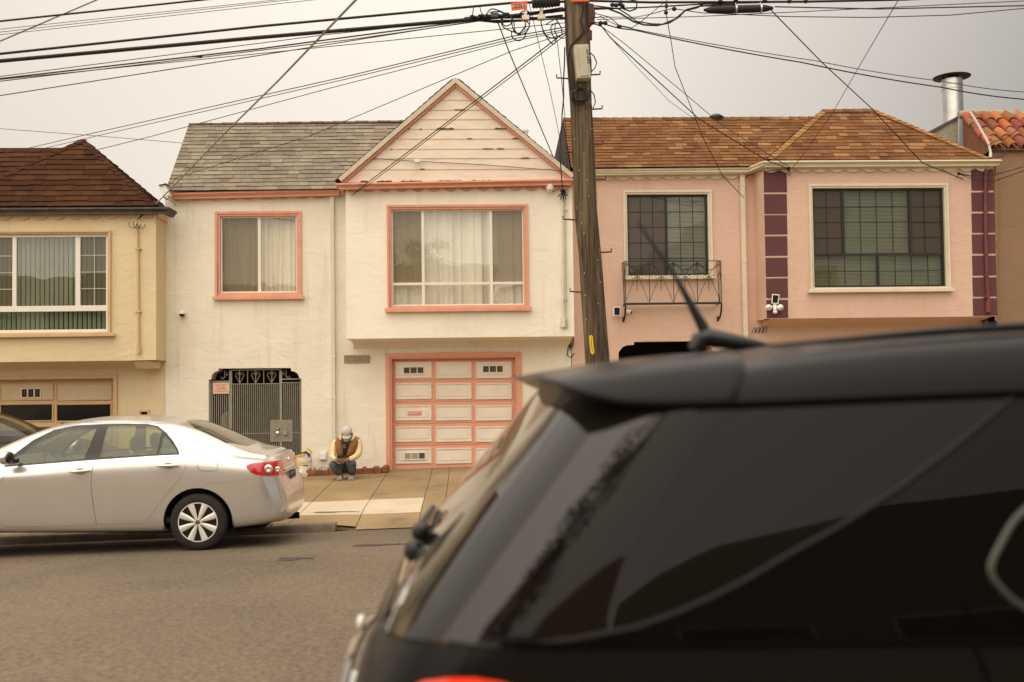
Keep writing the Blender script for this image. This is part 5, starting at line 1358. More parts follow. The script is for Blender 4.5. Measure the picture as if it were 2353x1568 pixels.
# reflector, tow eye, plate, deck lip, badge, mirror
b = MB(); q = [k7(u, v, 11.32) for u, v in ((2055, 808), (2064, 778), (2098, 775), (2090, 806))]; b.prism(q, 11.285, 11.34); fin(b.build('reflector', M_red, None), car, TS)
b = MB(); q = [k7(u, v, 11.32) for u, v in ((2090, 806), (2099, 776), (2122, 773), (2112, 802))]; b.prism(q, 11.29, 11.34); fin(b.build('reflector', M_clear, None), car, TS)
b = MB(); b.tube([(-.70, 11.5, .245), (-.715, 11.5, .225), (-.73, 11.5, .22), (-.745, 11.5, .235), (-.735, 11.5, .252)], .006, 6); fin(b.build('tow_hook', M_wellm, None), car, TS)
b = MB(); b.prism([(-.86, .625), (-.86, .80), (-.85, .80), (-.85, .625)], SYc - .50, SYc + .50, axis='y'); fin(b.build('plate_recess', M_silver, None), car, TS)
b = MB(); b.box(-.883, -.862, SYc - .17, SYc + .17, .645, .80); pl = fin(b.build('licence_plate', mat('plate_face', (.38, .34, .29), rough=.5, var=.15, scale=20), None, bevel=.004), car, TS)
b = MB()
for a, c, d, e in ((-.175, .175, .785, .803), (-.175, .175, .640, .655)): b.box(-.891, -.882, SYc + a, SYc + c, d, e)
b.box(-.891, -.882, SYc - .178, SYc - .158, .655, .785); b.box(-.891, -.882, SYc + .158, SYc + .178, .655, .785); fin(b.build('plate_frame', M_blackp, None), pl, TS)
text_obj('6KHD914', .075, Matrix.Translation((SX + .8935, SYc, SZ + .72)) @ Matrix.Rotation(math.pi / 2, 4, 'Z') @ Matrix.Rotation(math.pi / 2, 4, 'X'), mat('plate_ink', (.03, .04, .10)), 'lettering', pl, .001, .0005)
b = MB(); b.tube([(-.85, SYc - .36, .835), (-.868, SYc - .2, .845), (-.873, SYc, .848), (-.868, SYc + .2, .845), (-.85, SYc + .36, .835)], [.012, .022, .024, .022, .012], 10); fin(b.build('chrome_strip', M_silver, None, smooth=True), car, TS)
b = MB(); b.lathe([(0, -.006), (.030, -.006), (.034, .01)], (-.838, SYc, .93), 20, 'x'); fin(b.build('emblem', M_lock, None, smooth=True), car, TS)
for sy in (-1, 1):
    b = MB(); cy_ = SYc + sy * .97; mxx, mzz = k7(38, 482, SYc - .97); b.ell((mxx, cy_, mzz), (.070, .10, .078), 20, 12); m_ = b.build('mirror', M_silver, None, smooth=True); m_ = fin(m_, car, TS)
    b = MB(); b.ell((mxx - .050, cy_, mzz), (.032, .088, .066), 20, 12); b.tube([(mxx - .07, cy_ - sy * .14, mzz - .04), (mxx - .03, cy_ - sy * .05, mzz - .045)], .028, 8); fin(b.build('mirror_housing', M_blackp, None, smooth=True), m_, TS)
# wheels, wells, floor
wheel(car, TS, 0, SYc - .872, .31, .31, 1 if False else -1); wheel(car, TS, 2.6, SYc - .872, .31, .31, -1)
wheel(car, TS, 0, SYc + .872, .31, .31, 1); wheel(car, TS, 2.6, SYc + .872, .31, .31, 1)
b = MB()
for cx_ in (0, 2.6):
    for y0, y1 in ((SYc - .862, SYc - .56), (SYc + .56, SYc + .862)):
        ap = arcpts(cx_, .31, .385, -20, 200, 20)
        for p_, q_ in zip(ap, ap[1:]): b.add([(p_[0], y0, p_[1]), (q_[0], y0, q_[1]), (q_[0], y1, q_[1]), (p_[0], y1, p_[1])], [(0, 1, 2, 3)])
        yy = y1 if y0 < SYc else y0; b.add([(cx_ - .39, yy, .2), (cx_ + .39, yy, .2), (cx_ + .39, yy, .7), (cx_ - .39, yy, .7)], [(0, 1, 2, 3)])
b.box(-.62, 3.2, SYc - .70, SYc + .70, .17, .22); b.tube([(-.6, SYc + .35, .2), (-.9, SYc + .35, .22)], .04, 8)
fin(b.build('underbody', M_wellm, None), car, TS)
# cabin
b = MB(); b.box(-.3, 2.5, SYc - .72, SYc + .72, .28, .34); b.prism([(-.45, .97), (.25, .97), (.25, .4), (-.45, .4)], SYc - .60, SYc + .60); fin(b.build('cabin_floor', M_dash, None), car, TS)
def seat(x, y, w, bench=False):
    b = MB(); b.prism(smooth_poly([(x, .36), (x + .5, .36), (x + .52, .52), (x + .05, .50)]), y - w, y + w)
    b.prism(smooth_poly([(x - .02, .45), (x + .12, .48), (x - .05, 1.02), (x - .17, 1.0)]), y - w * .92, y + w * .92)
    o = b.build('seat', M_seat, None, smooth=True, bevel=.02); fin(o, car, TS)
    for yy in ([y] if not bench else [y - .42, y + .42]):
        b = MB(); b.ell((x - .14, yy, 1.13), (.055, .125, .095), 16, 10); b.tube([(x - .13, yy - .05, 1.0), (x - .14, yy - .05, 1.1)], .007, 6); b.tube([(x - .13, yy + .05, 1.0), (x - .14, yy + .05, 1.1)], .007, 6)
        fin(b.build('headrest', M_seat, None, smooth=True), o, TS)
seat(.98, SYc - .36, .25); seat(.98, SYc + .36, .25); seat(.18, SYc, .56, True)
b = MB(); b.prism(smooth_poly([(1.95, .5), (2.5, .5), (2.55, .93), (2.2, .97), (2.0, .86)]), SYc - .68, SYc + .68); fin(b.build('dashboard', M_dash, None, smooth=True), car, TS)
b = MB(); n = 24; cxx, czz = 1.78, .87; ring = [(cxx + .06 * math.sin(6.2832 * k / n) * .9, SYc - .36 + .18 * math.cos(6.2832 * k / n), czz + .17 * math.sin(6.2832 * k / n)) for k in range(n)]
b.tube(ring, .014, 8, closed=True); b.tube([(cxx, SYc - .36, czz), (2.0, SYc - .36, .80)], .03, 8); b.tube([ring[0], ring[12]], .012, 6); fin(b.build('steering_wheel', M_dash, None, smooth=True), car, TS)
b = MB(); b.ell((1.86, SYc, 1.27), (.02, .11, .032), 14, 8); b.tube([(1.87, SYc, 1.28), (1.80, SYc, 1.36)], .008, 6); fin(b.build('rear_view_mirror', M_dash, None, smooth=True), car, TS)

# ---- dark car behind it, nose to the right, standing on the driveway of the yellow house
cz0 = walk_z(-6.2, 15.2)
def dark_car():
    # frame: x' forward = +x world; rear axle at x'=0
    wx, wy, wz = -8.6, 0, walk_z(-8.6, 15.6) ; T = sedan_T(wx, 0, wz, flip=False); yc = 15.72
    c = thing('parked_car', 'dark brown hatchback parked on the driveway behind the silver sedan', 'car', (wx + 1.2, yc, wz))
    zt = [(-.7, 1.0), (-.6, 1.15), (-.35, 1.42), (.0, 1.50), (.6, 1.53), (1.1, 1.52), (1.45, 1.46), (1.8, 1.32), (2.1, 1.16), (2.35, 1.02), (2.7, .95), (3.1, .84), (3.3, .70)]
    zb = [(-.7, .95), (.0, .97), (1.2, .94), (2.2, .90), (2.8, .84), (3.3, .62)]
    def sc(x):
        zr, zb_ = interp(zt, x), interp(zb, x); w = interp([(-.7, .78), (-.2, .84), (2.5, .84), (3.3, .72)], x); zb_ = min(zb_, zr - .015); g = max(0, min(1, (zr - zb_ - .06) / .3)); h = zr - zb_
        return [(x, 0, .2), (x, .7 * w, .2), (x, w - .03, .22), (x, w, .4), (x, w, .65), (x, w - .02, zb_ - .06), (x, w - .07, zb_), (x, (w - .10) - .03 * (1 - g), zb_ + .02), (x, .70 * g + .68 * (1 - g), zb_ + h * .5), (x, .62, zb_ + h * (.86 * g + .6 * (1 - g))), (x, .5, zr - .02), (x, 0, zr)]
    rg = []
    for o_, ws in ((0, .5), (.02, .8), (.09, .95)): rg.append([(-.68 + o_ + max(0, p[2] - .9) * .35, p[1] * ws, p[2]) for p in sc(-.45)])
    for x in (-.35, -.1, .3, .7, 1.1, 1.5, 1.8, 2.1, 2.4, 2.7, 3.0): rg.append(sc(x))
    for o_, ws in ((.08, .95), (.02, .8), (0, .5)): rg.append([(3.28 - o_, p[1] * ws, p[2] * .93) for p in sc(3.1)])
    sh = evaluated(loft(rg, yc), [('SUBSURF', dict(levels=2, render_levels=2)), ('SOLIDIFY', dict(thickness=.02, offset=-1))])
    k1 = lambda u, v, Y=yc - .72: ((P(*K7(u, v), Y).x - wx), P(*K7(u, v), Y).z - wz - GX * (P(*K7(u, v), Y).x - wx))
    G1 = [k1(*p) for p in ((100, 98), (160, 105), (230, 150), (292, 225), (308, 268), (160, 268), (140, 200))]
    G2 = [k1(*p) for p in ((-420, 110), (-300, 92), (0, 92), (75, 95), (120, 160), (150, 266), (-440, 262))]
    F_ = [k1(*p) for p in ((-470, 100), (-300, 74), (0, 72), (120, 82), (200, 112), (270, 175), (330, 262), (330, 284), (-480, 278))]
    m_dk = mat('dark_brown_paint', (.026, .016, .012), rough=.25, metal=.1, var=.05, coat=.2, spec=.3)
    yrr = (yc - 1.1, yc + 1.1)
    b0 = boolean(sh.copy(), 'DIFFERENCE', [prism_mesh(g_, *yrr) for g_ in (G1, G2)] + [prism_mesh(arcpts(cx_, .3, .36, -35, 215, 24), yc - 1.1, yc - .5) for cx_ in (0, 2.45)])
    place(b0, 'body', m_dk, c, T)
    for g_ in (G1, G2): place(boolean(sh.copy(), 'INTERSECT', [prism_mesh(inset(g_, -.003), yc - 1.1, yc)]), 'window', glass('dark_car_glass', (.40, .40, .30)), c, T)
    b = MB(); mp = k1(352, 245, yc - .93); b.ell((mp[0], yc - .93, mp[1]), (.07, .09, .065), 16, 10); b.tube([(mp[0] - .02, yc - .85, mp[1] - .03), (mp[0] - .1, yc - .76, mp[1] - .05)], .03, 8); m_ = fin(b.build('mirror', m_dk, None, smooth=True), c, T)
    b = MB(); b.ell((mp[0] + .018, yc - .955, mp[1] + .012), (.058, .07, .050), 16, 10); fin(b.build('turn_signal', M_clear, None, smooth=True), m_, T)
    hp = k1(45, 310, yc - .84); b = MB(); b.tube([(hp[0] - .08, yc - .85, hp[1]), (hp[0] - .03, yc - .88, hp[1]), (hp[0] + .03, yc - .88, hp[1]), (hp[0] + .08, yc - .85, hp[1])], .013, 8); fin(b.build('handle', m_dk, None, smooth=True), c, T)
    for cx_ in (0, 2.45): wheel(c, T, cx_, yc - .83, .3, .3, -1); wheel(c, T, cx_, yc + .83, .3, .3, 1)
    b = MB(); b.box(-.5, 3, yc - .6, yc + .6, .2, .5); b.prism([(.9, .5), (1.1, .5), (.95, 1.1), (.8, 1.1)], yc - .6, yc - .1); b.prism([(.9, .5), (1.1, .5), (.95, 1.1), (.8, 1.1)], yc + .1, yc + .6); fin(b.build('cabin', M_dash, None), c, T)
dark_car()
# ============================================================ dark SUV close to the camera
M_suv = mat('graphite_paint', (.010, .009, .0085), rough=.26, metal=.0, var=.03, coat=.0, spec=.11)
M_privacy = mat('privacy_glass', (.004, .0035, .003), rough=.02, var=.0, spec=.13)
M_rearg = mat('rear_privacy_glass', (.012, .010, .008), rough=.015, var=.0, spec=.50, coat=.0)
M_gloss = mat('gloss_black_pillar', (.008, .006, .005), rough=.03, var=0, spec=.17)
M_seal = mat('rubber_seal', (.003, .003, .003), rough=.9, spec=.05)
suv = thing('parked_car', 'large dark grey sport utility vehicle close to the camera, seen from its rear quarter', 'car', (2.3, 2.86, .1))
YCS = 2.86
Vt = [(-.40, 1.90), (.0, 1.925), (.25, 1.962), (.42, 1.988), (.63, 2.014), (.81, 2.026), (1.15, 2.050), (1.44, 2.066), (2.2, 2.085), (3.0, 2.07), (3.5, 2.0), (3.9, 1.85), (4.3, 1.62), (4.55, 1.45), (4.9, 1.36), (5.3, 1.28), (5.6, 1.18), (5.8, 1.0)]
Vb = [(-.4, 1.44), (.35, 1.432), (1.1, 1.418), (3.5, 1.38), (4.4, 1.33), (5.2, 1.22), (5.8, 1.0)]
Vw = [(-.4, .93), (.3, .955), (4.4, .965), (5.2, .93), (5.8, .85)]
def ssec(x):
    zr, zb_, w = interp(Vt, x), interp(Vb, x), interp(Vw, x); zb_ = min(zb_, zr - .02); g = max(0, min(1, (zr - zb_ - .08) / .35)); h = zr - zb_
    zw = 1.88 + .025 * (x - .6)        # window head
    zw = min(zw, zr - .06) if g >= 1 else zb_ + h * .7
    return [(x, 0, .38), (x, .75 * w, .38), (x, w - .03, .40), (x, w + .005, .60), (x, w + .01, .95), (x, w, 1.25), (x, w - .008, zb_ - .03), (x, w - .022, zb_ + .015),
            (x, (w - .088) * g + (w - .12) * (1 - g), zb_ + (zw - zb_) * .5), (x, (w - .158) * g + (w - .2) * (1 - g), zw - .012), (x, (w - .180) * g + (w - .25) * (1 - g), zw + (zr - zw) * .35 + .0), (x, (w - .235) * g + (w - .33) * (1 - g), zw + (zr - zw) * .78), (x, w - .40, zr - .016), (x, .30, zr - .002), (x, 0, zr)]
def sxr(z): return interp([(.35, -.20), (.45, -.32), (.60, -.40), (.80, -.40), (.92, -.35), (1.10, -.31), (1.20, -.298), (1.275, -.28), (1.335, -.245), (1.443, -.166), (1.564, -.066), (1.68, .034), (1.80, .135), (1.90, .225), (1.95, .27), (2.1, .36)], z)
rings = []
for off, ws in ((0, .40), (.015, .66), (.065, .86), (.145, .965)):
    rings.append([(sxr(p[2]) + off, p[1] * ws, p[2]) for p in ssec(.3)])
def tail_sec(t):   # blend from rear profile to vertical stations
    base = ssec(.3); return [(sxr(p[2]) + t, p[1] * 1.0, interp(Vt, .25) if p[1] == 0 and p[2] > 1 else p[2]) for p in base]
rings.append(tail_sec(.26)); 
base = ssec(.45); rings.append([(sxr(p[2]) * .45 + .45, p[1], p[2]) for p in base])
for x in (.85, 1.15, 1.5, 2.0, 2.6, 3.1, 3.5, 3.8, 4.1, 4.4, 4.7, 5.1, 5.4): rings.append(ssec(x))
for off, ws in ((.10, .96), (.03, .84), (.0, .55)): rings.append([(5.75 - off - max(0, p[2] - .9) * .3, p[1] * ws, p[2]) for p in ssec(5.6)])
sraw = loft(rings, YCS)
sshell = evaluated(sraw, [('SUBSURF', dict(levels=2, render_levels=2)), ('SOLIDIFY', dict(thickness=.02, offset=-1))])
sn = (1.5, YCS - .3); sf = (YCS + .3, 4.3); sa = (1.5, 4.3)
Q7 = lambda u, v, Y: xz(K0, u, v, Y)
kc = kmap(1176, .58762, 646.8)
# window head/belt and the tailgate seam measured on the near side
def pxs(pts): return [xz(K0, u, v, 1.93 + max(0, 1480 - v) / 570 * .15) for u, v in pts]
curve = pxs([(1030, 1490), (1110, 1489), (1196, 1485), (1330, 1465), (1460, 1439), (1545, 1408), (1625, 1373), (1710, 1329), (1790, 1281), (1925, 1205), (2054, 1122), (2190, 1020), (2318, 912)])
seam = pxs([(1118, 1450), (1250, 1292), (1400, 1112), (1536, 942)])
head = pxs([(1600, 936), (2353, 904)])
upper = [(seam[0][0] - .01, seam[0][1] - .012)] + curve[3:] + [head[0]] + seam[::-1]
upper = upper[:1] + curve[3:] + [(head[1][0] - .02, head[1][1] - .003), head[0]] + seam[::-1]
lower = [(x + .003, z - .006) for x, z in curve[3:]] + [(head[1][0], head[1][1]), (3.6, head[1][1] + .01), (3.95, 1.80), (4.25, 1.62), (4.35, 1.50), (4.30, 1.40), (1.086, 1.424), (.40, 1.436), (.25, 1.438)]
wells = [prism_mesh(arcpts(cx_, .47, .45, -30, 210, 26), a, b_) for cx_ in (.85, 4.65) for a, b_ in ((1.5, 2.3), (3.4, 4.3))]
sbody = boolean(sshell.copy(), 'DIFFERENCE', wells)
# tailgate: everything behind a plane slanting with the rear glass
gate_poly = [(-.8, .62), (-.8, 2.3), (.56, 2.3), (.56, 2.0), (seam[3][0] + .075, seam[3][1] + .09), (seam[3][0] - .004, seam[3][1]), (seam[2][0] - .004, seam[2][1]), (seam[1][0] - .004, seam[1][1]), (seam[0][0] - .004, seam[0][1]), (.0, 1.41), (-.035, 1.355), (-.07, 1.28), (-.08, 1.0), (-.11, .62)]
tg = boolean(sbody.copy(), 'INTERSECT', [prism_mesh(gate_poly, *sa)])
sbody = boolean(sbody, 'DIFFERENCE', [prism_mesh(inset(gate_poly, -.0025), *sa)])
RGs = [(YCS - 1.05, 1.455), (YCS - .88, 1.425), (YCS - .6, 1.38), (YCS - .3, 1.352), (YCS, 1.345), (YCS + .3, 1.352), (YCS + .6, 1.38), (YCS + .88, 1.425), (YCS + 1.05, 1.455), (YCS + 1.05, 1.895), (YCS, 1.925), (YCS - 1.05, 1.895)]
rgl = boolean(tg.copy(), 'INTERSECT', [prism_mesh(inset(RGs, .004), -.6, .55, 'x')])
tg = boolean(tg, 'DIFFERENCE', [prism_mesh(RGs, -.6, .55, 'x')])
up_n = boolean(sbody.copy(), 'INTERSECT', [prism_mesh(inset(upper, .002), *sn)]); up_f = boolean(sbody.copy(), 'INTERSECT', [prism_mesh(upper, *sf)])
lo_n = boolean(sbody.copy(), 'INTERSECT', [prism_mesh(inset(lower, .002), *sn)]); lo_f = boolean(sbody.copy(), 'INTERSECT', [prism_mesh(lower, *sf)])
sbody = boolean(sbody, 'DIFFERENCE', [prism_mesh(upper, *sa), prism_mesh(lower, *sa)])
WSs = [(3.55, YCS - .72), (3.55, YCS + .72), (4.5, YCS + .80), (4.5, YCS - .80)]
wss = boolean(sbody.copy(), 'INTERSECT', [prism_mesh(WSs, 1.4, 2.2, 'z')]); sbody = boolean(sbody, 'DIFFERENCE', [prism_mesh(WSs, 1.4, 2.2, 'z')])
place(sbody, 'body', M_suv, suv); tgo = place(tg, 'tailgate', M_suv, suv); place(rgl, 'rear_window', M_rearg, tgo, label='dark mirror like rear window reflecting the houses')
place(up_n, 'pillar_panel', M_gloss, suv); place(up_f, 'pillar_panel', M_gloss, suv); place(lo_n, 'side_window', M_privacy, suv); place(lo_f, 'side_window', M_privacy, suv); place(wss, 'windscreen', M_privacy, suv)
# trims: thin chrome-edged curve, window seals
import mathutils
from mathutils.bvhtree import BVHTree
bmv = bmesh.new(); bmv.from_mesh(sshell); sbvh = BVHTree.FromBMesh(bmv)
def on_side(x, z, off=.002, far=False):
    h = sbvh.ray_cast(Vector((x, 1.2 if not far else 4.8, z)), Vector((0, 1 if not far else -1, 0)))
    y = h[0].y if h[0] else 1.95
    return Vector((x, y + (off if far else -off), z))
def crom_(ps, n=6):
    out = []; Q = [ps[0]] + list(ps) + [ps[-1]]
    for i in range(1, len(Q) - 2):
        for k in range(n):
            t = k / n; out.append(tuple(.5 * (2 * Q[i][j] + (Q[i + 1][j] - Q[i - 1][j]) * t + (2 * Q[i - 1][j] - 5 * Q[i][j] + 4 * Q[i + 1][j] - Q[i + 2][j]) * t * t + (3 * Q[i][j] - Q[i - 1][j] - 3 * Q[i + 1][j] + Q[i + 2][j]) * t ** 3) for j in (0, 1)))
    return out + [ps[-1]]
def dens(poly, n=6):
    out = []
    for a, b_ in zip(poly, poly[1:]):
        for k in range(n): out.append((a[0] + (b_[0] - a[0]) * k / n, a[1] + (b_[1] - a[1]) * k / n))
    return out + [poly[-1]]
b = MB(); b.tube([on_side(x, z, .001) for x, z in dens(curve, 4)], .0045, 8); b.build('window_trim', mat('dark_chrome', (.012, .010, .009), rough=.6, metal=.0, var=.05), suv, smooth=True)
b = MB(); b.tube([on_side(x, z, -.001) for x, z in dens([head[0], head[1], (2.5, head[1][1] + .008), (3.6, head[1][1] + .008)], 8)], .010, 6); b.build('window_seal', M_seal, suv, smooth=True)
b = MB(); b.tube([on_side(x, z, .000) for x, z in dens([(.06, 1.434), (.35, 1.430), (1.086, 1.418), (2.5, 1.40), (4.3, 1.395)], 8)], .008, 6); b.build('belt_seal', M_seal, suv, smooth=True)
lp_ = [(1.30, 1.72), (1.20, 1.70), (1.12, 1.650), (1.075, 1.600), (1.045, 1.555), (1.055, 1.520), (1.10, 1.478), (1.18, 1.455), (1.35, 1.45)]
b = MB(); b.tube([on_side(x, z, .001) for x, z in crom_(lp_)], .0075, 8); b.build('quarter_trim', mat('satin_trim', (.07, .07, .06), rough=.35, metal=.3, var=.05), suv, smooth=True)
b = MB(); b.tube([on_side(x, z, .003) for x, z in dens([(.985, 1.50), (.975, 1.45), (.99, 1.40), (1.02, 1.30), (1.06, 1.1), (1.10, .8)], 5)], .003, 6); b.build('door_seam', M_seal, suv)
b = MB(); b.tube([on_side(x, z, .003) for x, z in dens([(2.05, 1.9), (2.06, 1.4), (2.07, 1.0), (2.06, .55)], 6)], .0045, 6); b.build('door_seam', M_seal, suv)
for hx in (1.35, 2.35):
    p0 = on_side(hx, 1.22); b = MB(); b.tube([p0 + Vector((0, 0, 0)), p0 + Vector((.03, -.035, 0)), p0 + Vector((.17, -.035, 0)), p0 + Vector((.20, 0, 0))], .014, 8); b.build('handle', M_suv, suv, smooth=True)
# spoiler: runs out of the roof and its sides to a thin lip over the glass
def spr(x):
    zb_ = interp([(.155, 1.944), (.20, 1.926), (.26, 1.898), (.33, 1.880), (.45, 1.874), (.66, 1.878)], x); zt_ = interp([(.155, 1.952), (.25, 1.968), (.35, 1.982), (.45, 1.998), (.66, 2.020)], x)
    w = interp([(.155, .65), (.19, .71), (.26, .765), (.33, .788), (.45, .802), (.66, .806)], x)
    return [(x, 0, zb_), (x, .6 * w, zb_), (x, w - .015, zb_), (x, w, zb_ + .010), (x, w - .020, zb_ + (zt_ - zb_) * .35), (x, w - .068, zb_ + (zt_ - zb_) * .70), (x, w - .15, zt_ - .014), (x, .5 * w, zt_ - .003), (x, 0, zt_)]
sp_me = evaluated(loft([[(p[0] + max(0, x - .45) * 5 * (p[2] - 1.88), p[1], p[2]) for p in spr(x)] for x in (.155, .165, .20, .26, .33, .40, .48, .56, .57)], YCS), [('SUBSURF', dict(levels=2, render_levels=2))])
place(sp_me, 'spoiler', M_suv, tgo)
b = MB(); b.tube([(.31, YCS - .22, 1.884), (.30, YCS, 1.886), (.31, YCS + .22, 1.884)], .012, 8); b.build('brake_lamp', mat('dim_red_lens', (.20, .01, .01), rough=.2), tgo, smooth=True)
# roof antenna
b = MB(); a0 = Vector((.70, YCS, 2.028)); b.tube([a0 + Vector((.22, 0, -.008)), a0 + Vector((.10, 0, .010)), a0 + Vector((0, 0, .028)), a0 + Vector((-.02, 0, .018)), a0 + Vector((-.035, 0, -.01))], [.006, .022, .030, .028, .022], 12)
b.tube([(.712, YCS, 2.045), (.66, YCS, 2.145), (.612, YCS, 2.235), (.505, YCS, 2.395)], [.020, .012, .006, .0035], 10); b.build('antenna', M_blackp, suv, smooth=True)
# roof ribs
for s_ in (-1, 1):
    b = MB(); b.tube([Vector((x, YCS + s_ * .60, interp(Vt, x) - .010 + .004)) for x in (.7, 1.1, 1.6, 2.2, 2.8, 3.3)], [.004, .010, .011, .011, .010, .004], 8); b.build('roof_rail', M_gloss, suv, smooth=True)
# rear wiper and its motor cap, tail lamps, bumper, lamps, plate
b = MB(); wx_ = sxr(1.47) - .0; b.ell((wx_ - .006, YCS - .02, 1.46), (.030, .028, .034), 16, 10); b.ell((wx_ + .004, YCS + .05, 1.505), (.022, .025, .026), 12, 8); b.ell((wx_ + .020, YCS - .05, 1.525), (.018, .02, .020), 12, 8)
b.tube([(wx_ - .012, YCS, 1.47), (sxr(1.50) - .025, YCS + .2, 1.50), (sxr(1.52) - .01, YCS + .45, 1.52)], .012, 8); b.build('wiper', M_blackp, tgo, smooth=True)
tl_ = [xz(K0, u, v, 1.965) for u, v in ((935, 1590), (975, 1566), (1030, 1551), (1090, 1545), (1150, 1551), (1210, 1569), (1250, 1595))] + [(.20, 1.27), (.12, 1.20), (.0, 1.12), (-.16, 1.10)]
M_tail = mat('lit_red_lens', (.50, .015, .008), rough=.12, var=.25, scale=16, coat=1., emit=((1.0, .06, .01), .6))
for yr in ((1.5, YCS - .72), (YCS + .72, 4.3)):
    o_ = evaluated(sshell.copy(), [('DISPLACE', dict(strength=.006, mid_level=0))]); t_ = boolean(o_, 'INTERSECT', [prism_mesh(tl_, *yr)]); place(t_, 'taillight', M_tail, suv)
b = MB(); b.box(sxr(1.02) - .03, sxr(1.02) + .03, YCS - .16, YCS + .16, .93, 1.08); b.build('licence_plate', M_plast, tgo)
b = MB(); b.tube([(sxr(1.17) - .01, YCS - .42, 1.17), (sxr(1.19) - .02, YCS - .2, 1.19), (sxr(1.19) - .024, YCS, 1.195), (sxr(1.19) - .02, YCS + .2, 1.19), (sxr(1.17) - .01, YCS + .42, 1.17)], .014, 8); b.build('chrome_bar', M_lock, tgo, smooth=True)
b = MB(); b.ell((sxr(1.24) - .014, YCS, 1.26), (.014, .030, .022), 14, 8); b.build('rear_camera', M_plast, tgo, smooth=True)
for cx_ in (.85, 4.65):
    for cy_, sd in ((YCS - .955, -1), (YCS + .955, 1)): wheel(suv, None, cx_, cy_, .47, .385, sd, rw=.24, rr=.25, spokes=6)
b = MB()
for cx_ in (.85, 4.65):
    for y0, y1 in ((1.93, 2.32), (3.4, 3.79)):
        ap = arcpts(cx_, .47, .46, -15, 195, 20)
        for p_, q_ in zip(ap, ap[1:]): b.add([(p_[0], y0, p_[1]), (q_[0], y0, q_[1]), (q_[0], y1, q_[1]), (p_[0], y1, p_[1])], [(0, 1, 2, 3)])
b.box(-.1, 5.4, 2.15, 3.57, .30, .42); b.build('underbody', M_wellm, suv)
b = MB(); b.box(.5, 4.2, 2.1, 3.6, .6, 1.2); b.build('cabin', M_dark, suv)
for s_ in (-1, 1):
    b = MB(); b.ell((3.95, YCS + s_ * 1.07, 1.45), (.08, .11, .09), 16, 10); b.tube([(3.95, YCS + s_ * .93, 1.42), (3.95, YCS + s_ * 1.05, 1.44)], .03, 8); b.build('mirror', M_suv, suv, smooth=True)
    b = MB(); b.ell((5.62, YCS + s_ * .66, .98), (.08, .16, .08), 16, 10); b.build('headlight', M_clear, suv, smooth=True)
# ============================================================ person squatting by the wall
def skin_mesh(name, verts, edges, radii, material, parent, lev=2, root=0):
    me = bpy.data.meshes.new(name); me.from_pydata([tuple(v) for v in verts], edges, []); o = bpy.data.objects.new(name, me); COL.objects.link(o)
    o.modifiers.new('skin', 'SKIN'); 
    if not me.skin_vertices: 
        bm = bmesh.new(); bm.from_mesh(me); bm.verts.layers.skin.verify(); bm.to_mesh(me); bm.free()
    sv = me.skin_vertices[0].data
    for i, r_ in enumerate(radii):
        sv[i].radius = (r_, r_) if isinstance(r_, (int, float)) else r_
        sv[i].use_root = (i == root)
    ss = o.modifiers.new('sub', 'SUBSURF'); ss.levels = lev; ss.render_levels = lev
    dg = bpy.context.evaluated_depsgraph_get(); dg.update(); r = bpy.data.meshes.new_from_object(o.evaluated_get(dg)); bpy.data.objects.remove(o)
    r.materials.clear(); r.materials.append(material); r.polygons.foreach_set('use_smooth', [True] * len(r.polygons)); r.name = name
    o = bpy.data.objects.new(name, r); COL.objects.link(o)
    if parent is not None: attach(o, parent)
    return o
gp_ = ground_hit(797, 1101, walk_z); PXO, PYO, PZO = gp_.x, gp_.y, gp_.z
M_skin = mat('skin', (.36, .17, .09), rough=.6, var=.06)
M_jack = mat('cream_jacket_cloth', (.74, .57, .34), rough=.95, var=.12, scale=9, bump=.8, bscale=16, bdist=.02)
M_vest = mat('brown_vest_cloth', (.235, .115, .045), rough=.95, var=.2, scale=9, bump=.8, bscale=14, bdist=.02)
M_jean = mat('faded_denim', (.095, .105, .12), rough=.95, var=.45, scale=7, bump=.8, bscale=14, bdist=.02)
M_cap = mat('grey_cap_cloth', (.54, .50, .44), rough=.95, var=.12, scale=12)
M_mask = mat('teal_mask', (.30, .50, .47), rough=.9, var=.05)
M_shirt = mat('dark_shirt', (.018, .018, .022), rough=.95, var=.3, scale=12)
M_shoe = mat('grey_trainers', (.36, .31, .25), rough=.9, var=.2, scale=20)
per = thing('person', 'person squatting against the cream wall in brown vest and grey cap, holding a phone', 'person', (PXO, PYO, PZO))
S_ = .000827
def W(u, v, y): return Vector((PXO + (u - 735) * S_, PYO + y, PZO + (1340 - v) * S_))
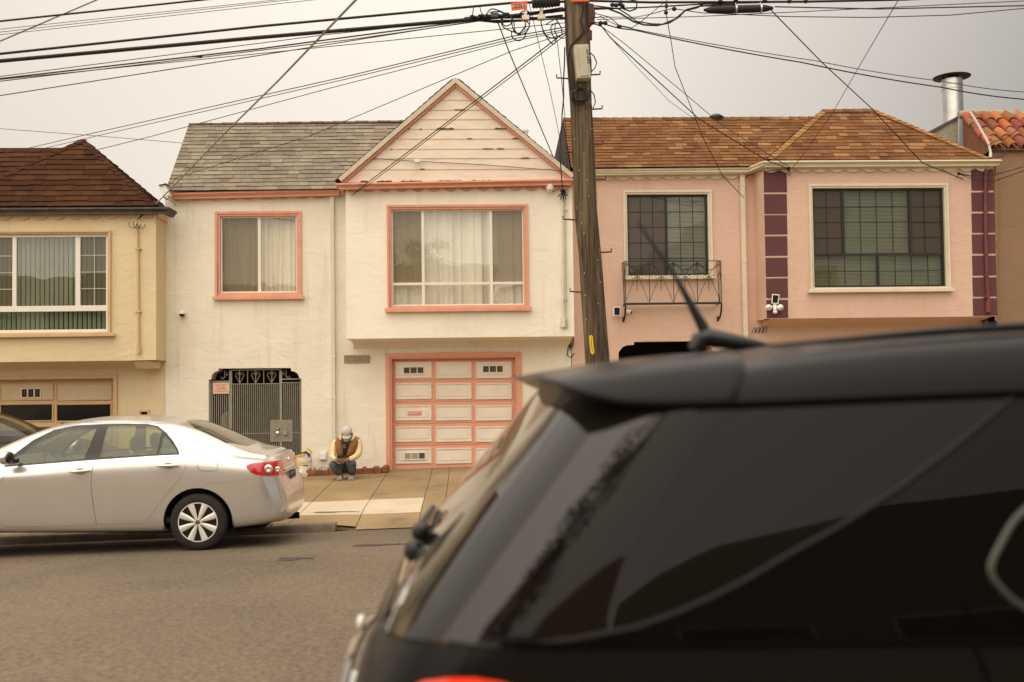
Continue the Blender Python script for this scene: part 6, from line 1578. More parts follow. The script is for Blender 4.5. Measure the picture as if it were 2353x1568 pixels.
# body: pelvis root, spine, head, arms, hands with five fingers, legs, feet
bv, be, br = [], [], []
def bj(p, r_, par=None):
    bv.append(p); br.append(r_); i = len(bv) - 1
    if par is not None: be.append((par, i))
    return i
pel = bj(W(710, 1090, .17), .10); sp1 = bj(W(718, 900, .14), .10, pel); sp2 = bj(W(735, 680, .05), .115, sp1); sp3 = bj(W(752, 520, -.01), .09, sp2)
nk = bj(W(758, 470, -.05), .05, sp3); hd0 = bj(W(760, 420, -.09), .062, nk); hd1 = bj(W(760, 350, -.11), .080, hd0); hd2 = bj(W(758, 295, -.10), .066, hd1)
for s_, sh, el, wr, kn, an, toe, hip in ((-1, (520, 520, .02), (450, 790, -.10), (560, 925, -.30), (455, 1000, -.25), (600, 1255, -.02), (590, 1300, -.16), (640, 1110, .16)),
                                        (1, (985, 520, .02), (1010, 800, -.10), (775, 915, -.30), (880, 985, -.27), (850, 1250, -.02), (850, 1300, -.16), (800, 1110, .16))):
    a = bj(W(*sh), .062, sp3); b_ = bj(W(*el), .046, a); c = bj(W(*wr), .028, b_)
    pal = bj(W(wr[0] + s_ * -42, wr[1] + 14, -.345), (.032, .020), c)
    for k in range(4):      # fingers curl forward under the phone
        x0_ = pal; base_ = W(wr[0] - s_ * (52 + 0 * k), wr[1] + 2 + 15 * k, -.365 - .003 * k); L_ = (.9, 1., .95, .75)[k]
        f0 = bj(base_, .0085, pal); f1 = bj(base_ + Vector((-s_ * .026 * L_, -.018, -.004)), .0078, f0); bj(base_ + Vector((-s_ * .044 * L_, -.006, -.006)), .0068, f1)
    t0 = bj(W(wr[0] - s_ * 40, wr[1] - 22, -.345), .010, pal); bj(W(wr[0] - s_ * 68, wr[1] - 34, -.350), .0085, t0)
    h_ = bj(W(*hip), .092, pel); k_ = bj(W(*kn), .062, h_); an_ = bj(W(*an), .042, k_); bj(W(*toe), .032, an_)
body_o = skin_mesh('body', bv, be, br, M_skin, per, 2)
def chain(name, pts, radii, m, lev=2, extra=()):
    return skin_mesh(name, pts, [(i, i + 1) for i in range(len(pts) - 1)], radii, m, per, lev)
# face details on the bowed head
b = MB(); b.ell(W(868, 385, -.10), (.012, .02, .03), 10, 8); b.ell(W(652, 385, -.10), (.012, .02, .03), 10, 8); b.build('ear', M_skin, body_o, smooth=True)
b = MB(); b.ell(W(760, 450, -.185), (.018, .02, .022), 10, 8); b.build('nose', M_skin, body_o, smooth=True)
b = MB(); b.ell(W(728, 432, -.188), (.010, .006, .005), 8, 6); b.ell(W(795, 432, -.188), (.010, .006, .005), 8, 6); b.build('eyes', M_shirt, body_o, smooth=True)
b = MB(); b.ell(W(760, 375, -.075), (.084, .088, .075), 18, 12); b.build('hair', M_shirt, per, smooth=True)
# jeans
chain('trouser_leg', [W(700, 1115, .17), W(620, 1090, .10), W(470, 985, -.24), W(500, 1080, -.20), W(590, 1215, -.06), W(598, 1262, -.03)], [.13, .12, .085, .082, .068, .060], M_jean)
chain('trouser_leg', [W(720, 1115, .17), W(800, 1090, .10), W(872, 975, -.26), W(872, 1080, -.20), W(850, 1215, -.06), W(850, 1262, -.03)], [.13, .12, .085, .082, .066, .060], M_jean)
b = MB(); b.ell(W(712, 1085, .12), (.16, .13, .12), 18, 12); b.build('trouser_seat', M_jean, per, smooth=True)
# jacket sleeves and torso
chain('jacket', [W(715, 1010, .14), W(718, 880, .11), W(738, 700, .04), W(752, 545, -.0)], [.155, .165, .175, .135], M_jack)
for s_, pts in ((-1, ((560, 520, .01), (495, 590, .0), (455, 740, -.06), (455, 835, -.13), (510, 895, -.24), (548, 915, -.285))), (1, ((945, 520, .01), (985, 590, .0), (1005, 740, -.06), (990, 835, -.13), (880, 890, -.24), (812, 905, -.285)))):
    chain('sleeve', [W(*p) for p in pts], [.078, .080, .070, .062, .050, .036], M_jack)
# vest: two front panels and back
chain('vest', [W(715, 985, .13), W(718, 870, .09), W(738, 690, .02), W(752, 560, -.02)], [(.170, .175), (.182, .19), (.190, .20), (.155, .16)], M_vest)
for s_, pts in ((-1, ((600, 480, -.03), (590, 580, -.085), (610, 730, -.115), (650, 870, -.135))), (1, ((915, 490, -.03), (905, 580, -.085), (850, 730, -.115), (765, 870, -.135)))):
    chain('vest_front', [W(*p) for p in pts], [.070, .085, .080, .060], M_vest)
chain('shirt', [W(738, 560, -.12), W(728, 690, -.160), W(714, 800, -.178)], [.050, .046, .030], M_shirt)
b = MB()
for v in (610, 655): b.tube([W(690, v, -.212 - (v - 610) * .0002), W(722, v + 3, -.222 - (v - 610) * .0002), W(755, v, -.212 - (v - 610) * .0002)], .006, 6)
b.build('shirt_print', mat('faded_print', (.30, .22, .17), rough=.9), per)
for s_, pts in ((-1, ((655, 400, -.05), (610, 450, -.09), (640, 520, -.15))), (1, ((862, 405, -.05), (905, 450, -.09), (850, 530, -.15)))):
    chain('collar', [W(*p) for p in pts], [.025, .034, .012], M_jack, 1)
# cap: crown, brim; mask
b = MB(); rt = Matrix.Rotation(rad(42), 3, 'X'); b.ell(W(756, 330, -.105), (.093, .10, .088), 24, 14, 0, rt)
for k in range(9):
    a = rad(-80 + 20 * k); b.tube([W(756, 330, -.105) + rt @ Vector((.0945 * math.sin(a) * math.cos(t), -.1015 * math.sin(t) * (1), .0895 * math.cos(a) * math.cos(t))) for t in [0, .3, .6, .9, 1.2]], .0018, 5)
cp_o = b.build('cap', M_cap, per, smooth=True)
b = MB(); br_ = []; n = 14; top = []; bot = []
for i in range(n + 1):
    a = math.pi * i / n; r1_, r2_ = .080, .088
    bx_, by_ = math.cos(a), math.sin(a)
    br_.append((W(760, 405, -.150) + Vector((r1_ * bx_, -.035 * by_, .002 - .012 * by_)), W(760, 425, -.150) + Vector((r2_ * bx_ * .98, -.085 * by_, -.040 * by_ - .004))))
vs = [p for q in br_ for p in q]; vs2 = [p + Vector((0, .004, -.006)) for p in vs]; m_ = len(vs)
b.add(vs + vs2, [(2 * i, 2 * i + 1, 2 * i + 3, 2 * i + 2) for i in range(n)] + [(m_ + 2 * i, m_ + 2 * i + 2, m_ + 2 * i + 3, m_ + 2 * i + 1) for i in range(n)] + [(2 * i + 1, m_ + 2 * i + 1, m_ + 2 * i + 3, 2 * i + 3) for i in range(n)])
b.build('brim', mat('cap_brim', (.44, .40, .33), rough=.95, var=.1), cp_o, smooth=True)
b = MB(); b.ell(W(758, 490, -.150), (.060, .045, .052), 16, 12); b.build('face_mask', M_mask, per, smooth=True)
for (u, v, y) in ((605, 1290, -.02), (850, 1288, -.02)):
    c = W(u, v, y); b = MB(); sg = -1 if u < 700 else 1
    b.prism(smooth_poly([(c.y + .06, PZO + .004), (c.y - .20, PZO + .004), (c.y - .215, PZO + .045), (c.y - .12, PZO + .075), (c.y - .02, PZO + .10), (c.y + .06, PZO + .09)], it=2), c.x - .044, c.x + .044, axis='x')
    so = b.build('shoe', M_shoe, per, smooth=True, bevel=.014)
    b = MB(); b.box(c.x - .047, c.x + .047, c.y - .19, c.y + .055, PZO + .002, PZO + .022)
    b.build('sole', M_plast, so, bevel=.008)
ph_c = W(668, 905, -.375)
b = MB(); b.box(-.072, .072, -.005, .005, -.038, .038); phn = MB(); o_ = b.build('phone', M_blackp, None, bevel=.004)
o_.data.transform(Matrix.Translation(ph_c) @ Matrix.Rotation(rad(-42), 4, 'X')); tag(o_, 'dark phone held sideways in both hands of the squatting person', 'phone')
b = MB(); b.box(-.066, .066, .0052, .0058, -.033, .033); o2 = b.build('screen', mat('phone_screen', (.32, .30, .24), rough=.2), None); o2.data.transform(Matrix.Translation(ph_c) @ Matrix.Rotation(rad(-42), 4, 'X')); attach(o2, o_)

# ============================================================ bucket, bag, bricks, boxes on the wall
def W5(u, v, y): return P(*K8b(u, v), y)
YBK = 18.28
base = W5(585, 925, YBK); topz = W5(575, 565, YBK).z; r_top = (W5(718, 600, YBK).x - W5(432, 600, YBK).x) / 2; r_bot = r_top * .88; zc = topz
bx = (W5(718, 600, YBK).x + W5(432, 600, YBK).x) / 2; z0 = walk_z(bx, YBK) + .002; H = zc - z0
bk = thing('bucket', 'white plastic paint bucket with yellow and green label beside the grey gate', 'bucket', (bx, YBK, z0))
b = MB(); pr = [(0, 0), (r_bot, 0), (r_bot + .002, .01)]
pr += [(r_bot + (r_top - r_bot) * t, H * t) for t in (.3, .6, .76)]
for t in (.78, .84, .90): pr += [(r_top * .985, H * t), (r_top * 1.03, H * t + .004), (r_top * 1.03, H * t + .010), (r_top * .99, H * t + .014)]
pr += [(r_top * .99, H * .97), (r_top * 1.03, H * .98), (r_top * 1.03, H), (r_top * .96, H), (r_top * .94, H * .5), (0, H * .45)]
b.lathe(pr, (bx, YBK, z0), 36); b.build('pail', M_plast, bk, smooth=True)
def arcband(mb, a0, a1, t0, t1, off, mi=0):
    n = 12; vs = []
    for i in range(n + 1):
        a = rad(a0 + (a1 - a0) * i / n)
        for t in (t0, t1): rr_ = r_bot + (r_top * .985 - r_bot) * t + off; vs.append((bx + rr_ * math.sin(a), YBK - rr_ * math.cos(a), z0 + H * t))
    mb.add(vs, [(2 * i, 2 * i + 2, 2 * i + 3, 2 * i + 1) for i in range(n)], mi)
b = MB(); M_ly = mat('label_yellow', (.78, .58, .16), rough=.5, var=.3, scale=30); M_lg = mat('label_green', (.03, .12, .05), rough=.5); M_lo = mat('label_orange', (.62, .30, .08), rough=.5, var=.2, scale=30); M_lw = mat('label_white', (.80, .76, .68), rough=.5)
arcband(b, -62, 40, .30, .755, .0015, 3); arcband(b, -60, 36, .60, .745, .003, 0); arcband(b, -60, 0, .545, .585, .003, 2); arcband(b, 0, 38, .53, .59, .0035, 1); arcband(b, 45, 72, .16, .40, .002, 4)
arcband(b, -52, -30, .46, .475, .003, 1); arcband(b, -52, -24, .425, .437, .003, 1)
b.build('label', [M_ly, M_lg, mat('label_pale_green', (.42, .50, .34), rough=.5), M_lw, M_lo], bk)
b = MB(); b.tube([(bx + r_top * 1.03 * math.cos(a), YBK - .02 - .03 * math.sin(a), z0 + H * .84 - .12 * math.sin(a)) for a in [math.pi * i / 12 for i in range(13)]], .003, 6); b.build('handle', M_steel, bk)
M_ytool = mat('yellow_tool_plastic', (.72, .42, .03), rough=.4, var=.15, scale=20)
tl0 = thing('power_tool', 'yellow and black hand tool lying across the top of the white bucket', 'tool', (bx, YBK, zc))
b = MB(); q = [W5(u, v, YBK - .02) for u, v in ((405, 555), (450, 530), (500, 515), (560, 495), (600, 500), (590, 545), (500, 560), (430, 562))]; b.prism([(p.x, p.z) for p in q], YBK - .07, YBK + .03); b.build('housing', M_ytool, tl0, bevel=.008)
b = MB(); b.tube([W5(u, v, YBK - .05) for u, v in ((470, 522), (540, 492), (610, 478), (650, 510), (690, 540))], [.012, .016, .022, .022, .014], 8); b.tube([W5(u, v, YBK + .02) for u, v in ((590, 480), (600, 460), (620, 475), (640, 550), (690, 550))], .011, 8); b.build('grip', M_blackp, tl0, smooth=True)
hs = MB(); hs.tube([W5(u, v, YBK) for u, v in ((630, 405), (650, 420), (690, 450), (708, 480), (705, 520))], [.010, .016, .017, .016, .010], 10)
tag(hs.build('hook_handle', M_ytool, smooth=True), 'curved yellow handle sticking up from the white bucket', 'tool')
tag((lambda b_: (b_.tube([W5(u, v, YBK + .03) for u, v in ((640, 500), (665, 520), (670, 560), (690, 520))], .008, 6), b_.build('wrench', M_steel, smooth=True))[1])(MB()), 'small shiny wrench in the top of the white bucket', 'tool')
# crumpled white bag
b = MB(); c = W5(470, 900, 18.18); b.ell((c.x, c.y, walk_z(c.x, c.y) + .055), (.085, .07, .06), 22, 14)
for i, v in enumerate(b.v):
    k = mnoise.noise(Vector(v) * 22) * .022; b.v[i] = (v[0] + k, v[1] + k, max(walk_z(v[0], v[1]), v[2] + k * 1.2))
b.tube([W5(385, 830, 18.18), W5(410, 850, 18.18), W5(440, 870, 18.18)], [.004, .010, .022], 8)
tag(b.build('crumpled_bag', M_plast, smooth=True), 'small crumpled white bag at the foot of the white bucket', 'bag')
b = MB(); c = W5(590, 1000, 18.05); zz = walk_z(c.x, c.y); b.box(c.x - .04, c.x + .05, c.y - .05, c.y + .05, zz, zz + .075); o_ = b.build('concrete_block', M_conc2, bevel=.012); tag(o_, 'small broken concrete block at the left end of the brick edging', 'block')
# brick edging along the wall, and loose bricks
M_brick = mat('red_brick', (.27, .085, .045), rough=.95, var=.3, scale=7, bump=.7, bscale=40, bdist=.006, stain=((.36, .22, .14), .58, 6))
be_ = thing('brick_edging', 'low red brick edging laid along the foot of the cream wall', 'edging', (-2.1, 18.25, .14))
xa_, xb_ = W5(600, 950, 18.2).x, W5(2110, 850, 18.2).x; x = xa_; k = 0; r = random.Random(2)
while x < xb_ - .14:
    L_ = .205 if x + .205 < xb_ - .12 else xb_ - x - .10; zz = walk_z(x, 18.2); h_ = .10 + r.uniform(-.006, .006)
    b = MB(); b.box(x + .004, x + L_ - .004, 18.16 + r.uniform(-.006, .006), 18.26, zz, zz + h_)
    if k < 100: b.build('brick', M_brick, be_, bevel=.006)
    x += L_; k += 1
b = MB(); c0 = W5(2100, 880, 18.2); zz = walk_z(c0.x, 18.2); b.box(c0.x - .09, c0.x + .01, 18.17, 18.58, zz, zz + .12); b.build('brick', M_brick, be_, bevel=.02)
b = MB(); b.box(xa_ + .02, xb_ - .02, 18.26, 18.59, walk_z(-2.8, 18.3), walk_z(-2.1, 18.4) + .045); struct(b.build('planter_soil', mat('bare_soil', (.20, .12, .07), rough=1, var=.3, scale=8, bump=.8, bscale=30, bdist=.02)))
zs = walk_z(-2.1, 18.4) + .045
for (u0, u1, v0, v1, lab) in ((1650, 1720, 745, 830, 'standing red brick nearest the squatting person, behind the brick edging'), (1725, 1890, 790, 850, 'long flat red brick behind the edging'), (1850, 1950, 737, 860, 'dark brick set on end behind the edging'), (1960, 2090, 785, 840, 'brick behind the edging beside the salmon garage door')):
    A_, B_ = W5(u0, v1, 18.42), W5(u1, v0, 18.42); b = MB(); b.box(A_.x, B_.x, 18.38, 18.48, zs, B_.z); o_ = b.build('brick', M_brick, bevel=.006); tag(o_, lab, 'brick', 'loose bricks behind the edging')
b = MB(); c = W5(1675, 860, 18.24); b.ell((c.x, c.y, c.z), (.03, .03, .02), 10, 6); b.ell((c.x + .02, c.y, c.z - .012), (.02, .02, .015), 8, 6); tag(b.build('crumpled_paper', M_plast), 'scrap of white paper on the brick edging', 'litter')
# weeds: few leaf blades at the wall foot
b = MB(); r = random.Random(6)
for k in range(46):
    x = r.uniform(xa_, xa_ + .42); y = r.uniform(18.1, 18.3); z = walk_z(x, y) + (.09 if y > 18.16 else 0); h_ = r.uniform(.02, .07); a = r.uniform(0, 6.28); dx, dy = .012 * math.cos(a), .012 * math.sin(a)
    b.add([(x - dx, y - dy, z), (x + dx, y + dy, z), (x + r.uniform(-.03, .03), y + r.uniform(-.03, .03), z + h_)], [(0, 1, 2)])
o_ = b.build('weeds', mat('weed_green', (.09, .11, .03), rough=.8, var=.3), norm=False); struct(o_, 'stuff'); o_['label'] = 'green weeds growing around the foot of the bucket'; o_['category'] = 'weeds'
# outlet box, gas pipe
a, b_, c, d = W5(868, 600, YW).x, W5(985, 600, YW).x, W5(925, 608, YW).z, W5(925, 485, YW).z
ob = thing('outlet_box', 'white outlet box with weatherproof cover low on the cream wall', 'outlet box', ((a + b_) / 2, YW, c))
m = MB(); m.box(a - .012, b_ + .012, YW - .02, YW, c - .012, d + .012); m.build('back_plate', M_pipew, ob, bevel=.004); m = MB(); m.box(a, b_, YW - .07, YW - .0205, c, d); m.build('cover', mat('bright_white_plastic', (.88, .85, .80), rough=.3, var=.02), ob, bevel=.008)
gp2 = thing('pipe_fitting', 'worn grey drain fitting at the bottom of the downspout behind the squatting person', 'pipe', (W5(1120, 700, YW).x, YW, .2))
m = MB(); m.tube([W5(u, v, YW - .06) for u, v in ((1118, 275), (1122, 330), (1120, 400), (1118, 470), (1115, 585))], [.028, .034, .030, .034, .030], 12); m.ell(W5(1085, 400, YW - .06), (.02, .02, .022), 10, 8); m.box(W5(1090, 300, YW).x, W5(1150, 300, YW).x, YW - .10, YW - .03, W5(1120, 330, YW).z, W5(1120, 285, YW).z); m.build('coupling', M_steel, gp2, smooth=True)
m = MB(); m.tube([W5(1115, 585, YW - .06), W5(1112, 620, YW - .06)], .042, 12); m.tube([W5(1112, 620, YW - .06), W5(1112, 870, YW - .06)], .030, 12); m.build('standpipe', M_pipew, gp2, smooth=True)
# chipped plaster line at the wall foot
# warning sign on the gate: lettering as in the photo
sg = R3(KG, 138, 338, 412, 525, YG - .03)
b = MB(); b.box(sg[0], sg[1], YG - .035, YG - .028, sg[2], sg[3]); sgn = b.build('sign', mat('sign_cream', (.74, .58, .42), rough=.6, var=.06, scale=12)); tag(sgn, 'cream sign with red surveillance warning text hung on the grey gate', 'sign')
M_sred = mat('sign_red', (.60, .13, .07), rough=.6, var=.1); sw, sh_ = sg[1] - sg[0], sg[3] - sg[2]; cxs = (sg[0] + sg[1]) / 2
for s__, fy, sz, dx in (('THESE PREMISES', .79, .030, 0), ('PROTECTED BY', .62, .028, -.01), ('VIDEO', .43, .036, -.045), ('SURVEILLANCE', .22, .036, 0)): text_obj(s__, sz, face_cam(cxs + dx, YG - .0365, sg[2] + sh_ * fy), M_sred, 'lettering', sgn, .0006, .0008)
b = MB(); frame(b, sg[0] + .015, sg[1] - .015, sg[2] + .012, sg[3] - .012, .003, YG - .0362, YG - .0352); b.build('border', M_sred, sgn)
b = MB(); cx_, cz_ = cxs + .06, sg[2] + sh_ * .45; b.ell((cx_ - .035, YG - .037, cz_ + .01), (.012, .003, .011), 10, 6); b.tube([(cx_ - .03, YG - .037, cz_ + .005), (cx_, YG - .037, cz_ - .012), (cx_ + .01, YG - .037, cz_ + .0)], .005, 5); b.tube([(cx_ + .01, YG - .037, cz_), (cx_ + .04, YG - .037, cz_ + .012)], .003, 5); b.tube([(cx_ + .01, YG - .037, cz_), (cx_ + .04, YG - .037, cz_ - .012)], .003, 5); b.build('symbol', mat('sign_dark_green', (.03, .05, .03), rough=.6), sgn)

# ============================================================ cameras and lamps on the walls
def dome(cx, cz, y, label, scale=1.):
    t = thing('security_camera', label, 'security camera', (cx, y, cz)); s = scale
    b = MB(); b.lathe([(0, .07 * s), (.035 * s, .065 * s), (.055 * s, .045 * s), (.062 * s, .01 * s), (.062 * s, -.005 * s), (0, -.006 * s)], (cx, y - .085 * s, cz), 20); b.tube([(cx, y - .06 * s, cz + .02 * s), (cx, y, cz + .02 * s)], .03 * s, 10); b.build('housing', M_plast, t, smooth=True)
    b = MB(); b.ell((cx, y - .085 * s, cz - .01 * s), (.050 * s, .050 * s, .050 * s), 18, 12); b.build('lens_dome', M_blackp, t, smooth=True); return t
p = P(*K2(134, 1505), YW); dome(p.x, p.z, YW, 'white and black dome camera on the cream wall left of the small window', .98)
p = P(*K3(1245, 650), YB)
t = thing('security_camera', 'round white camera under the salmon gutter at the right corner of the cream bay', 'security camera', (p.x, YB, p.z))
b = MB(); b.ell((p.x, YB - .10, p.z + .03), (.072, .075, .085), 18, 12); b.tube([(p.x, YB - .08, p.z + .06), (p.x, YB, p.z + .09)], .03, 10); b.build('housing', M_plast, t, smooth=True)
b = MB(); b.ell((p.x - .005, YB - .135, p.z - .035), (.045, .045, .045), 16, 10); b.build('lens_ball', M_pipew, t, smooth=True); b = MB(); b.ell((p.x - .008, YB - .178, p.z - .035), (.016, .008, .016), 12, 8); b.build('lens', M_blackp, t, smooth=True)
b = MB(); b.tube([(p.x + .05, YB - .06, p.z - .05), (p.x + .10, YB - .05, p.z - .02), (p.x + .16, YB - .04, p.z + .0)], .006, 6); b.build('lead', M_blackp, t)
# corner box camera between the yellow and cream houses
p = P(*K1(840, 335), 18.3); t = thing('security_camera', 'white box shaped camera at the corner between the yellow and cream houses', 'security camera', (p.x, 18.3, p.z))
b = MB(); b.prism([xz(K1, 815, 292, 18.25), xz(K1, 848, 285, 18.25), xz(K1, 872, 350, 18.25), xz(K1, 838, 362, 18.25)][::-1], 18.17, 18.33); b.build('housing', M_plast, t, bevel=.008)
b = MB(); q_ = P(*K1(855, 360), 18.2); b.ell((q_.x, 18.2, q_.z), (.035, .035, .03), 12, 8); b.tube([(q_.x, 18.25, q_.z), (q_.x + .03, 18.6, q_.z - .05)], .012, 6); b.build('bracket', M_steel, t, smooth=True)
b = MB(); b.prism([xz(K1, 812, 296, 18.15), xz(K1, 850, 286, 18.15), xz(K1, 848, 283, 18.15), xz(K1, 812, 291, 18.15)], 18.14, 18.36); b.build('hood', M_blackp, t)
# solar panel and small camera under the balcony
a, b_, c, d = R3(K4, 412, 1253, 457, 1310, YW - .1)
t = thing('solar_panel', 'small white framed solar panel on the pink wall left of the balcony bracket', 'solar panel', ((a + b_) / 2, YW, c))
m = MB(); m.box(a, b_, YW - .13, YW - .11, c, d); m.tube([((a + b_) / 2, YW - .11, (c + d) / 2), ((a + b_) / 2, YW, (c + d) / 2 - .03)], .012, 8); m.build('frame', M_plast, t, bevel=.004); m = MB(); m.box(a + .018, b_ - .018, YW - .134, YW - .1305, c + .018, d - .018); m.build('cell', mat('solar_cell', (.012, .016, .028), rough=.15, var=.2), t)
p = P(*K4(503, 1285), YW - .08); t = thing('security_camera', 'tiny white camera beside the solar panel under the iron balcony', 'security camera', (p.x, YW, p.z))
m = MB(); m.tube([(p.x - .03, YW - .07, p.z + .02), (p.x + .05, YW - .12, p.z - .01)], .038, 14); m.tube([(p.x - .02, YW - .06, p.z), (p.x - .04, YW, p.z - .03)], .012, 8); m.build('housing', M_plast, t, smooth=True); m = MB(); m.ell((p.x + .052, YW - .122, p.z - .01), (.022, .018, .028), 12, 8); m.build('lens', M_blackp, t, smooth=True)
# floodlight with its own panel on the plum corner
p = P(*K5(188, 1420), YB); t = thing('floodlight', 'white twin headed solar floodlight on the lowest plum corner block', 'floodlight', (p.x, YB, p.z))
m = MB(); m.tube([P(*K5(188, 1400), YB), P(*K5(188, 1415), YB - .06), P(*K5(188, 1440), YB - .08)], .035, 12)
for s_ in (-1, 1): m.tube([P(*K5(188, 1420), YB - .05), P(*K5(188 + s_ * 22, 1418), YB - .07)], .016, 8)
m.build('mount', M_plast, t, smooth=True)
for u in (153, 220):
    m = MB(); q_ = P(*K5(u, 1424), YB - .09); m.ell((q_.x, q_.y, q_.z), (.062, .045, .058), 16, 10); hd_ = m.build('lamp_head', M_plast, t, smooth=True); m = MB(); m.ell((q_.x + (-.01 if u < 188 else .01), q_.y - .035, q_.z - .005), (.040, .015, .036), 14, 8); m.build('lens', M_clear, hd_, smooth=True)
m = MB(); q_ = P(*K5(190, 1450), YB - .09); m.ell(tuple(q_), (.045, .04, .035), 14, 8); m.build('sensor', M_plast, t, smooth=True)
m = MB(); q = [P(*K5(u, v), YB - .06) for u, v in ((167, 1402), (170, 1346), (214, 1350), (206, 1406))]; m.prism([(v.x, v.z) for v in q], YB - .09, YB - .07); pn = m.build('panel_frame', M_plast, t, bevel=.003)
m = MB(); q = [P(*K5(u, v), YB - .06) for u, v in ((172, 1396), (175, 1353), (207, 1356), (200, 1399))]; m.prism([(v.x, v.z) for v in q], YB - .094, YB - .0905); m.build('cell', mat('solar_cell', (0, 0, 0)), pn)
# iron wall ornament low on the pink wall
m = MB()
for k in range(4):
    u = 1275 + 22 * k; m.tube([P(*K4(u - 14, 1412), YW - .03), P(*K4(u, 1385 - 2 * k), YW - .04), P(*K4(u + 10, 1380 - 2 * k), YW - .05), P(*K4(u + 12, 1398), YW - .05), P(*K4(u + 2, 1412), YW - .04)], .007, 6)
tag(m.build('wall_ornament', M_iron, smooth=True), 'curled iron ornament low on the pink wall beside the cream downspout', 'ornament')
# blue bin behind the silver car, seen through its windows
bp0, bp1 = P(*K7(1142, 300), 14.6), P(*K7(1372, 300), 14.6); zt_ = P(*K7(1240, 290), 14.6).z + .02; x0, x1 = bp0.x, bp1.x; z0 = walk_z(x0, 14.6)
rb = thing('recycling_bin', 'teal blue wheeled recycling bin on the sidewalk, seen through the silver sedan windows', 'bin', ((x0 + x1) / 2, 14.8, z0))
M_bin = mat('teal_bin_plastic', (.045, .22, .26), rough=.5, var=.08); m = MB(); cx_ = (x0 + x1) / 2; w_ = (x1 - x0) / 2
m.add([(cx_ - w_ * .82, 14.62, z0 + .06), (cx_ + w_ * .82, 14.62, z0 + .06), (cx_ + w_ * .82, 15.1, z0 + .06), (cx_ - w_ * .82, 15.1, z0 + .06), (cx_ - w_ * .95, 14.56, zt_ - .04), (cx_ + w_ * .95, 14.56, zt_ - .04), (cx_ + w_ * .95, 15.2, zt_ - .04), (cx_ - w_ * .95, 15.2, zt_ - .04)], [(0, 1, 5, 4), (1, 2, 6, 5), (2, 3, 7, 6), (3, 0, 4, 7), (0, 3, 2, 1), (4, 5, 6, 7)])
m.box(cx_ - w_, cx_ + w_, 14.54, 15.22, zt_ - .075, zt_ - .02); m.build('bin_body', M_bin, rb, bevel=.01)
m = MB(); m.prism([(cx_ - w_ * .9, zt_ - .018), (cx_ + w_ * .9, zt_ - .018), (cx_ + w_ * .8, zt_ + .07), (cx_ - w_ * .8, zt_ + .075)], 14.55, 15.25); m.build('lid', mat('bin_lid', (.10, .09, .075), rough=.6, var=.1), rb, bevel=.01)
for s_ in (-1, 1): m = MB(); m.lathe([(0, 0), (.12, 0), (.12, .05), (0, .05)], (cx_ + s_ * w_ * .8 - .025, 15.15, z0 + .12), 20, 'x'); m.build('wheel', M_rubber, rb, smooth=True)
m = MB(); ce = Vector((cx_ + .05, 14.57, zt_ - .26))
for k in range(3):
    a = rad(90 + 120 * k); a2 = rad(90 + 120 * (k + 1)); p0_ = ce + Vector((.075 * math.cos(a), 0, .075 * math.sin(a))); p1_ = ce + Vector((.075 * math.cos(a2), 0, .075 * math.sin(a2))); d_ = (p1_ - p0_)
    m.tube([p0_ + d_ * .18, p0_ + d_ * .72], .013, 5); m.tube([p0_ + d_ * .66, p0_ + d_ * .95], [.026, .002], 5)
m.build('recycling_symbol', M_lw, rb)
# ============================================================ utility pole
YP = 13.45
M_pole = mat('weathered_pole_wood', (.125, .088, .052), rough=.95, var=.85, scale=3.2, bump=1.0, bscale=7, bdist=.03, stretch=(12, 12, .30), stain=((.018, .011, .006), .46, 2.4), streak=((.30, .23, .14), .50, .8), fine=.2)
pole = thing('utility_pole', 'weathered wooden utility pole leaning in front of the pink house', 'utility pole', (1.9, YP, .15))
def wid(u0, u1, v): return (P(u1, v, YP).x - P(u0, v, YP).x) / 2
prof = []
for v, u0, u1 in ((-260, 1283, 1338), (0, 1297, 1353), (120, 1301, 1356), (240, 1311, 1359), (360, 1316, 1366), (480, 1322, 1371), (600, 1333, 1382), (700, 1338, 1390), (815, 1344, 1400), (1000, 1354, 1412), (1130, 1362, 1420)):
    c = P((u0 + u1) / 2, v, YP); prof.append((c, wid(u0, u1, v)))
b = MB(); n = 40; pts = []
for (c0, r0), (c1, r1) in zip(prof, prof[1:]):
    for k in range(10): pts.append((c0.lerp(c1, k / 10), r0 + (r1 - r0) * k / 10))
pts.append(prof[-1]); vs = []
for j, (c, r_) in enumerate(pts):
    for k in range(n):
        a = 6.2832 * k / n
        g = mnoise.noise(Vector((math.cos(a) * 4, math.sin(a) * 4, c.z * .5))) * .020 + mnoise.noise(Vector((math.cos(a) * 13, math.sin(a) * 13, c.z * .9))) * .010
        vs.append((c.x + (r_ + g) * math.cos(a), c.y + (r_ + g) * math.sin(a), c.z))
b.add(vs, [(j * n + k, j * n + (k + 1) % n, (j + 1) * n + (k + 1) % n, (j + 1) * n + k) for j in range(len(pts) - 1) for k in range(n)])
b.build('pole', M_pole, pole, smooth=True, sharp=70)
M_rust = mat('rusty_step_iron', (.10, .038, .028), rough=.7, var=.3, scale=20)
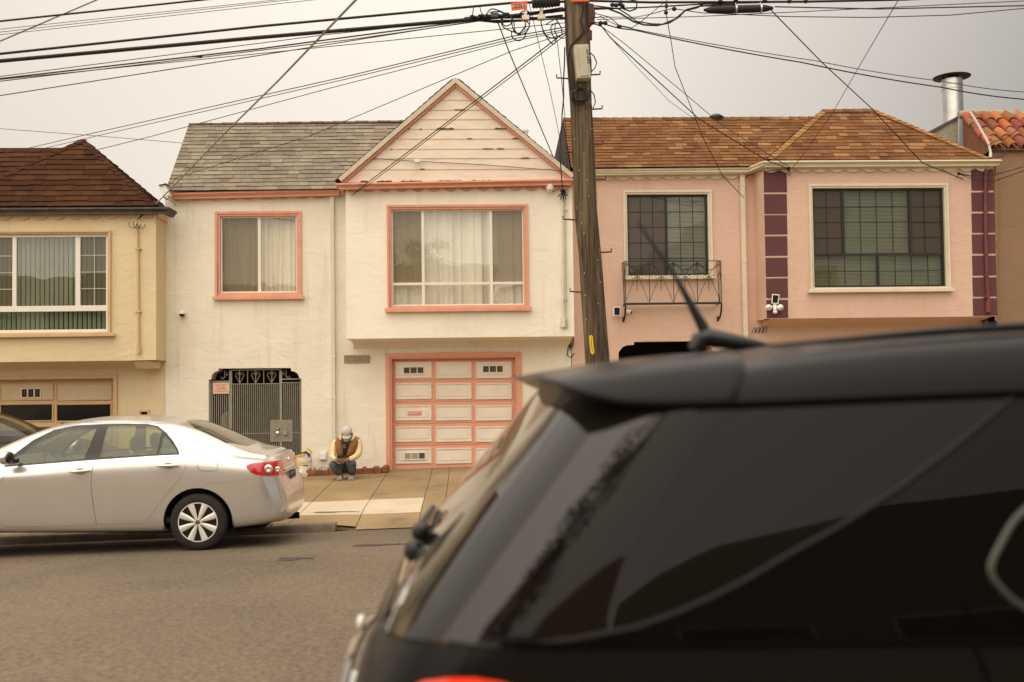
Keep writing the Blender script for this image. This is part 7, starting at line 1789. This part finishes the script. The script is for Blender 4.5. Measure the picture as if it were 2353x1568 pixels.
# climbing steps: (pole side u, tip u, v base, v tip)
for (ua, ub, v, vt, s_) in ((1300, 1279, 180, 176, -1), (1357, 1379, 172, 165, 1), (1359, 1384, 251, 246, 1), (1362, 1386, 332, 327, 1), (1318, 1291, 349, 346, -1), (1370, 1392, 413, 408, 1), (1325, 1294, 505, 503, -1), (1380, 1405, 580, 575, 1), (1336, 1310, 671, 669, -1)):
    b = MB(); A_ = P(ua - 6 * s_, v + 1, YP - .02); B_ = P(ub, v - 1, YP - .02); U_ = B_ + Vector((0, 0, .045)); b.tube([A_, B_, U_], .011, 8); b.build('step', M_rust, pole, smooth=True)
b = MB(); r = random.Random(5)
for k in range(26):
    c, r_ = pts[int(10 + k * (len(pts) - 35) / 26)]; a = r.uniform(3.5, 5.9); b.ell((c.x + r_ * math.cos(a), c.y + r_ * math.sin(a) - .002, c.z), (.009, .009, .009), 8, 6)
b.build('bolt_heads', M_steel, pole, smooth=True)
# cable loops stapled on the pole face
def K9w(u, v, y=YP - .19): return P(*K9(u, v), y)
b = MB(); b.tube([K9w(u, v) for u, v in ((1390, 0), (1400, 120), (1370, 250), (1400, 380), (1360, 450), (1300, 500), (1240, 570), (1215, 680), (1210, 800), (1230, 950), (1260, 1100))], .013, 7)
b.tube([K9w(u, v) for u, v in ((1420, 60), (1440, 200), (1430, 380), (1350, 470), (1260, 550), (1235, 660), (1260, 800), (1280, 1000), (1300, 1090))], .010, 7)
for k in range(7):
    cx_, cy_ = 1355 + r.uniform(-18, 18), 1175 + r.uniform(-20, 20); rx_, ry_ = r.uniform(70, 100), r.uniform(75, 105); a0 = r.uniform(0, 6)
    b.tube([K9w(cx_ + rx_ * math.cos(a0 + t * .42), cy_ + ry_ * math.sin(a0 + t * .42), YP - .20 - .008 * k) for t in range(14)], .008, 6)
b.build('cable_coil', M_cable, pole)
b = MB(); b.tube([K9w(u, v, YP - .1) for u, v in ((1465, 540), (1475, 640), (1490, 740), (1495, 880), (1480, 1000))], .011, 7); b.tube([K9w(u, v, YP - .1) for u, v in ((1480, 645), (1530, 690), (1565, 770), (1540, 840), (1495, 880))], .008, 6)
b.tube([K9w(u, v, YP - .1) for u, v in ((1480, 1100), (1530, 1160), (1548, 1250), (1520, 1330), (1490, 1290))], .008, 6); b.build('cable_loop', M_cable, pole)
b = MB(); b.tube([K9w(u, v, YP - .05) for u, v in ((1172, 580), (1168, 800), (1155, 1000), (1158, 1200), (1140, 1400), (1132, 1568))] + [P(u, v, YP - .05 + (18.2 - YP) * t) for u, v, t in ((1286, 350, .5), (1292, 430, .9))], .010, 6); b.build('riser_cable', M_cable, pole)
b = MB(); b.tube([K9w(u, v, YP - .05) for u, v in ((1470, 380), (1470, 490))], .042, 12); b.build('bracket', M_rust, pole, smooth=True)
# grey box with number
q = [K9w(u, v, YP - .30) for u, v in ((1282, 560), (1462, 550), (1492, 965), (1320, 972))]
bxo = thing('junction_box', 'beige junction box strapped high on the wooden pole', 'junction box', tuple(q[3]))
b = MB(); b.prism([(p.x, p.z) for p in q], YP - .34, YP - .18); b.build('box', mat('beige_box_paint', (.47, .42, .32), rough=.6, var=.08, scale=8, stain=((.3, .25, .17), .62, 8)), bxo, bevel=.012)
q2 = [K9w(u, v, YP - .30) for u, v in ((1322, 590), (1425, 583), (1462, 940), (1360, 950))]; b = MB(); b.prism([(p.x, p.z) for p in q2], YP - .352, YP - .3405); b.build('door', mat('beige_box_paint', (0, 0, 0)), bxo, bevel=.006)
cc = K9w(1449, 700, YP - .34)
for k, ch in enumerate('N248A'): text_obj(ch, .062, face_cam(*(K9w(1443 + 4.5 * k, 632 + 34 * k, YP - .3415)), tilt=0) @ Matrix.Rotation(rad(-88), 4, 'Z'), M_blackp, 'digit', bxo, .001, .001)
# yellow tag plate with digits
yt0, yt1 = P(1357.5, 771, YP - .2), P(1361.5, 815, YP - .2); w_ = .024
b = MB(); b.prism([(yt1.x - w_, yt1.z + .02), (yt1.x, yt1.z), (yt1.x + w_, yt1.z + .02), (yt0.x + w_, yt0.z - .02), (yt0.x + w_ * .6, yt0.z), (yt0.x - w_ * .6, yt0.z), (yt0.x - w_, yt0.z - .02)], YP - .215, YP - .19)
tgy = b.build('tag', mat('yellow_tag', (.85, .58, .03), rough=.5, var=.03)); tag(tgy, 'narrow yellow number tag low on the wooden pole', 'tag')
for k, ch in enumerate('170088663'): t_ = (k + .8) / 10.2; q_ = yt0.lerp(yt1, t_); text_obj(ch, .030, face_cam(q_.x, YP - .2158, q_.z), M_blackp, 'digit', tgy, .0005, .0005)
# orange tags and splice case near the pole top
og = [P(*K9(u, v), YP - .1) for u, v in ((512, 40), (712, 14), (712, 110), (520, 132))]
b = MB(); b.prism([(p.x, p.z) for p in og], YP - .11, YP - .095); ot = b.build('tag', mat('orange_tag', (.78, .10, .015), rough=.5, var=.05)); tag(ot, 'orange plastic tag with numbers hanging on the cable left of the pole', 'tag')
pc = P(*K9(618, 72), YP - .1); b = MB(); pw = [P(*K9(u, v), YP - .1) for u, v in ((535, 65), (700, 48), (700, 82), (538, 98))]; b.prism([(p.x, p.z) for p in pw], YP - .114, YP - .1105); b.build('number_field', mat('tag_number_field', (.62, .45, .33), rough=.6), ot)
text_obj('2235-7', .058, face_cam(pc.x, YP - .1155, pc.z - .003, tilt=rad(-6)), M_blackp, 'lettering', ot, .0005, .0012)
b = MB(); pw = [P(*K9(u, v), YP - .2) for u, v in ((1240, -40), (1470, -40), (1468, 22), (1245, 26))]; b.prism([(p.x, p.z) for p in pw], YP - .215, YP - .2); tag(b.build('tag', mat('orange_tag', (0, 0, 0))), 'orange tag wrapped on the pole at the top edge of the picture', 'tag')
b = MB(); pa, pb = P(*K9(770, 40), YP - .1), P(*K9(1110, 15), YP - .1); d_ = pb - pa; n = 18
b.tube([pa + d_ * (i / n) for i in range(n + 1)], [(.085 if i % 2 else .070) * (1 - .25 * abs(i / n - .45)) for i in range(n + 1)], 14); tag(b.build('splice_case', M_blackp, smooth=True, sharp=20), 'ribbed black cable splice case beside the pole top', 'splice case')
b = MB(); pa, pb = P(1372 + .41691 * 588, .41691 * 56, YP), P(1372 + .41691 * 970, .41691 * 46, YP); n = 12; d_ = pb - pa
b.tube([pa + d_ * (i / n) for i in range(n + 1)], [.015, .042, .052] + [.055] * 7 + [.052, .042, .02], 16); sc2 = b.build('splice_case', M_cable, smooth=True); tag(sc2, 'long smooth black cable splice case right of the pole', 'splice case')
for t in (.46, .82): b = MB(); q_ = pa + d_ * t; b.tube([q_ - d_ * .012, q_ + d_ * .012], .060, 16); b.tube([q_, q_ + Vector((0, 0, .17))], .012, 6); b.build('strap', M_steel, sc2)
# bunched hardware along the strand left of the pole
b = MB()
for (cu, cv, w_) in ((690, 235, 80), (885, 225, 85)):
    c = P(*K9(cu, cv), YP - .05); b.box(c.x - w_ * .0006, c.x + w_ * .0006, YP - .1, YP, c.z - .02, c.z + .04); b.box(c.x - .02, c.x + .02, YP - .09, YP - .01, c.z + .04, c.z + .12)
tag(b.build('cable_tap', M_pipew), 'pair of pale cable tap boxes hung on the strand left of the pole', 'cable tap')
b = MB(); c = P(*K9(310, 195), YP - .05); b.box(c.x - .05, c.x + .05, YP - .1, YP, c.z - .03, c.z + .03); tag(b.build('cable_tap', mat('blue_plastic', (.03, .07, .10), rough=.4)), 'small dark blue tap box on the thick cable bundle', 'cable tap')

# ============================================================ wires; each is one thing, hung with a little sag
def wire(pts, r_, label, m=None, group='overhead wires', sag=0., n=10, name='wire'):
    """pts: (u, v, Y)"""
    W_ = [P(u, v, y) for u, v, y in pts]; out = []
    for a, b_ in zip(W_, W_[1:]):
        for k in range(n): t = k / n; out.append(a.lerp(b_, t) - Vector((0, 0, sag * 4 * t * (1 - t))))
    out.append(W_[-1])
    off = lambda p: p[0] <= 0 or p[0] >= 2353 or p[1] <= 0
    if off(pts[0]): out.insert(0, W_[0] + (W_[0] - W_[1]).normalized() * 28)
    if off(pts[-1]): out.append(W_[-1] + (W_[-1] - W_[-2]).normalized() * 28)
    b = MB(); b.tube(out, r_, 6); return tag(b.build(name, m or M_cable, smooth=True, norm=False), label, 'wire', group)
L = lambda u, v, y=YP: (.5 * u, .5 * v, y)
Rr = lambda u, v, y=YP: (1372 + .41691 * u, .41691 * v, y)
M_oldc = mat('old_grey_cable', (.30, .235, .165), rough=.9, var=.15); M_thin = mat('thin_wire', (.05, .028, .030), rough=.7)
wire([L(-300, 130), L(0, 98), L(930, 0), L(1200, -28)], .013, 'thick black cable crossing the top left corner')
wire([L(-200, 280, 9.), L(0, 190, 9.), L(445, 0, 9.), L(600, -66, 9.)], .0055, 'thin brown wire slanting up across the top left corner', M_thin)
for k, (a, b_) in enumerate(((135, 1270), (148, 1330), (160, 1440))): wire([L(-200, a + 22, 20.), L(0, a, 20.), L(b_, 0, 20.), L(b_ + 200, -20, 20.)], .006, ('topmost', 'middle', 'lowest')[k] + ' of three faint parallel wires near the top left', M_thin)
wire([L(-300, 280), L(0, 248), L(1200, 121), L(2350, 14), (1300, 4, YP)], .017, 'upper of the two heavy black cables running from the left edge to the pole')
wire([L(-300, 312), L(0, 281), L(1200, 172), L(2353, 74), (1300, 22, YP)], .026, 'lower and thickest heavy black cable running from the left edge to the pole')
for (a, mid, e, r_, lb) in ((352, (1500, 160), (2250, 80), .0055, 'first thin wire under the thickest cable at left'), (362, (1200, 224), (2250, 84), .010, 'dark wire close under the thickest cable at left'), (374, (1600, 184), (2200, 98), .0065, 'third thin wire under the thickest cable at left'), (366, (1100, 256), (2353, 130), .0055, 'thin reddish wire that stays lowest as it nears the pole'), (440, (1150, 262), (2200, 95), .0065, 'lone thin wire meeting the left edge below the bundle')):
    wire([L(-200, a + 20, YP), L(0, a, YP), L(*mid), L(*e), (1300, 20 + e[1] * .25, YP)], r_, lb, M_thin)
b = MB(); c = P(*L(910, 259)[:2], YP); b.tube([c - Vector((.09, 0, .01)), c, c + Vector((.06, 0, .0))], [.006, .012, .010], 6); b.tube([c + Vector((.02, 0, 0)), c + Vector((.03, 0, -.03))], .006, 5); tag(b.build('wire_clamp', M_cable), 'tiny clamp on the thin wires left of the pole', 'clamp')
wire([(1302, 62, YP), L(2353, 168), L(1600, 350, 16.), L(385, 622, 22.), L(0, 712, 26.)], .0075, 'upper wire of the close pair dropping left behind the brown roof', M_thin)
wire([(1302, 68, YP), L(2353, 180), L(1600, 362, 16.), L(450, 624, 22.), L(60, 716, 26.)], .0065, 'lower wire of the close pair dropping left behind the brown roof', M_thin)
wire([(1302, 72, YP), L(2353, 190), L(1500, 410, 14.5), L(700, 626, 15.8), L(0, 800, 16.8)], .0055, 'wire running low in front of the brown roof', M_thin)
wire([(1302, 76, YP), L(2353, 235), L(1420, 627, 15.6), (408, 408, 17.8), (383, 430, 18.25)], .0055, 'single wire crossing the grey roof to the corner camera', M_thin)
wire([L(-200, 575, 24), L(0, 592, 24), (215, 312, 24), (420, 329, 24)], .0065, 'faint wire between the brown and grey roofs', M_thin)
wire([(880, -62, 8.), L(1635, 0, 8.5), (640, 185, 11.5), (510, 313, 14.5), (375, 452, 18.1), (352, 474, 18.0)], .011, 'pale twisted service cable slanting down to the yellow house corner', M_oldc)
wire([(352, 474, 18.0), (330, 492, 17.95), (315, 505, 17.95)], .010, 'short dark drop from the twisted cable to the yellow house conduit', M_cable)
b = MB()
for k in range(3):
    b.tube([P(*K1(700 + 22 * (k - 1) + 20 * math.cos(t * .6), 490 + 24 * math.sin(t * .6)), YB - .08 - .01 * k) for t in range(7)], .006, 5)
tag(b.build('wire_loops', M_cable), 'small dark wire loops at the top of the yellow house conduit', 'wire loops')
wire([(1302, 74, YP), (1285, 84, YP + .2), L(1970 + 383, 335, 14.), L(1970, 627, 16.5), (838, 425, 17.7), (808, 450, 17.95)], .0085, 'heavier black drop cable crossing the gable to its lower left corner')
wire([(1302, 78, YP), (1287, 90, YP + .2), L(2353, 350, 14.), L(1985, 628, 16.5), (845, 426, 17.7), (812, 446, 17.95)], .0065, 'thinner drop cable just below the one crossing the gable')
wire([(852, 364, 17.9), (940, 370, 17.9), (1100, 378, 17.9), (1290, 393, 17.85)], .006, 'thin wire strung along the lower part of the gable', M_thin)
b = MB(); c = P(*K3(487, 486), 17.85); b.box(c.x - .055, c.x + .055, 17.80, 17.85, c.z - .03, c.z + .03); tag(b.build('wire_joint', M_steel, bevel=.005), 'small grey joint box on the gable wire', 'joint box')
wire([P9 for P9 in ((1078 + .18747 * 345, 48, YP), (1170, 120, 14.5), (1235, 275, 16.8), (1275, 370, 18.), (1286, 392, 18.))], .009, 'black wire falling steeply from the cable bundle to the gable foot', M_cable)
wire([(1216, 8, YP), (1233, 80, YP + .3), (1262, 200, 15.5), (1283, 300, 17.), (1296, 385, 18.2)], .005, 'thin wire falling just left of the pole', M_thin)
wire([(1278, 75, YP), (1290, 180, 14.5), (1300, 290, 16.), (1304, 390, 18.3)], .005, 'thinnest wire falling close beside the pole', M_thin)
# right side
wire([(1355, 45, YP), Rr(20, 125), Rr(200, 165), Rr(1130, 345), Rr(1900, 482), Rr(2353, 548), Rr(2800, 600)], .0085, 'lower black cable running right to the edge below its thin twin', sag=0.02)
wire([(1355, 38, YP), Rr(20, 90), Rr(150, 150), Rr(1200, 335), Rr(1900, 448), Rr(2353, 508), Rr(2800, 555)], .0055, 'thin wire just above the black cable running right to the edge', M_thin, sag=0.02)
wire([(1352, 50, YP), Rr(25, 145), Rr(75, 210, 14.), Rr(300, 415, 15.4), Rr(560, 655, 16.9), (1760, 368, 17.6), (1812, 388, 17.85)], .0085, 'black drop cable from the pole over the orange roof to the pink bay corner')
wire([(1352, 50, YP), Rr(30, 150), Rr(150, 240, 14.2), Rr(440, 480, 15.8), Rr(700, 700, 17.2), (1815, 385, 17.85)], .0055, 'thinner drop wire beside the one over the orange roof', M_thin)
wire([Rr(75, 210, 14.), Rr(200, 350, 15.0), Rr(400, 560, 16.3), Rr(540, 660, 17.)], .004, 'hair thin wire under the drop cables over the orange roof', M_thin)
wire([Rr(380, 20), Rr(383, 90), Rr(405, 210, 14.4), Rr(430, 370, 15.8), Rr(580, 750, 16.8), (1660, 404, 17.4), (1710, 455, 18.4)], .0065, 'wire hanging from an insulator and bending down to the cream downspout', M_cable)
wire([Rr(962, 60), Rr(1240, 345, 15.), Rr(1515, 600, 16.6), (2120, 375, 17.5), (2213, 412, 17.9)], .0085, 'cable from the smooth splice case across the hipped roof to the pink bay')
wire([Rr(1700, -60, 9.5), Rr(1655, 10, 10.), Rr(1440, 375, 13.), Rr(1300, 620, 15.5), (1850, 350, 17.), (1820, 388, 17.9)], .005, 'thin straight wire slanting from the top edge down to the pink bay corner', M_thin)
wire([(1355, 2, YP), Rr(300, 14), Rr(1150, 10), Rr(1700, -2), Rr(2100, -20)], .016, 'thick black cable along the top edge right of the pole')
wire([(1355, 22, YP), Rr(300, 40), Rr(600, 22), Rr(1200, 8), Rr(1700, -4)], .010, 'second black cable close under the top edge right of the pole')
wire([Rr(980, 38), Rr(1550, 50), Rr(2353, 32), Rr(2700, 20)], .009, 'slack wire leaving the splice case toward the right edge', M_thin)
wire([Rr(600, 72), Rr(1050, 92), Rr(1500, 97), Rr(1950, 84), Rr(2353, 47), Rr(2600, 25)], .0065, 'lowest slack wire near the top right edge', M_thin)
wire([Rr(0, 108), Rr(550, 92), Rr(1150, 64), Rr(2353, 6), Rr(2700, -10)], .0055, 'rising thin wire crossing below the splice case', M_thin)
wire([(1355, 18, YP), Rr(60, 48), Rr(130, 75), Rr(200, 120), Rr(260, 138), Rr(330, 141), Rr(400, 126), Rr(450, 95), Rr(490, 55), Rr(570, 34), Rr(760, 24)], .012, 'thick looping cable sagging between the pole and the splice case')
wire([(1355, 12, YP), Rr(120, 50), Rr(175, 85), Rr(215, 118), Rr(300, 132), Rr(360, 134), Rr(430, 105), Rr(480, 62), Rr(560, 42)], .009, 'thinner cable following the loop right of the pole')
wire([(1355, 28, YP), Rr(70, 95), Rr(120, 140), Rr(190, 154), Rr(230, 130), Rr(290, 80), Rr(380, 55), Rr(420, 48), Rr(600, 75)], .006, 'thin looping wire below the thick loop right of the pole', M_thin)
wire([Rr(400, -10), Rr(290, 80), Rr(215, 95), (1352, 40, YP)], .005, 'fine wire curving from the top edge to the pole', M_thin)
wire([Rr(165, -6), Rr(222, 8), Rr(215, 50), Rr(180, 62), Rr(145, 50), Rr(130, 0)], .010, 'small round cable loop at the top edge right of the pole')
for k_, (u, v) in enumerate(((85, 28), (105, 30), (128, 24), (140, 34), (20, 128), (45, 128), (122, 148), (425, 50), (575, 18), (680, 8), (765, 0), (925, 5), (1060, 8), (1150, 8))): b = MB(); c = P(*Rr(u, v)[:2], YP - .02); b.ell(tuple(c), (.035, .03, .03), 8, 6); b.build('cable_clamp', M_cable, pole)
b = MB()
b.tube([P(*Rr(382, 25)[:2], YP), P(*Rr(382, 45)[:2], YP)], .02, 8); b.ell(tuple(P(*Rr(380, 70)[:2], YP)), (.03, .03, .03), 8, 6)
b.build('insulator', M_cable, pole)
# tangle left of the pole
r = random.Random(14)
loops = [((200, 200), (290, 110), (520, 220), (560, 370), (610, 410), (690, 340)), ((390, 220), (400, 300), (440, 350), (540, 390), (610, 410), (690, 330), (680, 250)), ((420, 220), (510, 200), (515, 290), (440, 320), (400, 260), (430, 210)), ((520, 180), (530, 330), (570, 400), (640, 430), (720, 370), (745, 260)), ((600, 200), (640, 150), (700, 130), (750, 170), (740, 230)), ((520, 390), (530, 460), (600, 500), (670, 470), (700, 400)), ((880, 250), (895, 340), (950, 440), (1040, 470), (1130, 430), (1130, 350), (1080, 260), (1030, 190)), ((1080, 280), (1010, 320), (1010, 400), (1060, 500), (1030, 540), (980, 500), (900, 380)), ((1060, 300), (1050, 380), (1080, 440), (1140, 470), (1172, 465)), ((690, 260), (680, 330), (610, 420)), ((700, 260), (740, 330), (610, 430)), ((245, 160), (330, 140), (440, 170), (480, 210)), ((1170, 220), (1100, 215), (940, 300)), ((1150, 120), (1060, 150), (1000, 160)), ((55, 90), (35, 220)), ((130, 85), (160, 200))]
def crom(ps, n=6):
    out = []; Q = [ps[0]] + list(ps) + [ps[-1]]
    for i in range(1, len(Q) - 2):
        for k in range(n):
            t = k / n; out.append(tuple(.5 * (2 * Q[i][j] + (Q[i + 1][j] - Q[i - 1][j]) * t + (2 * Q[i - 1][j] - 5 * Q[i][j] + 4 * Q[i + 1][j] - Q[i + 2][j]) * t * t + (3 * Q[i][j] - Q[i - 1][j] - 3 * Q[i + 1][j] + Q[i + 2][j]) * t ** 3) for j in (0, 1)))
    return out + [ps[-1]]
tg_ = thing('cable_tangle', 'tangle of looped black cables bunched under the strand left of the pole', 'cable tangle', tuple(P(*K9(600, 300), YP)))
for k, lp in enumerate(loops): b = MB(); b.tube([P(*K9(u, v), YP - .12 + .02 * (k % 6)) for u, v in crom(lp)], .0085 if k < 8 else .007, 6); b.build('cable_loop', M_cable, tg_)
wire([K9(0, 240) + (YP,), K9(340, 275) + (YP,), K9(640, 255) + (YP,), K9(820, 225) + (YP,), K9(1000, 205) + (YP,), K9(1150, 190) + (YP,)], .014, 'lower strand carrying the tap boxes up to the pole', n=4)
wire([K9(-60, 225) + (YP,), K9(300, 200) + (YP,), K9(600, 190) + (YP,), K9(900, 140) + (YP,), K9(1150, 100) + (YP,)], .016, 'middle strand bunched with clamps left of the pole', n=4)
b = MB(); r = random.Random(2)
for k in range(26): t = r.random(); c = P(*K9(20 + 460 * t, 215 - 30 * t + r.uniform(-14, 14)), YP - .03); b.ell(tuple(c), (r.uniform(.02, .05), .03, r.uniform(.015, .03)), 8, 6)
b.build('cable_clamps', M_cable, tg_)
b = MB(); b.tube([K9w(u, v, YP - .1) for u, v in ((1480, 60), (1495, 160), (1490, 240), (1470, 320))], [.05, .06, .055, .03], 8); b.box(K9w(1480, 240).x, K9w(1545, 240).x, YP - .15, YP - .05, K9w(1500, 262).z, K9w(1500, 228).z); b.build('bracket', M_rust, pole, smooth=True)
# service knots on the houses
b = MB(); c = P(*K3(1322, 655), YB - .1)
for k in range(6): a = rad(-150 + 28 * k); b.tube([tuple(c), tuple(c + Vector((.09 * math.cos(a) + .01, 0, .13 * math.sin(a) - .02))), tuple(c + Vector((.12 * math.cos(a + .12), 0, .19 * math.sin(a + .1)))), tuple(c + Vector((.06 * math.cos(a + .3), 0, .12 * math.sin(a + .25)))), tuple(c)], .006, 5)
b.ell(tuple(c), (.05, .05, .035), 10, 8); tag(b.build('wire_loops', M_cable), 'bunch of black drop wire loops at the right corner of the cream bay', 'wire loops')
b = MB(); c = P(*K5(268, 628), YB - .08); b.ell(tuple(c), (.03, .03, .04), 8, 6); b.tube([tuple(c), tuple(c + Vector((-.02, 0, -.10))), tuple(c + Vector((.02, 0, -.13))), tuple(c + Vector((.03, 0, -.03)))], .006, 5)
b.tube([P(*K5(270, 625), YB - .1), P(*K5(150, 640), YB - .06), P(*K5(90, 640), YB + .1), P(*K5(40, 665), YW - .1), P(*K5(22, 680), YW - .05)], .006, 5); tag(b.build('wire_loops', M_cable), 'knot of wires on the left corner of the pink bay under its gutter', 'wire loops')
b = MB(); c = P(*K5(1245, 655), YB - .08); b.ell(tuple(c), (.035, .03, .03), 8, 6); b.tube([tuple(c), tuple(c + Vector((.10, 0, -.03))), tuple(c + Vector((.24, 0, -.05)))], .007, 5); b.tube([P(*K5(1240, 650), YB - .1), P(*K5(1320, 670), YB - .1), P(*K5(1370, 660), YB - .1), P(*K5(1450, 662), YB - .1), P(*K5(1620, 615), YB - 1.)], .007, 5); b.tube([P(*K5(1240, 655), YB - .1), P(*K5(1330, 690), YB - .1), P(*K5(1450, 698), YB - .1), P(*K5(1620, 638), YB - 1.)], .007, 5)
tag(b.build('wire_loops', M_cable), 'wires leaving the right side of the pink bay for the right edge', 'wire loops')
b = MB(); b.tube([P(*K5(u, v), YT - .3) for u, v in ((1400, 500), (1450, 470), (1510, 455), (1560, 420), (1640, 350))], .008, 6); b.tube([P(*K5(u, v), YT - .3) for u, v in ((1440, 560), (1500, 555), (1520, 520), (1510, 490))], .010, 6); tag(b.build('wire_loops', M_cable), 'black wires looping in front of the red clay tiles', 'wire loops')

# ============================================================ the other side of the street (behind the camera, seen in the glass)
def back_house(x0, x1, hgt, col, nm, label, arch=False, yf=-8.0):
    t = thing('house', label, 'house', ((x0 + x1) / 2, yf, 0)); m_ = mat(nm, col, rough=.9, var=.05, lumps=.01)
    g = GX * (x0 + 3)
    top = [(x1, hgt), (x0, hgt)]
    if arch: top = [(x1, hgt - .3), (x1 - .02, hgt + .35), (x1 - 1.5, hgt + .5), ((x0 + x1) / 2, hgt + .45), (x0 + 1.6, hgt + .1), (x0, hgt - .5)]
    out = [(x0, -.3), (x1, -.3)] + top
    wn = [rect(x0 + 1.0, x0 + 2.6, 3.4, 4.9), rect(x0 + 3.7, x1 - .8, 3.3, 5.0), rect(x0 + .9, x0 + 2.3, .2, 2.5), rect(x0 + 3.6, x1 - .8, .2, 2.4)]
    mb = wall_mesh([(a, b) for a, b in out][::1], wn, yf, -.3); mb.box(x0, x0 + .1, yf - 9, yf - .31, -.3, hgt - .6); mb.box(x1 - .1, x1, yf - 9, yf - .31, -.3, hgt - .6); mb.box(x0, x1, yf - 9.1, yf - 9, -.3, hgt - .6); mb.box(x0, x1, yf - 9, yf - .31, hgt - .7, hgt - .6); mb.build('wall', m_, t)
    for w_ in wn:
        b = MB(); b.box(w_[0][0], w_[1][0], yf - .28, yf - .25, w_[0][1], w_[2][1]); o_ = b.build('window' if w_[0][1] > 1 else 'door', M_dark if w_[0][1] > 1 else M_ywt, t)
        b = MB(); frame(b, w_[0][0] - .06, w_[1][0] + .06, w_[0][1] - .06, w_[2][1] + .06, .06, yf + .001, yf + .03); b.build('trim', M_crm, o_)
    return t
back_house(-22, -14.2, 6.6, (.55, .48, .36), 'opposite_ochre', 'ochre house across the street, far left of the row behind the camera')
back_house(-14, -6.3, 6.2, (.45, .36, .30), 'opposite_brown', 'brown house across the street behind the camera')
back_house(-6.1, 1.4, 6.5, (.55, .47, .33), 'opposite_cream', 'cream house across the street directly behind the camera', arch=True)
back_house(1.6, 9.2, 6.3, (.30, .30, .28), 'opposite_grey', 'grey house across the street behind the dark vehicle', arch=True)
back_house(9.4, 17, 6.6, (.42, .30, .22), 'opposite_tan', 'tan house across the street, far right of the row behind the camera')
# street tree on the near sidewalk, mirrored in the rear glass
tr_ = thing('tree', 'small leafy street tree on the near sidewalk, mirrored in the dark rear window', 'tree', (-1.7, -1.25, .1))
TXc, TYc = -1.7, -1.25
b = MB(); b.tube([(TXc, TYc, .05), (TXc + .02, TYc, 1.2), (TXc - .05, TYc - .05, 2.5), (TXc + .1, TYc, 3.6), (TXc + .05, TYc + .3, 5.8)], [.09, .07, .055, .045, .02], 10)
for k in range(9): a = k * .7; b.tube([(TXc - .02, TYc, 2.6 + .26 * k), (TXc + .45 * math.cos(a), TYc + .2 + .45 * math.sin(a), 3.3 + .28 * k), (TXc + 1.0 * math.cos(a), TYc + .3 + 1.0 * math.sin(a), 3.8 + .3 * k)], [.03, .02, .008], 6)
b.build('trunk', M_pole, tr_, smooth=True)
b = MB(); r = random.Random(77)
for cl in range(80):
    a = r.uniform(0, 6.28); rr_ = r.uniform(.1, 1.0); cz_ = r.uniform(3.3, 6.9); cx_, cy_ = TXc + 1.25 * rr_ * math.cos(a), TYc + .4 + 1.2 * rr_ * math.sin(a)
    for k in range(80):
        p_ = Vector((cx_ + r.gauss(0, .12), cy_ + r.gauss(0, .12), cz_ + r.gauss(0, .12))); d1 = Vector((r.gauss(0, 1), r.gauss(0, 1), r.gauss(0, 1))).normalized() * .05; d2 = d1.cross(Vector((r.gauss(0, 1), r.gauss(0, 1), r.gauss(0, 1)))).normalized() * .027
        b.add([p_ - d1, p_ + d2, p_ + d1, p_ - d2], [(0, 1, 2, 3)])
b.build('crown', mat('leaf_green', (.05, .07, .02), rough=.7, var=.4, scale=3), tr_, norm=False)
